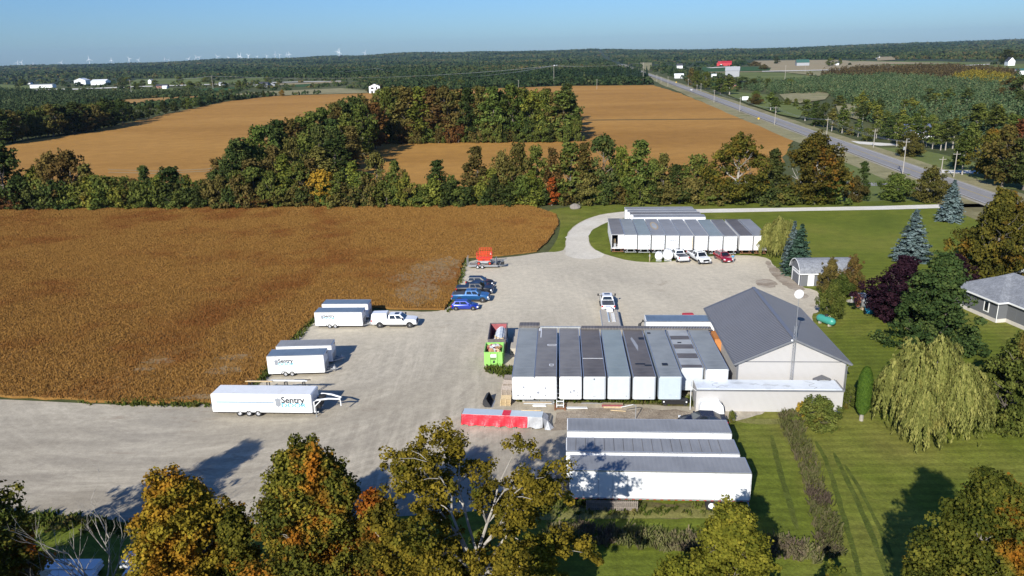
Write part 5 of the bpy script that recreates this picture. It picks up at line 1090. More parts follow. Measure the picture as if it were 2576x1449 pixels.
# row of eleven, doors to the camera
rowB = [(19.45, 144.3, 'rf_mid', 'white_rust', 'first of the eleven trailers, left door missing and dark inside'), (21.86, 143.65, 'rf_steel', 'white', 'white trailer with placards on both doors, right of the open one'), (24.4, 143.2, 'rf_blue', 'white', 'white trailer with one black sticker at the bottom right of its doors'),
 (27.0, 142.8, 'rf_slate', 'white', 'white trailer with a pale oval rust bloom on its roof'), (29.6, 142.35, 'rf_slate', 'white', 'white trailer with a faded line of lettering, right of the oval stained one'), (32.2, 141.9, 'rf_slate', 'white_worn', 'white trailer with a yellowed strip down its right door edge, behind the first pickup'),
 (34.9, 141.5, 'rf_slate', 'white', 'white trailer standing directly behind the white pickup facing the camera'), (37.55, 140.95, 'rf_blue', 'white', 'white trailer with two small diamond placards low on the left door'), (40.2, 140.65, 'rf_mid', 'white_worn', 'white trailer with dark lettering across the top of its doors'),
 (43.15, 140.6, 'rf_dark', 'white_rust', 'trailer with the darkest roof of the eleven and a rusty bumper'), (45.8, 140.4, 'rf_slate', 'white_rust', 'last of the eleven trailers, with an orange sticker on its right door')]
DB = R(-94.5)
for i, (x0, y0, rf, body, lb) in enumerate(rowB):
    L = 15.0; ang = DB                                             # local x points to the camera
    rear_right = (x0 + 2.44 * math.cos(R(-6)), y0 + 2.44 * math.sin(R(-6)))
    # local +y is to the right of the picture when x points to the camera
    o = yawpt((x0, y0), ang, -L, 0)
    mk = [('diamond', .2, .22, .13, 'sticker'), ('diamond', .8, .22, .13, 'sticker')]
    if i == 0: mk = [('diamond', .75, .25, .12, 'logo_grey'), ('bar', .75, .42, .2, 'logo_grey')]
    if i == 2: mk = [('deco', .8, .3, .16, 'black'), ('bar', .25, .65, .5, 'logo_grey')]
    if i == 3: mk = [('diamond', .62, .2, .12, 'logo_grey'), ('diamond', .8, .2, .12, 'logo_grey')]
    if i == 4: mk = [('bar', .5, .65, 1.3, 'logo_grey'), ('diamond', .66, .24, .13, 'sticker'), ('diamond', .84, .24, .13, 'sticker')]
    if i == 7: mk = [('diamond', .1, .2, .12, 'sticker'), ('diamond', .22, .2, .12, 'sticker')]
    if i == 8: mk = [('bar', .55, .76, 1.0, 'sticker'), ('deco', .16, .76, .14, 'sticker'), ('diamond', .8, .18, .15, 'sticker'), ('bar', .5, .45, .9, 'logo_grey')]
    if i == 9: mk = [('diamond', .75, .2, .12, 'logo_grey')]
    if i == 10: mk = [('deco', .78, .28, .17, 'orange_sticker')]
    t = van(lb, o, ang, L, 2.40, 3.95, 1.12, rf, body, 'row of eleven trailers on the far side of the yard', marks=mk, seams=(i in (0, 10)), rust=('rust' in body), open_door=(i == 0))
    if i == 0:   # local +y is the right-hand door; the left one is open: swap so the opening is on the left
        for ch in kids(t):
            if ch.name.startswith('rear_door'): ch.location.y += 1.17
        b = MB(); b.box(L - 2.6, L - 2.0, .35, .85, 1.26, 2.6, 0, .05); b.build('crate_inside', M['wood_new'], t); b = MB(); b.box(L - 1.7, L - 1.0, .5, .95, 1.26, 1.9, 0, .05); b.build('crate_inside', M['galv'], t)
    if i == 3:
        q = MB(); q.prism([(L * .45 + 3.6 * math.cos(a) * 1.0, 1.2 + .75 * math.sin(a)) for a in np.linspace(0, 6.283, 20)[:-1]], 3.983, 3.988); q.build('roof_stain', M['wood'], t)
        q = MB(); q.prism([(L * .45 + 2.6 * math.cos(a) * 1.0, 1.2 + .48 * math.sin(a)) for a in np.linspace(0, 6.283, 20)[:-1]], 3.990, 3.994); q.build('roof_stain', M['rf_worn'], t)
    if i == 5: q = MB(); q.box(L + .063, L + .068, 2.2, 2.32, 1.3, 3.7); q.build('door_edge_strip', M['wood_new'], t)
# trailers lying across behind them
for i, (x0, y0, rf) in enumerate([(26.3, 160.9, 'rf_slate'), (26.0, 163.8, 'rf_mid'), (25.9, 166.7, 'rf_slate'), (25.8, 169.6, 'rf_slate')]):
    van(['long trailer lying crosswise right behind the row of eleven', 'second long crosswise trailer behind the row of eleven, with brownish roof', 'third long crosswise trailer behind the row of eleven', 'farthest crosswise trailer, next to the white driveway'][i], (x0, y0), R(-5.2), 15.1, 2.44, 3.75, 1.1, rf, 'white', 'four trailers lying crosswise behind the row of eleven', seams=False)

# ------------------------------------------------------------ enclosed work trailers with lettering
def text(parent, s, size, loc, rot, mat, name='lettering', bold=0, sx=1):
    c = bpy.data.curves.new(name, 'FONT'); c.body = s; c.size = size; c.extrude = .004; c.offset = bold; c.materials.append(mat); c.resolution_u = 3
    o = bpy.data.objects.new(name, c); COL.objects.link(o); o.parent = parent; o.location = loc; o.rotation_euler = rot; o.scale = (sx, 1, 1)
    bpy.context.view_layer.update(); me = bpy.data.meshes.new_from_object(o); o2 = bpy.data.objects.new(name, me); COL.objects.link(o2); o2.parent = parent; o2.location = loc; o2.rotation_euler = rot; o2.scale = (sx, 1, 1); bpy.data.objects.remove(o); return o2
def logo(t, x, z, s, y=-.012, dark=True):
    """shield, company name and outlined word on the near side (local y = 0 plane, facing -y)"""
    q = MB(); sh = [(-.5, .62), (-.32, .50), (-.18, .56), (0, .66), (.18, .56), (.32, .50), (.5, .62), (.52, .35), (.44, .2), (.46, -.2), (.38, -.42), (0, -.62), (-.38, -.42), (-.46, -.2), (-.44, .2), (-.52, .35)]
    n = len(sh); vs = [(x + a * s * .75, y, z + b_ * s) for a, b_ in sh] + [(x + a * s * .75, y - .004, z + b_ * s) for a, b_ in sh]
    q.add(vs, [tuple(range(n)), tuple(range(2 * n - 1, n - 1, -1))] + [(i, (i + 1) % n, n + (i + 1) % n, n + i) for i in range(n)]); e = q.build('emblem', M['logo_grey'], t)
    q = MB()
    for k in range(4): q.box(x - .26 * s, x + .26 * s, y - .008, y - .005, z + (.22 - k * .2) * s, z + (.24 - k * .2) * s)
    for k in (-1, 1): q.box(x + k * .12 * s - .07 * s, x + k * .12 * s + .07 * s, y - .008, y - .005, z + .06 * s, z + .12 * s)
    q.build('door_motif', M['sticker'], t)
    text(t, 'Sentry', s * 1.18, (x + .42 * s, y, z - .02 * s), (R(90), 0, 0), M['logo_dark'], bold=s * .030, sx=.98)
    text(t, 'DOOR', s * .80, (x + .36 * s, y, z - .62 * s), (R(90), 0, 0), M['logo_blue'], bold=s * .02, sx=1.34)
def cargo(label, o, ang, L, W, zt, roof, lettered, zb=.42, group='white enclosed trailers parked along the crop'):
    t = thing('enclosed_trailer', label, 'trailer', (o[0], o[1], 0), ang, group)
    b = MB(); b.box(0, L, 0, W, zb, zt, 0, .07); b.build('body', M['white'], t)
    b = MB(); b.box(.06, L - .06, .06, W - .06, zt + .002, zt + .025, 0, 0); b.build('roof', M[roof], t)
    b = MB()
    for y0 in (-.02, W - .03): b.box(.02, L - .02, y0, y0 + .05, zt - .06, zt + .03)
    b.build('top_trim', M['alu'], t)
    b = MB(); b.box(L + .002, L + .02, .06, W - .06, zb + .05, zb + (zt - zb) * .45); b.build('stone_guard', M['galv'], t)
    b = MB(); b.box(L + .002, L + .03, W * .62, W * .9, zt - .38, zt - .28); b.build('front_vent', M['dark'], t)
    b = MB(); b.box(.02, L, .0, W, zb - .07, zb - .005); b.build('chassis', M['under'], t)
    cx = L * .36
    for dx in (-.40, .40):
        wheel(t, cx + dx, .08, .33, .33, .2, 14, side=-1); wheel(t, cx + dx, W - .08, .33, .33, .2, 14, side=1)
    for y0, y1 in ((-.16, -.004), (W + .004, W + .16)):
        f = MB(); pr_ = [(cx - .95, .42), (cx - .80, .70), (cx - .5, .80), (cx + .5, .80), (cx + .80, .70), (cx + .95, .42)]
        f.add([(a, y, z) for y in (y0, y1) for a, z in pr_] + [(a, y, z + .04) for y in (y0, y1) for a, z in pr_], [(i, i + 1, i + 7, i + 6) for i in range(5)] + [(i + 12, i + 18, i + 19, i + 13) for i in range(5)] + [(i, i + 12, i + 13, i + 1) for i in range(5)] + [(i + 6, i + 7, i + 19, i + 18) for i in range(5)]); f.build('fender', M['alu'], t)
    dx = L - 1.55; b = MB()
    for a in (dx, dx + .95): b.box(a, a + .06, -.018, -.003, zb + .12, zt - .22)
    b.box(dx + .2, dx + .42, -.03, -.004, zb + .95, zb + .99)
    dd = MB(); dd.box(dx + .05, dx + .96, -.010, -.002, zb + .12, zt - .22); dr = dd.build('side_door', M['white'], t); b.build('door_hinge_strip', M['galv'], dr)
    b = MB(); b.bar((L, .2, .42), (L + 1.15, W / 2, .45), .08, .12); b.bar((L, W - .2, .42), (L + 1.15, W / 2, .45), .08, .12); b.bar((L, W / 2, .42), (L + 1.4, W / 2, .47), .08, .1); b.build('tow_frame', M['galv'], t)
    b = MB(); b.tube([(L + .95, W / 2, .05), (L + .95, W / 2, .95)], .045, 8); b.box(L + .80, L + 1.1, W / 2 - .12, W / 2 + .12, .5, .72); b.build('tongue_jack', M['alu'], t)
    b = MB(); b.box(-.03, 0, .1, W - .1, zb + .05, zt - .15); rd = b.build('ramp_door', M['white_worn'], t)
    if lettered: logo(t, L * .16, (zb + zt) / 2 + .28, lettered)
    return t
cargo('smaller lettered white trailer hitched to the pickup with the white topper', (-28.75, 105.5), R(-3.5), 7.0, 2.1, 2.50, 'rf_smooth', .52)
cargo('plain white trailer behind the one hitched to the topper pickup', (-28.5, 109.2), R(-4), 7.0, 2.1, 2.55, 'rf_smooth', 0)
cargo('lettered white trailer with scuffed shiny blue roof, alone at the crop corner', (-30.4, 88.0), R(.6), 7.0, 2.2, 2.76, 'rf_smooth', .60)
cargo('plain white trailer half hidden behind the scuffed roof one, vent at its nose', (-30.3, 91.6), R(0), 7.1, 2.1, 2.65, 'rf_slate', 0)
def gooseneck():
    L, W, zb, zt = 11.3, 2.5, .55, 2.68; t = thing('gooseneck_trailer', 'long white three axle gooseneck trailer with striped and lettered side', 'trailer', (-33.4, 77.4, 0), R(-4.6))
    b = MB(); b.box(0, L, 0, W, zb, zt, 0, .09); b.build('body', M['white'], t)
    b = MB(); b.box(.1, L - .1, .1, W - .1, zt + .001, zt + .012); b.build('roof', M['white_worn'], t)
    for k, z in enumerate((1.62, 1.70, 1.80)):
        q = MB(); q.box(.55, 7.0 + (2 - k) * .1, -.010, -.003, z, z + (.035, .06, .035)[k]); q.build('side_stripe', M[['stripe', 'c_blue2', 'stripe'][k]], t)
    logo(t, 7.55, 1.72, .86)
    for xx in (3.05, 4.1, 5.15):
        wheel(t, xx, .12, .38, .38, .24, 16, side=-1); wheel(t, xx, W - .12, .38, .38, .24, 16, side=1)
    b = MB(); b.box(.1, L, .1, W - .1, zb - .14, zb - .005)
    for k in range(10): b.box(.6 + k * 1.15, .68 + k * 1.15, -.05, W + .05, zb - .12, zb - .03)
    b.build('chassis', M['under'], t)
    b = MB()
    for y0 in (.35, W - .45):
        b.tube([(L, y0, .5), (L + .55, y0, .5)], .07, 6); b.tube([(L + .12, y0, .45), (L + .12, y0, 1.7), (L + .5, y0, 1.92), (L + 1.7, y0 + (W / 2 - y0) * .35, 1.95), (L + 2.9, W / 2 + (y0 - W / 2) * .25, 1.75)], .10, 6); b.tube([(L + .15, y0, 1.1), (L + .9, y0, 1.85)], .06, 6)
    b.tube([(L + 2.8, W / 2, 1.8), (L + 2.85, W / 2, .85)], .08, 8); b.build('gooseneck_frame', M['white_worn'], t)
    b = MB(); b.lathe([(.2, -.1), (.38, -.1), (.40, 0), (.38, .1), (.2, .1)], 16, 'Z', (L + .85, W / 2, 2.0)); b.build('spare_tyre', M['tyre'], t)
    for y0 in (.15, W - .2):
        b = MB(); b.tube([(L + .35, y0, .02), (L + .35, y0, 1.2)], .05, 8); b.box(L + .24, L + .46, y0 - .11, y0 + .11, 0, .03); b.build('landing_leg', M['galv'], t)
    b = MB(); b.box(L + .002, L + .02, .1, W - .1, zb + .1, 1.5); b.build('stone_guard', M['galv'], t)
    b = MB(); b.box(L + .03, L + .7, .5, W - .5, .85, 1.5); b.build('tool_box', M['black'], t)
    b = MB(); b.box(-.03, 0, .1, W - .1, zb + .05, zt - .15); b.build('ramp_door', M['white_worn'], t)
gooseneck()
# planks on a rack behind the gooseneck trailer
t = thing('plank_rack', 'rack of long planks and pale tubes behind the gooseneck trailer', 'rack', (-30.9, 81.3, 0), R(-4.6))
b = MB()
for k in range(4): 
    for y0 in (0, .7): b.box(.4 + k * 2.1, .5 + k * 2.1, y0, y0 + .1, 0, 2.3)
    b.box(.4 + k * 2.1, .5 + k * 2.1, 0, .8, 2.2, 2.3)
b.build('rack_frame', M['dark'], t)
for k, (a, l, mm) in enumerate(((0, 3.2, 'wood_new'), (.2, 3.0, 'wood'), (2.6, 4.6, 'white'), (2.9, 4.0, 'grey_panel'), (5.6, 1.9, 'dark'))):
    b = MB(); b.box(a, a + l, .05 + .14 * k, .16 + .14 * k, 2.31, 2.40); b.build('plank' if 'wood' in mm else 'tube', M[mm], t)

# ------------------------------------------------------------ road vehicles
def ring(x, hw, z0, z1, tu=.10, cut=.14):
    return [(x, -hw * .86, z0), (x, -hw, z0 + .16), (x, -hw, z1 - cut), (x, -hw * (1 - tu), z1), (x, hw * (1 - tu), z1), (x, hw, z1 - cut), (x, hw, z0 + .16), (x, hw * .86, z0)]
def lerp3(a, b, t): return tuple(a[i] + (b[i] - a[i]) * t for i in range(3))
def pane(q, u0, u1, v0, v1, off=.012):
    a, b, c, d = q
    def pt(u, v): return Vector(lerp3(lerp3(a, b, u), lerp3(d, c, u), v))
    p = [pt(u0, v0), pt(u1, v0), pt(u1, v1), pt(u0, v1)]; n = (p[1] - p[0]).cross(p[3] - p[0]).normalized() * off
    return p, n
def car(label, o, ang, L=4.4, W=1.8, kind='hatch', col='c_blue', group=None, name='parked_car', cat='car', rimm='rim', tonneau='tonneau', topper=False, scale=1.0, doortext=False, z=0):
    t = thing(name, label, cat, (o[0], o[1], z), ang, group); hw = W / 2; f = L / 2; mat = M[col]
    P_ = kind == 'pickup'; H = dict(hatch=1.46, sedan=1.42, wagon=1.52, suv=1.70, pickup=1.93)[kind]; belt = dict(hatch=.93, sedan=.92, wagon=.95, suv=1.08, pickup=1.28)[kind]; hood = dict(hatch=.90, sedan=.86, wagon=.92, suv=1.06, pickup=1.30)[kind]
    zb = .24 if not P_ else .46; wr = .33 if not P_ else .43; wx = f - (.85 if not P_ else .98); wxr = -f + (.80 if not P_ else 1.25)
    if P_:  cb, ab, a1, r1 = (-.42 if L < 6.3 else -.62), 1.65, .75, None
    b = MB()
    if P_:
        b.loft([ring(-f, hw * .96, zb + .1, belt, .06), ring(-f + .12, hw, zb, belt, .05), ring(-.75, hw, zb, belt + .02, .05), ring(ab, hw, zb, belt + .02, .08), ring(f - .45, hw * .98, zb, hood - .05, .12), ring(f - .08, hw * .93, zb, hood - .16, .14), ring(f, hw * .86, zb + .08, hood - .34, .16)])
    else:
        rr = dict(hatch=-f + .1, sedan=-f + .1, wagon=-f + .1, suv=-f + .1)[kind]; tail = belt - (.02 if kind != 'sedan' else -.02)
        b.loft([ring(-f, hw * .84, zb + .14, tail - .12, .14), ring(-f + .12, hw * .94, zb, tail, .12), ring(-f + .6, hw, zb, belt, .10), ring(.0, hw, zb, belt - .01, .08), ring(f * .42, hw, zb, hood + .02, .10), ring(f - .55, hw * .96, zb, hood - .10, .16), ring(f - .12, hw * .86, zb, hood - .24, .18), ring(f, hw * .68, zb + .1, hood - .36, .2)])
    b.build('body', mat, t, 45)
    # cabin
    if P_: c0, c1, c2, c3 = -.85, -.70, .95, 1.72
    elif kind == 'hatch': c0, c1, c2, c3 = -f + .16, -f + .62, .22, f * .46
    elif kind == 'wagon' or kind == 'suv': c0, c1, c2, c3 = -f + .12, -f + .5, .25, f * .46
    else: c0, c1, c2, c3 = -f + .55, -f + 1.35, .25, f * .46
    bh, th, zt = hw * .93, hw * .72, H
    c = [(c0, belt - .03), (c1, zt - .03), (c2, zt), (c3, belt - .03)]
    b = MB(); top = [(c1, -th, zt - .03), (c2, -th, zt), (c2, th, zt), (c1, th, zt - .03)]; bot = [(c0, -bh, belt - .03), (c3, -bh, belt - .03), (c3, bh, belt - .03), (c0, bh, belt - .03)]
    mid = [((c1 + c2) / 2, -th * .7, zt + .05), ((c1 + c2) / 2, th * .7, zt + .05)]
    b.add(bot + top, [(0, 1, 5, 4), (1, 2, 6, 5), (2, 3, 7, 6), (3, 0, 4, 7), (4, 5, 6, 7)]); b.build('cabin', mat, t)
    def glass(nm, q, *uv):
        p, n = pane(q, *uv); g_ = MB(); g_.add([tuple(v - n * .5) for v in p] + [tuple(v + n) for v in p], [(4, 5, 6, 7), (0, 1, 5, 4), (1, 2, 6, 5), (2, 3, 7, 6), (3, 0, 4, 7)]); g_.build(nm, M['glass'], t)
    glass('windshield', (bot[1], bot[2], top[2], top[1]), .07, .93, .08, .90)
    glass('rear_window', (bot[3], bot[0], top[0], top[3]), .10, .90, .15, .88)
    for q in ((bot[0], bot[1], top[1], top[0]), (bot[2], bot[3], top[3], top[2])):
        r_ = q[0][1] > 0
        if P_: spl = ((.10, .46), (.52, .86)) if not r_ else ((.14, .48), (.54, .90))
        else: spl = ((.10, .42), (.46, .86)) if not r_ else ((.14, .54), (.58, .90))
        for (u0, u1) in spl: glass('side_window', q, u0, u1, .16, .86)
    if kind in ('hatch', 'suv') : pass
    if P_ or kind == 'suv': 
        g_ = MB(); g_.box((c1 + c2) / 2 - .05, c2 - .25, -th * .6, th * .6, zt - .01, zt + .012); g_.build('sunroof', M['glass'], t)
    # trim
    for s_ in (-1, 1):
        g_ = MB(); g_.box(f - .28, f - .035, s_ * hw * .84 - .15, s_ * hw * .84 + .08, hood - .40, hood - .22) if not P_ else g_.box(f - .22, f - .01, s_ * hw * .82 - .17, s_ * hw * .82 + .10, hood - .52, hood - .26)
        g_.build('headlight', M['lamp'], t)
        g_ = MB(); zz = belt - .32; g_.box(-f - .005, -f + .16, s_ * hw * .88 - .14, s_ * hw * .88 + .10, zz, zz + (.20 if not P_ else .26)); g_.build('taillight', M['redlamp'], t)
        g_ = MB(); my = s_ * (hw + (.10 if not P_ else .30)); g_.box(c3 - .42, c3 - .24, my - .11, my + .11, belt + .02, belt + (.17 if not P_ else .36)); g_.bar((c3 - .34, s_ * hw * .92, belt + .05), (c3 - .34, my, belt + .10), .05); g_.build('side_mirror', M['black'] if P_ else mat, t)
    g_ = MB(); g_.box(f - .06, f + (.03 if P_ else -.005), -hw * .60, hw * .60, (hood - .60 if P_ else hood - .50), (hood - .24 if P_ else hood - .38)); g_.build('grille', M['black'], t)
    g_ = MB(); g_.box(f - .12, f + (.12 if P_ else .01), -hw * .90, hw * .90, zb + .05, zb + (.28 if P_ else .18)); g_.box(-f - (.14 if P_ else .02), -f + .1, -hw * .92, hw * .92, zb + .08, zb + (.26 if P_ else .2)); g_.build('bumper', M['alu'] if P_ else M['black'], t)
    g_ = MB(); g_.box(f + .02 if not P_ else f + .12, (f + .03) if not P_ else f + .135, -.25, .25, zb + .1, zb + .25); g_.build('number_plate', M['lamp'], t)
    g_ = MB(); g_.box(-f + .3, f - .3, -hw * .8, hw * .8, zb - .06, zb + .06); g_.build('underbody', M['under'], t)
    for xx in (wx, wxr):
        for s_ in (-1, 1): 
            a_ = MB(); r2 = wr * 1.16; a_.lathe([(r2, s_ * (hw - .26)), (r2, s_ * (hw + .004))], 18, 'Y', (xx, 0, wr + .02)); a_.build('wheel_arch', M['black'], t)
            wheel(t, xx, s_ * (hw - .115), wr, wr, .25, 16, side=s_, rimm=rimm)
    if P_:
        if topper:
            b = MB(); z0, z1 = belt + .02, H + .18; b.loft([[(-f + .02, -hw * .97, z0), (-f + .10, -hw * .86, z1 - .12), (-f + .16, -hw * .62, z1), (-f + .16, hw * .62, z1), (-f + .10, hw * .86, z1 - .12), (-f + .02, hw * .97, z0)], [(-1.0, -hw * .97, z0), (-.98, -hw * .88, z1 - .06), (-1.02, -hw * .66, z1 + .04), (-1.02, hw * .66, z1 + .04), (-.98, hw * .88, z1 - .06), (-1.0, hw * .97, z0)]]); tp = b.build('bed_topper', M['c_white'], t)
            for s_ in (-1, 1):
                q = ((-f + .02, s_ * hw * .97, z0), (-1.0, s_ * hw * .97, z0), (-.98, s_ * hw * .88, z1 - .06), (-f + .10, s_ * hw * .86, z1 - .12))
                if s_ > 0: q = (q[1], q[0], q[3], q[2])
                p, n = pane(q, .12, .88, .14, .88, .02); g_ = MB(); g_.add([tuple(v) for v in p] + [tuple(v + n) for v in p], [(4, 5, 6, 7), (0, 1, 5, 4), (1, 2, 6, 5), (2, 3, 7, 6), (3, 0, 4, 7)]); hatch = g_.build('topper_hatch', M['white_worn'], tp)
            p, n = pane(((-f + .02, hw * .9, z0), (-f + .02, -hw * .9, z0), (-f + .12, -hw * .8, z1 - .1), (-f + .12, hw * .8, z1 - .1)), .1, .9, .2, .85, .015); g_ = MB(); g_.add([tuple(v) for v in p] + [tuple(v + n) for v in p], [(4, 5, 6, 7), (0, 1, 5, 4), (1, 2, 6, 5), (2, 3, 7, 6), (3, 0, 4, 7)]); g_.build('topper_window', M['glass'], tp)
        else:
            b = MB(); b.box(-f + .10, -.98, -hw * .86, hw * .86, belt - .02, belt + .045, 0, .02); b.build('bed_cover', M[tonneau], t)
        for q0 in (-hw - .14, hw - .02): g_ = MB(); g_.box(-1.0, 1.4, q0, q0 + .16, .38, .45); g_.build('running_board', M['black'], t)
    g_ = MB()
    for s_ in (-1, 1):
        for xx in ((c0 + c3) / 2 - .05, c0 + .25 if P_ else c0 + .6):
            g_.box(xx - .08, xx + .08, s_ * hw - .005 if s_ > 0 else -hw - .02, s_ * hw + .02 if s_ > 0 else -hw + .005, belt - .14, belt - .11)
    g_.build('door_handle', M['black'] if P_ else mat, t)
    if doortext: text(t, 'Sentry', .30, (.35, -hw - .012, .98), (R(90), 0, 0), M['sticker'], bold=.002)
    return t
F250 = lambda *a, **k: car(*a, L=6.6, W=2.03, kind='pickup', **k)
def gp(x, y): return unp(x, y)
F250('white crew cab pickup with white bed topper, hitched to the lettered trailer', (-17.2, 105.9), R(-3.5), col='c_white', name='pickup_truck', cat='pickup truck', topper=True, doortext=True)
car('royal blue hatchback, nearest of the five vehicles parked along the crop', gp(1171, 777), R(-4), 4.3, 1.8, 'hatch', 'c_blue', 'vehicles parked along the crop edge')
car('steel blue pickup with black bed cover between the hatchback and the black pickup', gp(1185, 757), R(-5), 5.9, 2.0, 'pickup', 'c_blue2', 'vehicles parked along the crop edge', name='pickup_truck', cat='pickup truck')
car('glossy black pickup parked behind the steel blue one', gp(1194, 739), R(-5), 5.9, 2.0, 'pickup', 'c_black', 'vehicles parked along the crop edge', name='pickup_truck', cat='pickup truck', tonneau='c_black')
car('dark navy sedan between the black pickup and the wagon', gp(1207, 727.5), R(-6), 4.8, 1.85, 'sedan', 'c_navy', 'vehicles parked along the crop edge')
car('black wagon, farthest of the five vehicles parked along the crop', gp(1208, 717), R(-8), 4.75, 1.85, 'wagon', 'c_black', 'vehicles parked along the crop edge')
tow = gp(1527, 771)
F250('white pickup facing away in mid yard, towing the flat deck trailer', tow, R(86), col='c_white', name='pickup_truck', cat='pickup truck')
w1, w2, w3 = gp(1706, 652), gp(1757, 656), gp(1819, 655)
F250('white pickup with its tailgate to the camera, beside the white tanks', w1, R(96), col='c_white', name='pickup_truck', cat='pickup truck')
F250('white pickup facing the camera in front of the row of eleven', w2, R(-79), col='c_white', name='pickup_truck', cat='pickup truck')
car('dark red crossover facing the camera with a person at its side', w3, R(-79), 4.6, 1.85, 'suv', 'c_red')
car('dark navy two door car partly hidden behind the farthest long trailer', unp(1768, 1052, .8), R(174), 4.9, 1.8, 'sedan', 'c_navy')
cx, cy = along((0 - -260) / 2360, 1.8); d_ = unp(1739, 228)
car('silver car driving on the far stretch of the highway', d_, R(84), 4.6, 1.8, 'sedan', 'c_white', name='car', z=.06)
# flat deck trailer behind the towing pickup
t = thing('flatbed_trailer', 'flat deck trailer with wooden deck and loose gear behind the white pickup', 'trailer', (*yawpt(tow, R(86), -4.6, 0), 0), R(86))
b = MB(); b.box(-7.2, .4, -1.25, 1.25, .78, .90); b.build('deck', M['concrete'], t)
b = MB()
for s_ in (-1, 1):
    b.box(-7.2, .4, s_ * 1.25 - .04, s_ * 1.25 + .04, .70, .92)
    for k in range(16): b.box(-7.0 + k * .46, -6.9 + k * .46, s_ * 1.33 - .03, s_ * 1.33 + .03, .72, .88)
b.bar((.4, -.8, .8), (1.6, 0, .85), .12); b.bar((.4, .8, .8), (1.6, 0, .85), .12); b.build('frame', M['galv'], t)
for xx in (-4.2, -3.3):
    for s_ in (-1, 1): wheel(t, xx, s_ * .95, .38, .38, .24, side=s_)
b = MB(); b.box(-.7, .5, -.55, .35, .92, 1.3, 0, .04); b.box(-.3, .7, -.3, .5, 1.3, 1.42); b.build('tool_chest', M['white_worn'], t)
q = thing('ladder', 'metal ladder lying on the flat deck trailer', 'ladder', (*yawpt(tow, R(86), -7.8, -.45), .93), R(86)); b = MB()
for s_ in (-.22, .22): b.box(-2, 2, s_ - .03, s_ + .03, 0, .07)
for k in range(12): b.box(-1.9 + k * .33, -1.84 + k * .33, -.22, .22, .02, .06)
b.build('rails', M['white_worn'], q)
tag(MB().box(-2.2, 2.0, -.09, .09, 0, .14).build('steel_beam', M['bluegrey'], None, False, (*yawpt(tow, R(86), -7.6, .25), .94), (0, 0, R(86))), 'blue grey steel beam lying beside the ladder on the flat deck trailer', 'beam')
# person by the red car
def person():
    x, y = gp(1843, 661.5); t = thing('person', 'person in a blue shirt and grey trousers standing at the red car', 'person', (x, y, 0), R(100))
    J = [(0, 0, .95), (0, 0, 1.12), (0, 0, 1.36), (.02, 0, 1.50), (.03, 0, 1.60), (.03, 0, 1.72), (0, .19, 1.41), (.06, .27, 1.14), (.26, .24, .98), (.34, .22, .94), (0, -.19, 1.41), (.02, -.27, 1.13), (.12, -.27, .88), (.15, -.26, .80),
         (0, .10, .88), (.02, .11, .50), (-.02, .12, .09), (.14, .13, .04), (0, -.10, .88), (.04, -.12, .50), (0, -.13, .09), (.16, -.14, .04)]
    E_ = [(0, 1), (1, 2), (2, 3), (3, 4), (4, 5), (2, 6), (6, 7), (7, 8), (8, 9), (2, 10), (10, 11), (11, 12), (12, 13), (0, 14), (14, 15), (15, 16), (16, 17), (0, 18), (18, 19), (19, 20), (20, 21)]
    rr = [.13, .125, .14, .055, .085, .075, .06, .045, .033, .04, .06, .045, .033, .04, .09, .06, .04, .035, .09, .06, .04, .035]
    def skin(nm, js, es, rad_, mat):
        mp = {j: i for i, j in enumerate(js)}; me = bpy.data.meshes.new(nm); me.from_pydata([J[j] for j in js], [(mp[a], mp[b_]) for a, b_ in es], []); me.materials.append(mat); o = obj(nm, me, t)
        sk = o.modifiers.new('skin', 'SKIN'); sd = me.skin_vertices[0].data if me.skin_vertices else None
        if sd is None:
            bpy.context.view_layer.objects.active = o; bpy.ops.mesh.customdata_skin_add() if False else None
        for i, j in enumerate(js): 
            if me.skin_vertices: me.skin_vertices[0].data[i].radius = (rad_[j], rad_[j]); me.skin_vertices[0].data[i].use_root = (i == 0)
        sb = o.modifiers.new('sub', 'SUBSURF'); sb.levels = sb.render_levels = 1; return o
    me_ok = True
    skin('body', list(range(22)), E_, rr, M['skin'])
    sh = [0, 1, 2, 6, 7, 10, 11]; skin('shirt', sh, [(0, 1), (1, 2), (2, 6), (6, 7), (2, 10), (10, 11)], [r_ * 1.16 + .012 for r_ in rr], M['shirt'])
    tr_ = [0, 14, 15, 16, 18, 19, 20]; skin('trousers', tr_, [(0, 14), (14, 15), (15, 16), (0, 18), (18, 19), (19, 20)], [r_ * 1.14 + .012 for r_ in rr], M['denim'])
    b = MB(); b.lathe([(.02, .115), (.07, .095), (.095, .04), (.098, -.02), (.085, -.06)], 12, 'Z', (.015, 0, 1.70)); b.build('hair', M['hair'], t, True)
    b = MB(); b.lathe([(.005, .035), (.018, .0), (.010, -.02)], 6, 'Z', (.125, 0, 1.655)); b.build('nose', M['skin'], t)
person()
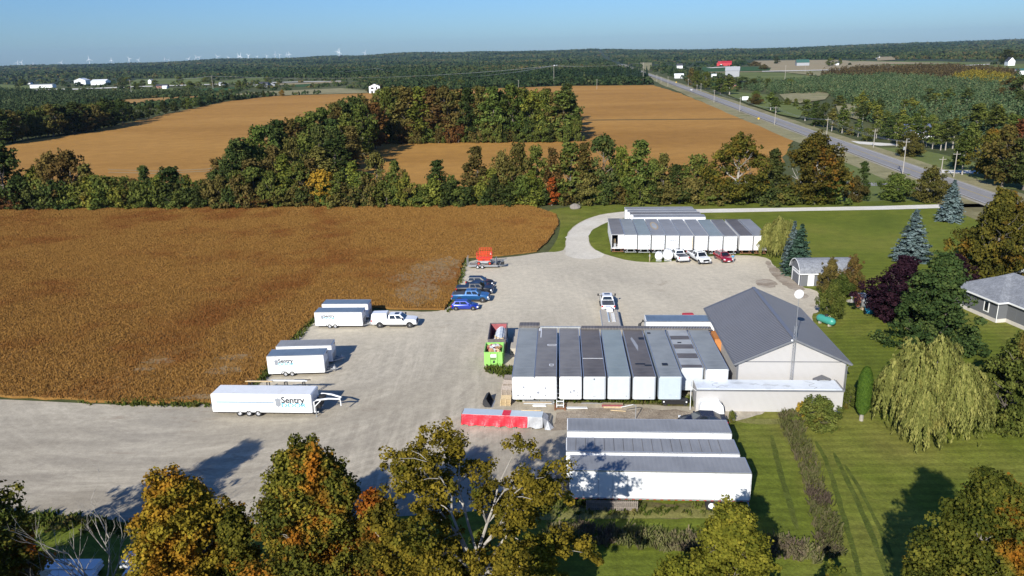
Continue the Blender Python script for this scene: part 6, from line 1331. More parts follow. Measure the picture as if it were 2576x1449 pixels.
# white tanks, post
def tank(label, px, r, L, ang, grp):
    o = gp(*px); t = thing('storage_tank', label, 'tank', (o[0], o[1], 0), ang, grp); b = MB()
    b.lathe([(r * .02, -L / 2 - .16), (r * .5, -L / 2 - .12), (r * .85, -L / 2 - .03), (r, -L / 2 + .1), (r, L / 2 - .1), (r * .85, L / 2 + .03), (r * .02, L / 2 + .16)], 22, 'X', (0, 0, r + .3)); b.build('shell', M['tank_white'], t, 50)
    for xx in (-L * .3, L * .3): b = MB(); b.box(xx - .08, xx + .08, -r * .7, r * .7, 0, .42); b.build('leg', M['galv'], t)
    b = MB(); b.tube([(0, 0, 2 * r + .28), (0, 0, 2 * r + .48)], .09, 8); b.tube([(L / 2 + .2, 0, r + .3), (L / 2 + .24, .1, 2 * r + .2), (0, .1, 2 * r + .42)], .03, 5); b.build('filler_pipe', M['galv'], t); return t
tank('smaller of the two white tanks, on the left', (1657, 656), .72, 1.5, R(-101), 'white tanks on the grass')
tank('larger of the two white tanks, beside the pickup tailgate', (1680, 655), .92, 2.1, R(-101), 'white tanks on the grass')
o = gp(1634, 658); t = thing('wooden_post', 'short wooden post on the grass left of the white tanks', 'post', (o[0], o[1], 0)); MB().box(-.07, .07, -.07, .07, 0, 1.5).build('post_shaft', M['wood'], t); MB().box(-.16, .1, -.12, -.07, 1.0, 1.25).build('outlet_box', M['galv'], t)

# ------------------------------------------------------------ scissor lift on its trailer
def lift():
    o = gp(1176, 676); t = thing('equipment_trailer', 'galvanised two axle equipment trailer carrying the orange lift', 'trailer', (o[0], o[1] + 1.0, 0), R(-5))
    b = MB(); b.box(.4, 5.6, -.95, .95, .50, .60); b.build('deck', M['wood_grey'], t)
    b = MB()
    for s_ in (-1, 1): b.box(.3, 5.7, s_ * .98 - .05, s_ * .98 + .05, .42, .62); b.bar((5.6, s_ * .9, .5), (7.2, 0, .5), .1)
    for s_ in (-1, 1): b.bar((6.0, s_ * .7, .6), (6.3, s_ * .6, 1.25), .05); b.bar((6.3, s_ * .6, 1.25), (7.4, s_ * .3, 1.35), .05)
    b.build('frame', M['galv'], t)
    for s_ in (-1, 1):
        b = MB(); b.box(.0, .06, s_ * .65 - .25, s_ * .65 + .25, .45, 2.1); b.bar((.05, s_ * .65, .5), (.7, s_ * .65, .6), .05); b.build('loading_ramp', M['galv'], t)
    for xx in (2.0, 2.85):
        for s_ in (-1, 1): wheel(t, xx, s_ * 1.13, .34, .34, .22, side=s_)
    for s_ in (-1, 1): b = MB(); b.box(1.55, 3.3, s_ * 1.13 - .13, s_ * 1.13 + .13, .72, .77); b.build('fender', M['alu'], t)
    b = MB(); b.box(5.3, 5.4, -.7, .7, .6, 1.9, 0, .04); b.build('front_board', M['galv'], t); b = MB(); b.box(5.6, 6.8, -.45, .45, .62, 1.1, 0, .05); b.build('tool_box', M['black'], t)
    lx = thing('scissor_lift', 'orange red scissor lift with guard rails strapped on the trailer', 'lift', (*yawpt((o[0], o[1] + 1.0), R(-5), 3.1, 0), .61), R(-5))
    b = MB(); b.box(-1.2, 1.35, -.5, .5, .28, .72, 0, .06); b.build('chassis', M['galv'], lx)
    for xx in (-.95, 1.1):
        for s_ in (-1, 1): wheel(lx, xx, s_ * .62, .32, .32, .22, side=s_, rimm='orange')
    b = MB()
    for k in range(4):
        z = .74 + k * .10
        for s_ in (-.4, .4): b.bar((-1.1, s_, z), (1.1, s_, z + .07), .05); b.bar((-1.1, s_, z + .07), (1.1, s_, z), .05)
    b.build('scissor_arms', M['orange'], lx)
    b = MB(); b.box(-1.35, 1.5, -.62, .62, 1.15, 1.28); b.build('platform', M['orange'], lx)
    b = MB()
    for (x0, x1, y0, z0, z1) in ((-1.35, 1.5, -.62, 1.28, 2.2), (-1.35, 1.5, .62, 1.28, 2.2), (-.8, 1.4, -.5, 1.6, 3.0), (-.8, 1.4, .5, 1.6, 3.0)):
        for z in (z1, (z0 + z1) / 2, z0 + .1): b.bar((x0, y0, z), (x1, y0, z), .045)
        for k in range(6): xx = x0 + (x1 - x0) * k / 5; b.bar((xx, y0, z0), (xx, y0, z1), .04)
    for (x0, y0, z0, z1) in ((-1.35, .62, 1.28, 2.2), (1.5, .62, 1.28, 2.2), (-.8, .5, 1.6, 3.0), (1.4, .5, 1.6, 3.0)):
        for z in (z1, (z0 + z1) / 2): b.bar((x0, -y0, z), (x0, y0, z), .06)
    b.build('guard_rail', M['orange'], lx)
    b = MB(); b.box(1.2, 1.42, -.35, -.1, 1.9, 2.2); b.build('control_box', M['lamp'], lx)
lift()
# ------------------------------------------------------------ main cream building
def gable_bldg():
    a = R(-4.2); o = (25.0, 79.2); W, L, ez, rz = 11.7, 18.7, 4.25, 6.95; t = thing('storage_building', 'cream ribbed metal building with grey gabled roof', 'building', (o[0], o[1], 0), a + R(.0))
    # local x right, y away
    b = MB(); b.add([(0, 0, 0), (W, 0, 0), (W, 0, ez), (W / 2, 0, rz - .12), (0, 0, ez)], [(0, 1, 2, 3, 4)]); b.build('gable_wall', M['siding'], t)
    b = MB(); b.add([(0, L, 0), (W, L, 0), (W, L, ez), (W / 2, L, rz - .12), (0, L, ez)], [(4, 3, 2, 1, 0)]); b.build('gable_wall', M['siding'], t)
    b = MB(); b.add([(0, 0, 0), (0, L, 0), (0, L, ez), (0, 0, ez)], [(0, 3, 2, 1)]); b.build('side_wall', M['siding_y'], t)
    b = MB(); b.add([(W, 0, 0), (W, L, 0), (W, L, ez), (W, 0, ez)], [(0, 1, 2, 3)]); b.build('side_wall', M['siding_y'], t)
    ov, th = .45, .10; sl = (rz - ez) / (W / 2); ze = ez - sl * ov
    rf = MB()
    for s_ in (0, 1):
        xe = -ov if s_ == 0 else W + ov; p = [(xe, -ov, ze), (W / 2, -ov, rz), (W / 2, L + ov, rz), (xe, L + ov, ze)]; q = [(x, y, z + th) for x, y, z in p]
        rf.add(p + q, [(3, 2, 1, 0), (4, 5, 6, 7), (0, 1, 5, 4), (1, 2, 6, 5), (2, 3, 7, 6), (3, 0, 4, 7)])
    roof = rf.build('roof', M['metalroof'], t)
    rb = MB()
    for s_ in (0, 1):
        xe = -ov if s_ == 0 else W + ov; n_ = int((L + 2 * ov) / .42)
        for k in range(1, n_): y = -ov + k * .42; rb.bar((xe, y, ze + th + .012), (W / 2, y, rz + th + .012), .05, .035)
    rb.build('roof_ribs', M['ribpaint'], roof)
    b = MB(); b.bar((W / 2, -ov - .02, rz + th + .03), (W / 2, L + ov + .02, rz + th + .03), .45, .05); b.build('ridge_cap', M['ribpaint'], roof)
    for y in (-ov - .02, L + ov + .02):
        b = MB(); b.bar((-ov - .02, y, ze + .02), (W / 2, y, rz + .02), .04, .22); b.bar((W + ov + .02, y, ze + .02), (W / 2, y, rz + .02), .04, .22); b.build('fascia', M['trim_grey'], t)
    b = MB(); b.box(.0, W, -.05, -.005, ez - .06, ez + .02); b.build('wall_band', M['trim_grey'], t)
    for x0 in (-ov - .14, W + ov + .02): b = MB(); b.box(x0, x0 + .12, -ov, L + ov, ze - .04, ze + .08); b.build('gutter', M['trim_grey'], t)
    for x0, sx in ((0, -1), (W, 1)):
        b = MB(); b.box(x0 - .05, x0 + .05, -.06, .0, 0, ez); b.build('corner_trim', M['trim_grey'], t)
        b = MB(); b.tube([(x0 + sx * (ov + .05), -.2, ze), (x0 + sx * .12, -.12, ze - .35), (x0 + sx * .12, -.12, .15)], .045, 6); b.build('downspout', M['trim_grey'], t)
    b = MB(); b.lathe([(.09, 0), (.12, .12), (.05, .2)], 8, 'Z', (W / 2 - .35, -ov - .05, rz - .1)); b.build('wall_lamp', M['lamp'], t)
    return t
gable_bldg()
# white roofed annex with cream siding in front of the gable
def annex():
    a = R(-4.4); W, D, H = 15.4, 2.55, 2.55; t = thing('annex', 'low cream clad annex with stained white flat roof in front of the gable', 'building', (19.62, 75.75, 0), a)
    b = MB(); b.box(0, W, 0, D, 0, H); b.build('wall', M['siding'], t)
    b = MB(); b.box(.05, W - .12, .05, D + .05, H + .002, H + .06, 0, .03); b.build('roof', M['membrane'], t)
    b = MB(); b.box(-.02, W + .02, -.06, -.004, H - .16, H + .02); b.box(W + .003, W + .05, -.06, D, H - .16, H + .10); b.build('roof_trim', M['trim_grey'], t)
    b = MB()
    for x0, w_ in ((1.6, 3.3), (11.9, 13.4)):
        for k in range(6): xa = x0 + .5 + .45 * math.sin(k * 1.9); b.bar((xa, .3 + k * .33, H + .07), (x0 + .5 + .45 * math.sin(k * 1.9 + 1.9), .3 + (k + 1) * .33, H + .07), .045, .015)
    b.build('roof_seam', M['sticker'], t)
    b = MB()
    for k in range(5): b.prism([(3 + k * 1.7 + (.5 * (1 + k % 2) + .22 * math.sin(q * 5 + k)) * math.cos(q), 1.3 + (.22 + .12 * math.sin(q * 4 + k * 2)) * math.sin(q) + .25 * ((k * 3) % 4 - 1.5)) for q in np.linspace(0, 6.28, 26)[:-1]], H + .063, H + .066)
    b.build('roof_stain', M['grey_panel'], t)
    b = MB(); b.box(W - .06, W + .003, D, D + .4, 0, H); b.build('corner_trim', M['trim_grey'], t)
    v = thing('entry_hood', 'small grey gabled hood at the right end of the annex', 'entry hood', (*yawpt((19.62, 75.75), a, W - 2.15, D + .1), 0), a)
    b = MB(); b.box(0, 1.7, 0, .62, 0, 2.45); b.build('wall', M['siding'], v)
    b = MB(); b.add([(-.12, -.25, 2.5), (.85, -.25, 2.95), (1.82, -.25, 2.5), (-.12, .66, 2.5), (.85, .66, 2.95), (1.82, .66, 2.5)], [(0, 1, 4, 3), (1, 2, 5, 4)]); b.add([(-.12, -.25, 2.42), (.85, -.25, 2.87), (1.82, -.25, 2.42), (-.12, .66, 2.42), (.85, .66, 2.87), (1.82, .66, 2.42)], [(3, 4, 1, 0), (4, 5, 2, 1)]); b.add([(-.12, -.25, 2.42), (.85, -.25, 2.87), (1.82, -.25, 2.42), (1.82, -.25, 2.5), (.85, -.25, 2.95), (-.12, -.25, 2.5)], [(0, 1, 4, 5), (1, 2, 3, 4)]); b.build('roof', M['metalroof'], v)
    f = thing('scrap_gate', 'white tube frame standing at the left end of the annex', 'frame', (*yawpt((19.62, 75.75), a, -.55, .3), 0), a + R(80)); b = MB()
    for x0 in (0, 1.6): b.tube([(x0, 0, 0), (x0, 0, 2.75)], .04, 6)
    for z in (.9, 1.8, 2.7): b.tube([(0, 0, z), (1.6, 0, z)], .035, 6)
    b.tube([(0, 0, 2.7), (.2, -.7, 2.1)], .03, 5); b.build('tubes', M['white_worn'], f)
annex()
# lattice tower with a white dish
def tower():
    bx, by = 30.75, 78.35; zt = 5
    while prj(bx, by, zt)[1] > 745 and zt < 30: zt += .05
    t = thing('lattice_tower', 'thin lattice antenna mast with a white ball at its top against the gable', 'mast', (bx, by - .1, 0)); zl = zt - 3.4; r = .22; b = MB(); P_ = [(r * math.cos(a), r * math.sin(a)) for a in (.5, 2.6, 4.7)]
    for x, y in P_: b.tube([(x, y, 0), (x * .7, y * .7, zl)], .028, 5)
    k = 0; z = .1
    while z < zl - .35:
        s0, s1 = 1 - .3 * z / zl, 1 - .3 * (z + .35) / zl
        for i in range(3):
            p, q = P_[i], P_[(i + 1) % 3]; b.tube([(p[0] * s0, p[1] * s0, z), (q[0] * s1, q[1] * s1, z + .35)], .013, 4, cap=False); b.tube([(p[0] * s0, p[1] * s0, z), (q[0] * s0, q[1] * s0, z)], .013, 4, cap=False)
        z += .35
    b.build('lattice', M['alu'], t)
    b = MB(); b.tube([(0, 0, zl - .5), (0, 0, zt)], .03, 6); b.build('top_pole', M['alu'], t)
    b = MB(); b.lathe([(.02, -.06), (.40, -.04), (.50, .0), (.40, .12), (.22, .2), (.02, .22)], 20, 'Y', (0, 0, zt + .25)); b.build('dish', M['white'], t, 60)
    b = MB(); b.bar((0, 0, 6.9), (0, .45, 6.9), .06); b.build('wall_bracket', M['dark'], t)
tower()
# small grey garage with rounded roof
def garage():
    a = R(-2.5); o = (47.35, 120.4); L, D, ez = 8.6, 4.9, 2.2; t = thing('garage', 'small charcoal garage with rounded shingle roof and white side door', 'garage', (o[0], o[1], 0), a)
    prof = [(-.25, ez - .05), (.15, ez + .75), (.9, ez + 1.35), (1.7, ez + 1.72), (D / 2, ez + 1.85)]; prof = prof + [(D - y, z) for y, z in reversed(prof[:-1])]
    b = MB(); pts = [(0, 0)] + [(0, ez)] + [(y + .12 if y < D / 2 else y - .12, z - .08) for y, z in prof[1:-1]] + [(D, ez), (D, 0)]; n = len(pts)
    b.add([(0, y, z) for y, z in pts] + [(L, y, z) for y, z in pts], [tuple(range(n)), tuple(range(2 * n - 1, n - 1, -1))] + [(i, n + i, n + (i + 1) % n, (i + 1) % n) for i in range(n)]); b.build('wall', M['wall_grey'], t)
    b = MB(); m = len(prof); b.add([(x, y, z + dz) for dz in (.0, .09) for x in (-.3, L + .3) for y, z in prof], [(i, i + 1, m + i + 1, m + i) for i in range(m - 1)] + [(2 * m + i, 3 * m + i, 3 * m + i + 1, 2 * m + i + 1) for i in range(m - 1)] + [(i, 2 * m + i, 2 * m + i + 1, i + 1) for i in range(m - 1)] + [(m + i, m + i + 1, 3 * m + i + 1, 3 * m + i) for i in range(m - 1)]); b.build('roof', M['shingle'], t)
    b = MB(); b.box(-.3, L + .3, -.34, -.26, ez - .16, ez - .0); 
    for i in range(m - 1): b.bar((-.32, prof[i][0], prof[i][1] + .02), (-.32, prof[i + 1][0], prof[i + 1][1] + .02), .04, .11)
    b.build('fascia', M['trim_white'], t)
    b = MB(); b.box(1.15, 2.15, -.05, -.004, .05, 2.02); dr = b.build('door', M['trim_white'], t); MB().box(2.0, 2.08, -.10, -.05, .98, 1.04).build('handle', M['galv'], dr)
    b = MB(); b.box(-.05, -.004, .75, D - .75, .05, 2.15); gd = b.build('garage_door', M['wall_grey2'], t)
    b = MB(); b.box(-.09, -.003, .6, .75, 0, 2.3); b.box(-.09, -.003, D - .75, D - .6, 0, 2.3); b.box(-.09, -.003, .75, D - .75, 2.15, 2.3); b.box(-.07, -.052, .9, D - .9, 1.7, 2.0); b.build('door_frame', M['trim_white'], t)
    MB().box(-.06, .1, -.06, -.003, 0, ez - .17).build('corner_trim', M['trim_grey'], t)
garage()
# grey house at the right edge
def house():
    c0 = unp(2448 + 0, 786); a = R(-46)
    A = unp(2451, 797, 0); B_ = unp(2541, 806, 0)
    # main corner measured in the photo
    p1 = unp((3540 + 740 * .2622) * .6708, (920 + 1110 * .2622) * .6708); p0 = unp((3540 + 455 * .2622) * .6708, (920 + 985 * .2622) * .6708); ang = math.atan2(p1[1] - p0[1], p1[0] - p0[0])
    t = thing('house', 'charcoal sided bungalow with grey shingle hip roof and white trimmed windows', 'house', (p1[0], p1[1], 0), ang)
    # local -x runs back toward the left corner, +y away
    L1, Dp, ez = 8.6, 9.0, 3.0
    b = MB(); b.box(-L1, 0, 0, Dp, .55, ez); b.box(0, 1.6, 1.5, Dp, .55, ez); b.box(1.6, 12, 1.52, Dp, .55, ez); b.build('wall', M['wall_grey'], t)
    b = MB(); b.box(-L1 - .01, .01, -.01, Dp, 0, .548); b.box(.01, 12, 1.49, Dp, 0, .548); b.build('foundation', M['found'], t)
    def hip(mb, x0, x1, y0, y1, z, h, e=.45):
        x0 -= e; x1 += e; y0 -= e; y1 += e; d = (y1 - y0) / 2; mb.add([(x0, y0, z), (x1, y0, z), (x1, y1, z), (x0, y1, z), (x0 + d, y0 + d, z + h), (x1 - d, y0 + d, z + h)] if (x1 - x0) > (y1 - y0) else [(x0, y0, z), (x1, y0, z), (x1, y1, z), (x0, y1, z), (x0 + (x1 - x0) / 2, y0 + (x1 - x0) / 2, z + h), (x0 + (x1 - x0) / 2, y1 - (x1 - x0) / 2, z + h)], [(0, 1, 5, 4), (1, 2, 5), (2, 3, 4, 5), (3, 0, 4)] if (x1 - x0) > (y1 - y0) else [(0, 1, 4), (1, 2, 5, 4), (2, 3, 5), (3, 0, 4, 5)])
        mb.add([(x0, y0, z - .005), (x1, y0, z - .005), (x1, y1, z - .005), (x0, y1, z - .005)], [(3, 2, 1, 0)])
    b = MB(); hip(b, -L1, 0, 0, Dp, ez + .05, 2.5); hip(b, -L1 + .3, 12, 1.55, Dp + .4, ez + .055, 2.7); b.build('roof', M['shingle'], t)
    b = MB(); b.box(-L1 - .5, .5, -.55, -.46, ez - .10, ez + .12); b.box(.46, .54, -.46, 1.1, ez - .10, ez + .12); b.box(.54, 12.4, 1.02, 1.10, ez - .10, ez + .12); b.build('gutter', M['trim_white'], t)
    b = MB(); b.tube([(.06, -.45, ez - .1), (.06, -.07, ez - .4), (.06, -.07, .1)], .05, 6); b.build('downspout', M['trim_white'], t)
    for (x0, x1, z0, z1, y) in ((-8.1, -7.1, 1.0, 2.6, 0), (-2.6, -1.6, 1.0, 2.6, 0), (3.4, 5.2, 1.2, 2.6, 1.5), (8.4, 10.0, 1.2, 2.6, 1.5)):
        f = MB(); f.box(x0, x1, y - .07, y - .003, z0, z0 + .13); f.box(x0, x1, y - .07, y - .003, z1 - .13, z1); f.box(x0, x0 + .13, y - .07, y - .003, z0 + .13, z1 - .13); f.box(x1 - .13, x1, y - .07, y - .003, z0 + .13, z1 - .13)
        if x1 - x0 > 1.3: f.box((x0 + x1) / 2 - .06, (x0 + x1) / 2 + .06, y - .07, y - .003, z0 + .13, z1 - .13)
        w_ = f.build('window', M['trim_white'], t); g_ = MB(); g_.box(x0 + .13, x1 - .13, y - .03, y - .006, z0 + .13, z1 - .13); g_.build('pane', M['glass'], w_)
    q = unp(2552, 705); v = thing('garage_wing', 'rear wing of the grey house with white windowed garage doors', 'garage', (q[0] - 2.2, q[1] - 1.0, 0), R(-4))
    b = MB(); b.box(0, 9, 0, 7, 0, 2.8); b.build('wall', M['wall_grey'], v)
    b = MB(); hip(b, 0, 9, 0, 7, 2.85, 2.2); b.build('roof', M['shingle'], v); MB().box(-.5, 9.5, -.56, -.46, 2.7, 2.93).build('gutter', M['trim_white'], v)
    for x0 in (.4, 3.3, 6.2):
        b = MB(); b.box(x0, x0 + 2.5, -.05, -.004, .05, 2.3); d = b.build('garage_door', M['wall_grey2'], v); g_ = MB()
        for k in range(4): g_.box(x0 + .2 + k * .56, x0 + .58 + k * .56, -.07, -.052, 1.85, 2.15)
        g_.build('door_window', M['trim_white'], d)
house()
# tanks, barrel sauna, tub
o = unp(2079, 818); t = thing('propane_tank', 'green propane tank lying on the lawn below the shrub', 'tank', (o[0], o[1] + .3, 0), R(-62)); b = MB()
b.lathe([(.02, -1.55), (.3, -1.45), (.5, -1.2), (.55, -1.0), (.55, 1.0), (.5, 1.2), (.3, 1.45), (.02, 1.55)], 20, 'X', (0, 0, .72)); b.build('shell', M['tank_green'], t, 60)
for xx in (-.8, .8): MB().box(xx - .12, xx + .12, -.4, .4, 0, .3).build('leg', M['concrete'], t)
b = MB(); b.lathe([(.22, 0), (.25, .1), (.24, .26), (.05, .32)], 12, 'Z', (0, 0, 1.22)); b.build('valve_dome', M['dark'], t, 50)
b = MB(); b.tube([(.35, 0, 1.28), (.5, .05, 1.45), (.7, .1, 1.2)], .03, 5); b.build('gas_line', M['yw'] if 'yw' in M else M['wood_new'], t)
o = unp(2165, 783); t = thing('barrel_sauna', 'barrel sauna with red brown round end beside the purple tree', 'sauna', (o[0], o[1] + .1, 0), R(2)); b = MB()
b.lathe([(1.12, 0), (1.12, 3.2)], 28, 'X', (0, 1.1, 1.32)); b.build('barrel', M['galv'], t, 50); b = MB(); b.lathe([(1.02, -.06), (1.02, -.003)], 28, 'X', (0, 1.1, 1.32)); fr_ = b.build('end_wall', M['cedarwood'], t)
b = MB(); b.box(-.10, -.06, .82, 1.42, .45, 2.0); dr = b.build('door', M['cedarwood'], t); MB().box(-.115, -.10, .95, 1.28, .7, 1.85).build('door_pane', M['glass'], dr); MB().box(-.09, -.061, .42, .62, .9, 1.9).build('side_pane', M['glass'], t)
for xx in (.4, 2.6): MB().box(xx, xx + .2, .3, 1.9, 0, .35).build('cradle', M['wood'], t)
for k in (.05, 1.6, 3.1): b = MB(); b.lathe([(1.135, k), (1.135, k + .05)], 28, 'X', (0, 1.1, 1.32)); b.build('hoop', M['dark'], t)
o = unp(2186, 787); t = thing('plunge_tub', 'turquoise tub standing in front of the barrel sauna', 'tub', (o[0], o[1], 0)); b = MB(); b.lathe([(.55, 0), (.62, .3), (.62, .85), (.66, .9), (.56, .9), (.52, .5), (.02, .48)], 18, 'Z'); b.build('shell', M['aqua'], t, 50); MB().box(-.75, -.6, -.2, .2, 0, .5).build('step', M['black'], t)
o = unp(2142, 758); t = thing('bird_bath', 'small pedestal on a pale stone pad in the lawn', 'pedestal', (o[0], o[1], 0)); MB().lathe([(.8, 0), (.8, .05)], 12).build('pad', M['concrete'], t); MB().lathe([(.14, .05), (.10, .6), (.22, .75), (.20, .8)], 10).build('pedestal', M['galv'], t)
# boulder
def boulder():
    import bmesh
    o = unp(1447, 525); bm = bmesh.new(); bmesh.ops.create_icosphere(bm, subdivisions=3, radius=1)
    g = random.Random(4); dirs = [(Vector((g.uniform(-1, 1), g.uniform(-1, 1), g.uniform(-.3, 1))).normalized(), g.uniform(.62, .9)) for _ in range(11)]
    for v in bm.verts:
        for d, k in dirs:
            h = v.co.dot(d)
            if h > k: v.co -= d * (h - k)
        v.co.x *= 1.45; v.co.z = v.co.z * 1.0 + .55; v.co *= .95
    me = bpy.data.meshes.new('boulder'); bm.to_mesh(me); bm.free(); me.materials.append(M['stone']); tag(obj('boulder', me, None, (o[0], o[1], 0)), 'large grey boulder at the edge of the hedgerow grass', 'boulder')
boulder()
# ------------------------------------------------------------ bins, pallets, clutter by the row
def bin_(label, nl, nr_, zt, depth, mats, rim, name='dumpster'):
    a, b_ = unp(*nl), unp(*nr_); ang = math.atan2(b_[1] - a[1], b_[0] - a[0]); W = math.hypot(b_[0] - a[0], b_[1] - a[1]); t = thing(name, label, 'bin', (a[0], a[1], 0), ang)
    out, inn = mats; b = MB(); w = .06
    b.box(0, W, 0, w, .1, zt); b.box(0, W, depth - w, depth, .1, zt); b.box(0, w, w, depth - w, .1, zt); b.box(W - w, W, w, depth - w, .1, zt); b.box(w, W - w, w, depth - w, .1, .18); b.build('shell', M[out], t)
    for k in range(2):
        x0 = W * (.30 + .40 * k); MB().box(x0 - .05, x0 + .05, -.10, -.003, .1, zt).build('stiffener', M[out], t)
    for k in range(5):
        for x0, x1 in ((-.09, -.003), (W + .003, W + .09)): MB().box(x0, x1, depth * (k + .5) / 5 - .05, depth * (k + .5) / 5 + .05, .1, zt).build('stiffener', M[out], t)
    b = MB(); b.box(-.1, W + .1, -.1, .0, zt + .003, zt + .09); b.box(-.1, W + .1, depth, depth + .1, zt + .003, zt + .09); b.box(-.1, .0, 0, depth, zt + .003, zt + .09); b.box(W, W + .1, 0, depth, zt + .003, zt + .09); b.build('rim', M[rim], t)
    b = MB(); b.box(w + .004, W - w - .004, depth - w - .02, depth - w - .004, .2, zt); b.build('inner_wall', M[inn], t)
    return t, a, ang, W

t, a, ang, W = bin_('lime green roll off bin full of cardboard and bags', (1220.2, 922.3), (1264.5, 922.0), 1.9, 3.25, ('green_bin', 'green_bin'), 'green_bin')
q = MB(); q.box(W * .33, W * .66, -.115, -.105, 1.28, 1.68); q.build('notice_panel', M['white_worn'], t)
q = MB()
for r_ in range(2):
    for k in range(8): q.box(W * .33 + k * .085, W * .33 + k * .085 + .055, -.112, -.105, 1.12 - r_ * .12, 1.18 - r_ * .12)
q.build('lettering', M['logo_dark'], t)
q = MB(); q.prism([(0, 0), (.25, .1), (.2, .4), (.05, .3)], 0, .01); lf = q.build('leaf_emblem', M['logo_dark'], t); lf.rotation_euler = (R(90), 0, 0); lf.location = (W * .45, -.105, .5)
nr = np.random.default_rng(8); g = random.Random(8)
def junk(label, cat, o, ang, n, x1, y1, z, mats, name, sz=(.2, .5)):
    t = thing(name, label, cat, (o[0], o[1], 0), ang); 
    for i in range(n):
        s = g.uniform(*sz); c = Vector((g.uniform(s, x1 - s), g.uniform(s, y1 - s), z + g.uniform(-.15, .25))); b = MB(); k = g.random()
        if k < .55:
            pts = [Vector((sx * s * g.uniform(.7, 1), sy * s * .7 * g.uniform(.6, 1), sz_ * s * .4)) for sz_ in (-1, 1) for sx, sy in ((-1, -1), (1, -1), (1, 1), (-1, 1))]; rm_ = Matrix.Rotation(g.uniform(-.9, .9), 3, 'X') @ Matrix.Rotation(g.uniform(-3, 3), 3, 'Z') @ Matrix.Rotation(g.uniform(-.6, .6), 3, 'Y')
            b.add([rm_ @ p for p in pts], [(3, 2, 1, 0), (4, 5, 6, 7), (0, 1, 5, 4), (1, 2, 6, 5), (2, 3, 7, 6), (3, 0, 4, 7)]); nm = 'board'
        else:
            b.lathe([(.02, -s * .5), (s * .45, -s * .35), (s * .6 * g.uniform(.8, 1), 0), (s * .4, s * .35), (.03, s * .5)], 8, g.choice(['X', 'Y', 'Z'])); nm = 'bag'
        b.build(nm, M[g.choice(mats)], t, False, tuple(c))
    return t
junk('heap of cardboard, bags and scraps heaped inside the lime green bin', 'rubbish', yawpt(a, ang, .08, .1), ang, 60, W - .16, 3.0, 1.62, ['cardboard', 'cardboard', 'wood_new', 'white_worn', 'logo_grey', 'tarp_grey', 'wood', 'bin_red'], 'rubbish_heap')
t2, a2, ang2, W2 = bin_('red brown roll off bin holding old white door panels, behind the green bin', (1229.5, 889.5), (1272.5, 889.0), 1.95, 6.2, ('bin_grey', 'bin_red'), 'bin_grey')
t = thing('door_panel_pile', 'pile of pale ribbed door panels leaning in the red brown bin', 'panels', (*yawpt(a2, ang2, .5, .5), 0), ang2)
for k in range(7):
    b = MB(); x0 = .15 + k * .24; tilt = (k - 3) * .06; b.box(0, .40, 0, 4.2, 0, .06); 
    for j in range(4): b.box(.0, .40, .6 + j * 1.2, .66 + j * 1.2, .061, .085)
    b.build('door_panel', M['white_worn' if k % 3 else 'grey_panel'], t, False, (x0, .3 + .1 * (k % 3), 1.45 + .13 * (3 - abs(k - 3))), (0, R(-30 + 10 * k), tilt * .3))
b = MB()
for k in range(8): b.bar((.3 + g.uniform(0, 1.2), .1, 1.5 + g.uniform(0, .4)), (.3 + g.uniform(0, 1.2), .9, 1.6 + g.uniform(0, .4)), .12, .08)
b.build('broken_timber', M['wood_new'], t)
# concrete slabs / blocks between bin and row
def slab(label, px, w, d, h, mat, name, cat, ang=YA, n=1, z=0, mats=None, extra=None):
    o = unp(*px); t = thing(name, label, cat, (o[0], o[1], z), ang); 
    return t
o = unp(1283, 893); t = thing('block_stack', 'pale concrete slabs stacked between the green bin and the first trailer', 'slabs', (o[0], o[1], 0), YA)
for k, (y0, l, zz) in enumerate(((0, 2.3, .9), (2.4, 2.6, .75), (5.2, 3.0, .6))):
    b = MB(); b.box(.0, 1.35, y0, y0 + l, 0, zz, 0, .04); b.build('concrete_slab', M['concrete'], t)
b = MB(); b.box(.15, .45, -.02, -.003, .35, .5); b.box(.75, 1.05, -.02, -.003, .35, .5); b.build('lifting_slot', M['dark'], t)
def pallets(label, px, n, mat, ang, grp='pallet stacks beside the first trailer', w=1.15, d=1.0):
    o = unp(*px)
    t = thing('pallet_stack', label, 'pallets', (o[0], o[1], 0), ang, grp)
    for k in range(n):
        b = MB(); z = k * .145; jx, jy = g.uniform(-.06, .06), g.uniform(-.05, .05)
        for i in range(7): b.box(jx, jx + w, jy + i * d / 7, jy + i * d / 7 + d / 7 * .72, z + .10, z + .125)
        for xx in (0, w / 2 - .04, w - .08): b.box(jx + xx, jx + xx + .08, jy, jy + d, z, z + .098)
        b.build('pallet', M[mat], t)
    return t
pallets('fresh yellow wooden pallets in the stack nearest the camera', (1259, 1022), 6, 'wood_new', YA, d=1.2)
pallets('pale striped pallet stack right behind the yellow pallets', (1261, 1003), 8, 'pal_pale', YA, d=1.2)
pallets('weathered whitish pallet stack, third from the camera', (1265.5, 988), 8, 'pal_pale', YA, d=1.2)
pallets('dark grey pallets forming the farthest stack beside the first trailer', (1269.5, 972), 7, 'wood_grey', YA, d=1.2)
o = unp(1234, 1027); t = thing('loader_bucket', 'black steel loader bucket lying by the yellow pallets', 'bucket', (o[0] + .1, o[1] + .1, 0), R(80)); b = MB()
pr_ = [(0, 0), (.0, 0), (.75, .02), (1.0, .35), (.95, .8), (.6, 1.05)]
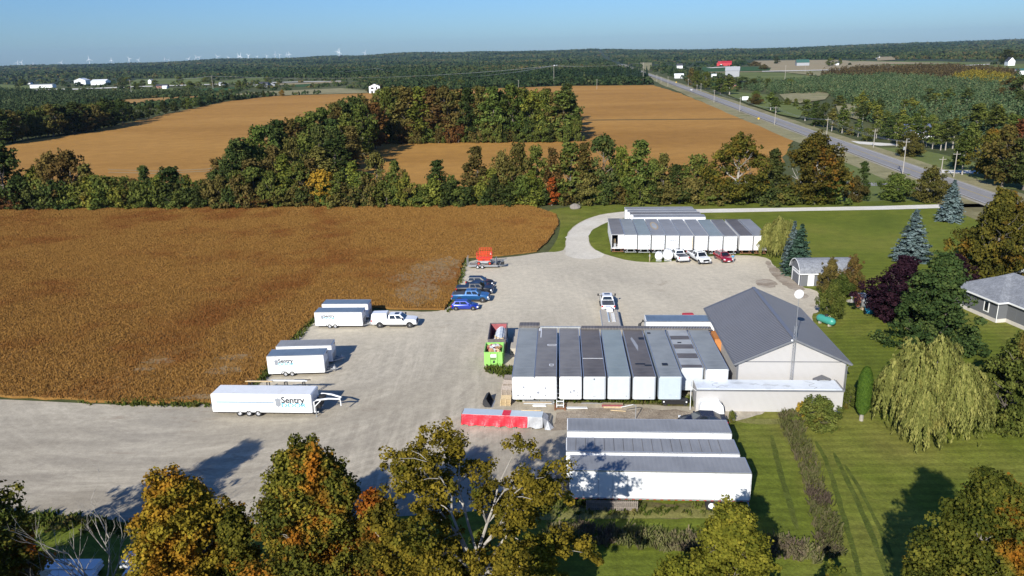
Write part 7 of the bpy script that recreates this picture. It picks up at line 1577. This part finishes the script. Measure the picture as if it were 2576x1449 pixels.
b.add([(x, y, z) for x in (0, 1.9) for y, z in pr_] + [(x, y * .9 + .02, z * .9 + .06) for x in (.05, 1.85) for y, z in pr_], [(i, i + 1, i + 7, i + 6) for i in range(5)] + [(12 + i, 18 + i, 19 + i, 13 + i) for i in range(5)]); b.add([(0, y, z) for y, z in pr_[1:]] + [(.06, y, z) for y, z in pr_[1:]], [(0, 1, 2, 3, 4), (9, 8, 7, 6, 5)]); b.add([(1.84, y, z) for y, z in pr_[1:]] + [(1.9, y, z) for y, z in pr_[1:]], [(0, 1, 2, 3, 4), (9, 8, 7, 6, 5)]); b.build('scoop', M['dark'], t)
MB().box(0, 1.9, -.12, .02, -.0, .04).build('cutting_edge', M['galv'], t)
# red tarp stack
def tarpstack():
    l, r_ = unp((1700 + 165 * .20963) * .6708, (1400 + 885 * .20963) * .6708, .25), unp((1700 + 1590 * .20963) * .6708, (1400 + 950 * .20963) * .6708, .25); ang = math.atan2(r_[1] - l[1], r_[0] - l[0]); L = math.hypot(r_[0] - l[0], r_[1] - l[1]); D = 1.25; H = 1.3
    t = thing('tarped_panel_stack', 'long panel stack under red and silver tarps in front of the trailer row', 'tarped stack', (l[0], l[1], 0), ang)
    b = MB(); b.box(.05, L - .05, .05, D, .18, H); b.build('panel_bundle', M['white_worn'], t)
    b = MB(); b.box(0, L * .525, -.05, D + .05, H + .004, H + .03); b.box(L * .575, L, -.05, D + .05, H + .004, H + .03); b.build('top_panel', M['bluegrey'], t)
    b = MB(); b.box(L * .5, L * .6, .0, D, H + .0, H + .045); b.build('tarp_flap', M['tarp_red'], t)
    for nm, x0, x1, mt in (('red_tarp', -.06, L * .82, 'tarp_red'), ('silver_tarp', L * .82, L + .05, 'tarp_grey')):
        n = int((x1 - x0) / .12); vs = []; 
        rows = [(H + .01, -.06), (H * .8, -.10), (H * .5, -.13), (.4, -.16), (.16, -.2)]
        for i in range(n + 1):
            x = x0 + (x1 - x0) * i / n
            for j, (z, y) in enumerate(rows): vs.append((x + .03 * math.sin(i * .9 + j), y - .05 * j * (.5 + .5 * math.sin(i * .55 + j * .7)) - .02 * math.sin(i * 1.9), z + (.05 * math.sin(i * .7) if j == 4 else 0)))
        b = MB(); m = len(rows); b.add(vs, [(i * m + j, i * m + j + 1, (i + 1) * m + j + 1, (i + 1) * m + j) for i in range(n) for j in range(m - 1)]); b.build(nm, M[mt], t, 60)
    b = MB(); b.add([(L + .06, -.1, H), (L + .06, D, H), (L + .5, D + .1, .9), (L + .75, D * .7, .05), (L + 1.2, .3, .03), (L + .9, -.35, .03), (L + .3, -.3, .04), (L + .55, .3, .8)], [(0, 7, 6), (0, 1, 7), (1, 2, 7), (2, 3, 7), (3, 4, 7), (4, 5, 7), (5, 6, 7)]); b.build('tarp_tail', M['tarp_grey'], t)
    b = MB(); b.add([(-.07, -.1, H), (-.07, D, H), (-.12, D, .3), (-.15, -.2, .2)], [(0, 1, 2, 3)]); b.build('end_tarp', M['tarp_red'], t)
    for k in range(5): MB().box(.6 + k * L / 5, .7 + k * L / 5, -.38, D, .0, .17).build('skid', M['wood_grey'], t)
tarpstack()
# step ladder platform
o = unp(1398, 1031); t = thing('step_platform', 'white wooden steps on rusty feet leaning between two trailer noses', 'steps', (o[0], o[1], 0), YA); b = MB()
for x0 in (.1, .85): b.bar((x0, .1, .2), (x0, 2.2, 2.1), .06, .14); b.bar((x0, 2.2, 2.1), (x0 - .0, 2.2, 3.0), .05)
b.build('stringer', M['white_worn'], t); b = MB()
for k in range(6): b.box(.1, .85, .2 + k * .36, .45 + k * .36, .38 + k * .31, .42 + k * .31)
b.build('treads', M['white_worn'], t); b = MB()
for x0 in (-.15, .95): b.box(x0, x0 + .16, -.2, 1.3, 0, .2)
b.box(0, 1, -.05, .1, .1, .25); b.build('rusty_base', M['rust'], t)
# timber and panel piles along the noses
def pile(label, px, L, D, n, mats, th=.07, ang=YA, name='board_pile', cat='boards', gap=.1):
    o = unp(*px); t = thing(name, label, cat, (o[0], o[1], 0), ang)
    for k in range(n):
        b = MB(); a = g.uniform(0, L * .12); yy = (k % 3) * D / 3.2; zz = .06 + (k // 3) * (th + .01); b.box(a, L - g.uniform(0, L * .12), yy, yy + D / 3.4, zz, zz + th); b.build('board', M[mats[k % len(mats)]], t)
    MB().box(.2, .32, 0, D, 0, .058).build('bearer', M['wood_grey'], t); MB().box(L - .5, L - .38, 0, D, 0, .058).build('bearer', M['wood_grey'], t); return t
pile('grey and white sheet metal panels piled under the first two trailer noses', (1312, 1018), 3.7, .9, 8, ['galv', 'white', 'wood', 'grey_panel'])
pile('short white boards lying in front of the sheet metal pile', (1338, 1024), 1.6, .5, 3, ['white', 'white_worn'])
pile('single pale plank on the dirt below the sheet metal pile', (1308, 1034.5), 2.4, .2, 1, ['wood_new'], name='plank', cat='plank')
pile('two thin white boards right of the wooden steps', (1422, 1029), 2.6, .4, 3, ['white_worn', 'grey_panel'])
pile('orange brown timber pile in the weeds before the middle trailers', (1513, 1028), 2.5, 1.0, 11, ['wood', 'bin_red', 'wood', 'wood_new'])
pile('thin plank lying askew below the orange brown timber pile', (1535, 1034), 1.9, .15, 1, ['wood_new'], ang=R(-12), name='plank', cat='plank')
pile('long grey boards in the weeds beneath the grey nosed trailers', (1460, 1017), 4.2, .35, 3, ['galv', 'wood_grey'])
# black bumper-like roller with lamps
o = unp(1665, 1022); t = thing('loader_box', 'black box bumper with two round white lamps beneath the seventh trailer', 'bumper', (o[0], o[1], 0), YA); MB().box(0, 2.9, 0, .7, .25, .8, 0, .12).build('beam', M['black'], t)
for x0 in (.2, 2.65): b = MB(); b.lathe([(.09, -.04), (.09, 0)], 12, 'Y', (x0, 0, .55)); b.build('lamp', M['lamp'], t)
MB().box(.2, .5, .1, .6, 0, .25).build('foot', M['dark'], t); MB().box(2.4, 2.7, .1, .6, 0, .25).build('foot', M['dark'], t)
# white topper cap standing on the ground
o = unp(1760, 1049.5); t = thing('truck_cap', 'white pickup cap with side hatch set on the ground by the annex', 'truck cap', (o[0], o[1] + .1, 0), YA); b = MB()
b.loft([[(0, 0, .35), (.06, .05, 1.25), (.25, .35, 1.5), (.25, 1.5, 1.5), (.06, 1.8, 1.25), (0, 1.85, .35)], [(2.6, 0, .35), (2.45, .05, 1.25), (2.15, .35, 1.5), (2.15, 1.5, 1.5), (2.45, 1.8, 1.25), (2.6, 1.85, .35)]]); b.build('shell', M['c_white'], t, 35)
MB().box(.55, 2.0, -.012, .045, .62, 1.08).build('side_hatch', M['white_worn'], t); MB().box(.1, 2.5, .1, 1.75, .0, .345).build('support_block', M['white_worn'], t)
b = MB(); b.quad((2.61, .25, .5), (2.61, 1.6, .5), (2.49, 1.55, 1.2), (2.49, .3, 1.2), 0, .02); b.build('rear_window', M['glass'], t)
# red machine beyond the crosswise trailer; bent pipe behind the far long trailer
o = unp(1732, 790, 1.35); t = thing('generator', 'small red machine beyond the blue roofed crosswise trailer', 'machine', (o[0], o[1] + .2, 0)); MB().box(-.8, .8, -.5, .5, .25, 1.35, 0, .1).build('housing', M['redpaint'], t); MB().box(-.5, .5, -.52, -.501, .6, 1.05).build('panel', M['lamp'], t)
for x0 in (-.6, .6):
    for y0 in (-.45, .45): wheel(t, x0, y0, .2, .2, .12, side=1 if y0 > 0 else -1)
o = unp(1600, 1058); t = thing('bent_pipe', 'thin bent grey pipe standing behind the farthest long trailer', 'pipe', (o[0], o[1] + .3, 0)); b = MB(); b.tube([(0, 0, 0), (0, 0, 1.6), (-.3, 0, 1.72), (-1.6, 0, 1.45)], .05, 6); b.build('tube', M['galv'], t)
# white panel stacks in the lower left shade
for (lb, px, px2, zt) in (('white panel stack in the shade, upper one of the left group', (93, 1432), (236, 1432), .9), ('white panel stack in the shade along the lower left edge', (103, 1462), (222, 1462), .9), ('shaded white panel bundle peeking out left of the golden maple', (298, 1412), (352, 1412), .9), ('second shaded bundle below the one by the golden maple', (304, 1445), (360, 1445), .9)):
    a, b_ = unp(*px, zt), unp(*px2, zt); W_ = max(2.0, math.hypot(b_[0] - a[0], b_[1] - a[1])); t = thing('panel_stack', lb, 'panel stack', (a[0], a[1], 0), R(-2), 'white panel stacks in the lower left shade')
    for k in range(4): MB().box(.1 * (k % 2), W_ - .1 * (k % 2), .0, 1.25, .28 + k * .16, .42 + k * .16).build('panel', M['white'], t)
    for x0 in (.3, W_ - .5): MB().box(x0, x0 + .15, .05, 1.2, 0, .278).build('trestle', M['wood_grey'], t)
# tongue gear of the nearest long trailer
o = unp(1402, 1228); t = thing('pallet_jack', 'dark wooden crate and jack beside the nose of the nearest long trailer', 'crate', (o[0], o[1], 0), R(10)); MB().box(0, .7, 0, .9, 0, .7, 0, .04).build('crate_box', M['wood_grey'], t); MB().box(.1, .6, .1, .8, .71, .9).build('lid', M['dark'], t)
t = thing('slatted_fence', 'short weathered slatted fence under the nearest long trailer', 'fence', (5.9, 57.35, 0), AY); b = MB()
for k in range(26): b.box(k * .17, k * .17 + .11, 0, .04, .03, 1.0)
b.build('slats', M['wood_grey'], t); b = MB(); b.box(0, 4.4, .045, .09, .25, .33); b.box(0, 4.4, .045, .09, .75, .83); b.build('rail', M['wood_grey'], t)

# ------------------------------------------------------------ poles, wires, signs, country buildings, turbines
POLES = [(2270, 441.5, 350, 1), (2077, 364, 295.5, 0), (2197, 371, 324, 0), (2367, 437.5, 394, 2), (2399, 446, 380.5, 0), (1948.5, 314, 267, 0), (1860.5, 281, 244, 0), (1796, 258, 225.5, 0), (1763, 230, 209, 0), (1753, 230, 212, 0), (1731, 218, 197.5, 0), (1974, 204, 164, 0), (1393.5, 214.5, 164, 0), (1304.6, 224, 200.5, 0), (1501.5, 224, 199, 0), (1617.5, 211, 157, 0), (1680, 217, 192, 0), (1652, 206, 187, 0), (1663, 209, 194, 0), (333, 247, 200.5, 0), (538, 237, 190, 0), (743, 194, 182.5, 0), (949, 188, 171, 0), (2089, 171, 154, 0), (2025, 182, 163, 0)]
where = {0: 'tallest utility pole, with a transformer, beside the near bend of the highway', 1: 'utility pole at the left kerb where the hedgerow ends', 2: 'utility pole standing by the blue roofed house drive', 3: 'utility pole left of the small driveway across the highway', 4: 'leaning utility pole right of the small driveway across the highway', 5: 'utility pole beside the highway where the crop field corner lies', 6: 'utility pole opposite the white billboard', 7: 'utility pole on the left verge beyond the billboard'}
pl = []
for i, (X, Yb, Yt, k) in enumerate(POLES):
    g_, h = height_of(X, Yb, Yt); t = thing('utility_pole', where.get(i, 'thin utility pole far off ' + ('along the highway' if X > 1640 and i < 19 else 'in the fields on the right' if X > 1700 else 'beyond the crop field' if X > 900 else 'among the left farms')), 'utility pole', (g_[0], g_[1], 0), R(-5), 'utility poles'); r_ = .15 if h < 13 else .2
    if Yb < 260: r_ *= 1.25
    b = MB(); b.tube([(0, 0, -.2), (0, 0, h)], [r_, r_ * .65], 8); b.build('shaft', M['pole'], t)
    b = MB(); b.box(-1.0, 1.0, -.06, .06, h - .9, h - .78); b.build('crossarm', M['pole'], t); b = MB()
    for x0 in (-.9, 0, .9): b.lathe([(.05, h - .775), (.06, h - .68), (.03, h - .6)], 6, 'Z', (x0, 0, 0))
    b.build('insulator', M['galv'], t)
    if k == 1: b = MB(); b.lathe([(.27, h - 3.2), (.30, h - 3.1), (.30, h - 2.3), (.1, h - 2.2)], 12, 'Z', (-.45, 0, 0)); b.build('transformer', M['galv'], t)
    pl.append((g_, h))
def wires(label, ids, dz=.7, r=.02, name='power_line'):
    t = thing(name, label, 'power line', (pl[ids[0]][0][0], pl[ids[0]][0][1], 0), 0, 'overhead wires'); O = Vector((pl[ids[0]][0][0], pl[ids[0]][0][1], 0))
    for off in (-.9, 0, .9):
        b = MB()
        for i0, i1 in zip(ids[:-1], ids[1:]):
            (a, ha), (c, hc) = pl[i0], pl[i1]; A = Vector((a[0] + off, a[1], ha - dz)) - O; C_ = Vector((c[0] + off, c[1], hc - dz)) - O; sag = (C_ - A).length * .018
            b.tube([A + (C_ - A) * (k / 8) - Vector((0, 0, sag * 4 * (k / 8) * (1 - k / 8))) for k in range(9)], r, 4, cap=False)
        b.build('wire', M['galv'], t)
wires('wires strung along the left side of the highway', [0, 1, 5, 6, 7, 9, 10])
wires('wires crossing the country beyond the crop field', [19, 20, 12, 15], r=.06)
wires('wires over the far left farm lane', [21, 22, 12], r=.06)
def sign(label, px, w, h, zb, mat, mat2=None, ang=R(-10), diamond=False, cat='sign'):
    o = unp(*px); t = thing('road_sign', label, cat, (o[0], o[1], 0), ang); b = MB()
    for x0 in ((-w * .4, w * .4) if w > 1 else (0,)): b.tube([(x0, .08, 0), (x0, .08, zb + h * .8)], .05, 6)
    b.build('post', M['galv'], t); b = MB()
    if diamond: b.add([(0, 0, zb), (w / 2, 0, zb + h / 2), (0, 0, zb + h), (-w / 2, 0, zb + h / 2), (0, .03, zb), (w / 2, .03, zb + h / 2), (0, .03, zb + h), (-w / 2, .03, zb + h / 2)], [(0, 1, 2, 3), (7, 6, 5, 4), (0, 4, 5, 1), (1, 5, 6, 2), (2, 6, 7, 3), (3, 7, 4, 0)])
    else: b.box(-w / 2, w / 2, -.03, .03, zb, zb + h)
    b.build('board', mat, t)
    if mat2: b = MB(); b.box(-w * .3, w * .3, -.045, -.032, zb + h * .5, zb + h * .62); b.box(-w * .2, w * .25, -.045, -.032, zb + h * .3, zb + h * .4); b.build('print', mat2, t)
    return t
sign('white billboard on the grass right of the highway', (1874.5, 256), 4.6, 2.6, 1.2, M['white'], M['logo_grey'])
YL = paint('yellow_sign_face', (.7, .42, .02), .5)
sign('small yellow diamond warning sign beside the far highway', (1701, 212), 1.6, 1.6, 1.6, YL, diamond=True)
sign('tiny yellow marker in the verge grass left of the highway', (1908, 303), .9, .9, .6, YL)
def shed(label, px, w, d, h, rh, wall, roof, ang=R(-8), name='farm_building', cat='building', doors=(), wins=0, group=None, z=0):
    o = unp(*px); t = thing(name, label, cat, (o[0], o[1], float(T(*o)) + z), ang, group); b = MB()
    b.add([(0, 0, 0), (w, 0, 0), (w, d, 0), (0, d, 0), (0, 0, h), (w, 0, h), (w, d, h), (0, d, h), (0, d / 2, h + rh - .1), (w, d / 2, h + rh - .1)], [(0, 1, 5, 4), (2, 3, 7, 6), (0, 4, 8, 7, 3), (1, 2, 6, 9, 5)]); b.build('wall', M[wall], t)
    b = MB(); e = .5; s_ = rh / (d / 2); b.add([(-e, -e, h - s_ * e), (w + e, -e, h - s_ * e), (w + e, d / 2, h + rh), (-e, d / 2, h + rh), (-e, d + e, h - s_ * e), (w + e, d + e, h - s_ * e)] + [(-e, -e, h - s_ * e + .2), (w + e, -e, h - s_ * e + .2), (w + e, d / 2, h + rh + .2), (-e, d / 2, h + rh + .2), (-e, d + e, h - s_ * e + .2), (w + e, d + e, h - s_ * e + .2)], [(3, 2, 1, 0), (4, 5, 2, 3), (6, 7, 8, 9), (9, 8, 11, 10), (0, 1, 7, 6), (5, 4, 10, 11), (0, 6, 9, 3), (3, 9, 10, 4), (1, 2, 8, 7), (2, 5, 11, 8)]); b.build('roof', M[roof], t)
    for (x0, x1, z0, z1, mm) in doors: b = MB(); b.box(x0, x1, -.12, -.01, z0, z1); b.build('door', M[mm], t)
    for k in range(wins): x0 = w * (k + .5) / wins; b = MB(); b.box(x0 - .6, x0 + .6, -.10, -.01, h * .4, h * .4 + 1.2); b.build('window', M['glass'], t)
    return t
def gshed(label, px, w, d, h, rh, wall, roof, ang, **k):     # gable toward the camera
    o = unp(*px); a2 = ang + R(90); o2 = yawpt(o, ang, w, 0); k.setdefault('cat', 'building'); t = thing(k.get('name', 'farm_building'), label, k['cat'], (o2[0], o2[1], float(T(*o))), a2, k.get('group'))
    b = MB(); W_, D_ = d, w   # local x away, y left
    b.add([(0, 0, 0), (W_, 0, 0), (W_, D_, 0), (0, D_, 0), (0, 0, h), (W_, 0, h), (W_, D_, h), (0, D_, h), (0, D_ / 2, h + rh - .1), (W_, D_ / 2, h + rh - .1)], [(0, 1, 5, 4), (2, 3, 7, 6), (0, 4, 8, 7, 3), (1, 2, 6, 9, 5)]); b.build('wall', M[wall], t)
    b = MB(); e = .5; s_ = rh / (D_ / 2); b.add([(-e, -e, h - s_ * e), (W_ + e, -e, h - s_ * e), (W_ + e, D_ / 2, h + rh), (-e, D_ / 2, h + rh), (-e, D_ + e, h - s_ * e), (W_ + e, D_ + e, h - s_ * e)] + [(-e, -e, h - s_ * e + .2), (W_ + e, -e, h - s_ * e + .2), (W_ + e, D_ / 2, h + rh + .2), (-e, D_ / 2, h + rh + .2), (-e, D_ + e, h - s_ * e + .2), (W_ + e, D_ + e, h - s_ * e + .2)], [(3, 2, 1, 0), (4, 5, 2, 3), (6, 7, 8, 9), (9, 8, 11, 10), (0, 1, 7, 6), (5, 4, 10, 11), (0, 6, 9, 3), (3, 9, 10, 4), (1, 2, 8, 7), (2, 5, 11, 8)]); b.build('roof', M[roof], t)
    for (y0, y1, z0, z1, mm) in k.get('doors', ()): b = MB(); b.box(-.14, -.01, y0, y1, z0, z1); b.build('door' if mm != 'glass' else 'window', M[mm], t)
    return t
def wm(px, wpx): o = unp(*px); return wpx / ppm(o[0], o[1])
gshed('tall white house with dark roof and balcony, left of the woodlot', (929, 234.5), wm((929, 234), 27), 16, 7.5, 2.6, 'white', 'roofdark', R(6), name='house', cat='house', doors=[(3, 4.6, 4.2, 6.6, 'glass'), (7, 10, 4.4, 6.2, 'glass'), (8, 10, .1, 2.4, 'glass'), (1, 12.5, 3.4, 3.7, 'galv')])
gshed('big white gabled hall, left one of the far pair', (187.5, 213.5), wm((188, 213), 26), 38, 8.5, 4, 'white', 'white_worn', R(14), doors=[(9, 14, .1, 5, 'dark')], group='white farm halls at the far left')
shed('long white hall with pale roof right of the big gabled one', (229, 214), wm((230, 214), 36), 26, 6.5, 3.5, 'white', 'white_worn', R(5), group='white farm halls at the far left')
shed('low white flat building far left', (76, 222.5), wm((76, 222), 53), 16, 6, .8, 'white_worn', 'rf_worn', R(6), wins=8)
shed('small dark roofed house at the far left edge', (39, 214), wm((40, 214), 14), 10, 3, 2, 'barngrey', 'roofdark', R(-5), name='house', cat='house')
shed('small pale shed far left behind the flat building', (66, 212), wm((66, 212), 11), 9, 3, 2, 'white_worn', 'roofdark', R(-5))
gshed('small white farmhouse in the far green fields', (373, 211), wm((373, 211), 9), 12, 6, 2.5, 'white', 'rf_worn', R(-6), name='house', cat='house')
shed('brick bungalow with white annex among the far left trees', (393, 222), wm((393, 222), 27), 10, 3.4, 2.2, 'brick', 'roofdark', R(3), name='house', cat='house', wins=3)
shed('small white cottage right of the brick bungalow on the left', (408, 223.5), wm((408, 223), 11), 7, 2.6, 1.8, 'white', 'white_worn', R(3), name='house', cat='house')
shed('little farmhouse with grey roof left of the grey sheds', (551, 215.5), wm((551, 215), 13), 9, 3, 2.4, 'white_worn', 'barngrey', R(3), name='house', cat='house')
shed('long grey metal shed among the far left fields', (639, 221), wm((639, 221), 34), 14, 5.6, 2.0, 'barngrey', 'roofdark', R(4), group='grey sheds in the far left fields')
gshed('small grey shed beside the long grey metal shed', (676, 219.5), wm((676, 219), 15), 12, 4.2, 2.2, 'barngrey', 'roofdark', R(12), group='grey sheds in the far left fields')
shed('long low pale cottage behind the woodlot', (1060, 218), wm((1060, 218), 30), 10, 3.2, 2, 'white', 'rf_worn', R(2), name='house', cat='house', wins=4)
shed('small pale shed left of the long low cottage', (990, 216), wm((990, 216), 22), 8, 3, 1.8, 'white_worn', 'barngrey', R(2))
shed('white shed in the woods beyond the crop field', (1391, 170.5), wm((1391, 170), 13), 10, 5, 2, 'white', 'white', R(0))
shed('bright red barn with white apron near the horizon', (1806, 166), wm((1806, 166), 33), 22, 7, 4, 'barnred', 'barnred', R(-14), name='barn', cat='barn', doors=[(6, 10, .1, 4, 'white')])
gshed('green roofed wing of the bright red barn', (1803, 166), wm((1803, 166), 14), 16, 7, 4, 'barnred', 'barngreen', R(-14), name='barn', cat='barn')
sheet('farmyard', P((1776, 170.8), (1850, 167), (1856, 168), (1790, 171.8)), .6, GM['drive'])
shed('weathered grey barn standing alone in the green field', (1824, 194), wm((1824, 194), 34), 13, 9, 5, 'barngrey', 'barngrey', R(-18), name='barn', cat='barn')
shed('brick bungalow with dark hip roof beside the highway', (1836, 222.5), wm((1836, 222), 38), 14, 3.6, 2.8, 'brick', 'roofdark', R(-8), name='house', cat='house', wins=3)
shed('big faded barn with green roof in the tan fields', (2004, 166), wm((2004, 166), 30), 26, 7, 6, 'barngrey', 'barngreen', R(-12), name='barn', cat='barn')
shed('white long low house at the far highway', (1697, 197), wm((1697, 197), 22), 9, 4, 2.2, 'white', 'white', R(-8), name='house', cat='house')
shed('dark roofed white house near the far highway', (1703, 172), wm((1703, 172), 14), 12, 6, 4, 'white', 'roofdark', R(-6), name='house', cat='house')
shed('white trailer shed next to the far highway trees', (1790, 194.5), wm((1790, 194), 12), 6, 4, .5, 'white', 'white', R(-6))
shed('small white outbuilding right of the tan fields', (2103, 164.5), wm((2103, 164), 7), 8, 5, 3, 'white', 'roofdark', R(-6))
shed('long pale green roofed shed behind the russet scrub', (2218, 178), wm((2218, 178), 80), 14, 4, 1.4, 'white_worn', 'rf_worn', R(-4), wins=6)
shed('far white farmhouse on the right horizon', (2206, 147.5), wm((2206, 147), 7), 10, 6, 4, 'white', 'roofdark', R(-4), name='house', cat='house')
gshed('white farmhouse with steep roof near the right edge', (2535, 166), wm((2535, 166), 16), 14, 8, 6, 'white', 'roofdark', R(-10), name='house', cat='house')
shed('green roofed shed at the right edge beyond the scrub', (2560, 188), wm((2560, 188), 30), 12, 5, 2, 'white_worn', 'barngreen', R(-6))
o = unp(2280, 344); t = shed('pale house with faded blue roof hidden in the roadside trees', (2278, 350), wm((2278, 350), 62), 9, 3.2, 2.4, 'white_worn', 'bluetarp', R(-6), name='house', cat='house', wins=4)
def boxtruck():
    o = unp(2304, 170.5); t = thing('box_truck', 'small white box truck on the far country road', 'truck', (o[0], o[1], 1.0), R(-12)); MB().box(0, 7, 0, 2.5, 1.0, 3.6, 0, .05).build('cargo_box', M['white'], t); MB().box(-2.2, -.1, .1, 2.4, .6, 2.6, 0, .2).build('cab', M['c_white'], t)
    for x0 in (-1.3, 5.2):
        for y0 in (.2, 2.3): wheel(t, x0, y0, .5, .5, .3, side=1 if y0 > 1 else -1)
boxtruck()
# wind turbines on the horizon
def turbine_parts(hub, R_, s):
    b = MB(); b.tube([(0, 0, -20), (0, 0, hub)], [2.6 * s, 1.5 * s], 10); tw = b.mesh('tower', M['white'], True)
    b = MB(); b.box(-1.6 * s, 1.6 * s, -3 * s, 5 * s, hub - 1.6 * s, hub + 1.6 * s, 0, .4); nc = b.mesh('nacelle', M['white'])
    b = MB(); b.loft([[(0, -.5 * s, 0), (1.9 * s, -.1 * s, 0), (0, .5 * s, 0), (-1.9 * s, 0, 0)], [(.6 * s, -.3 * s, R_ * .3), (2.1 * s, 0, R_ * .3), (.6 * s, .3 * s, R_ * .3), (-1.6 * s, 0, R_ * .3)], [(.3 * s, -.1 * s, R_), (.6 * s, 0, R_), (.3 * s, .1 * s, R_), (-.3 * s, 0, R_)]]); return tw, nc, b.mesh('blade', M['white'])
TBX = [(50, 157.8, 168, 0), (61, 157, 168, 0), (89, 161.5, 168, 2), (160, 157, 166, 0), (231, 149, 165, 1), (287, 151, 163, 0), (332, 148, 160.5, 0), (355, 151, 159.5, 2), (420, 148, 156.5, 0), (430, 149.5, 156, 2), (480.5, 148, 155, 0), (499, 144, 154.5, 0), (507, 144, 154, 0), (552.5, 142, 152.5, 1), (580, 145, 151, 2), (606, 140, 151, 0), (611, 141.5, 152, 1), (631, 140, 151.5, 1), (653, 143, 149, 2), (677, 141, 147.5, 2), (697.5, 136, 147, 1), (709, 137.5, 146, 2), (727, 137, 145.5, 2), (733, 136, 145, 0), (855, 129, 141.5, 1), (859, 131, 141.5, 1), (922, 132, 143, 1)]
tm = {}
for i, (X, Yh, Yb, k) in enumerate(TBX):
    d = {0: 10500, 1: 8600, 2: 12500}[k]; a = math.atan((X - 1288) / 1930.0) 
    dx, dy = unp(X, 190); dl = math.hypot(dx, dy); x, y = dx / dl * d, dy / dl * d
    lo, hi = -50, 600
    for _ in range(40):
        m_ = (lo + hi) / 2
        if prj(x, y, m_)[1] > Yh: lo = m_
        else: hi = m_
    gz = float(T(x, y)) + 4; hub = lo - gz; key = (round(hub), k)
    if key not in tm: tm[key] = turbine_parts(hub, max(36, min(52, hub * .45)), {0: .85, 1: .8, 2: .9}[k])
    tw, nc, bl = tm[key]; t = thing('wind_turbine', 'white wind turbine on the left horizon', 'wind turbine', (x, y, gz), R(g.uniform(-30, 50)), 'wind turbines on the horizon'); obj('tower', tw, t); obj('nacelle', nc, t); ph = g.uniform(0, 2.1)
    for j in range(3): obj('blade', bl, t, (0, -3.6 * 1.4, hub), (0, ph + j * 2.094, 0))

# ------------------------------------------------------------ haze
HZ = bpy.data.materials.new('haze_air'); HZ.use_nodes = True; nt = HZ.node_tree; nt.nodes.clear(); out = nt.nodes.new('ShaderNodeOutputMaterial'); pv = nt.nodes.new('ShaderNodeVolumePrincipled')
pv.inputs['Color'].default_value = (.42, .60, .85, 1); pv.inputs['Density'].default_value = HAZE; pv.inputs['Anisotropy'].default_value = 0.1; nt.links.new(pv.outputs[0], out.inputs['Volume'])
if HAZE > 0:
    b = MB(); b.box(-16400, 16400, -16400, 16400, -60, 330); hz = b.build('haze', HZ); tag(hz, 'thin blue air haze over the far country', kind='stuff')
# ------------------------------------------------------------ labels: tell look-alikes apart by their place in the row
ORD = ['', 'second', 'third', 'fourth', 'fifth', 'sixth', 'seventh', 'eighth', 'ninth', 'tenth', 'eleventh', 'twelfth', 'thirteenth', 'fourteenth', 'fifteenth', 'sixteenth']
from collections import defaultdict
by = defaultdict(list)
for o in SC.objects:
    if o.parent is None and 'label' in o and 'category' in o: by[o['label']].append(o)
for lb, os_ in by.items():
    n = len(os_)
    if n < 2 or n > 40: continue
    os_.sort(key=lambda o: prj(o.location.x, o.location.y, 0)[0])
    for i, o in enumerate(os_):
        sfx = ('leftmost of ' if n > 2 else 'left one of ') if i == 0 else ('rightmost of ' if n > 2 else 'right one of ') if i == n - 1 else (ORD[i] if i < 16 else f'{i + 1}th') + ' from left of '
        words = (sfx + ('two: ' if n == 2 else f'{n}: ') + lb).split(); o['label'] = ' '.join(words) if len(words) <= 16 else ' '.join(words[:16])
bpy.context.view_layer.update()
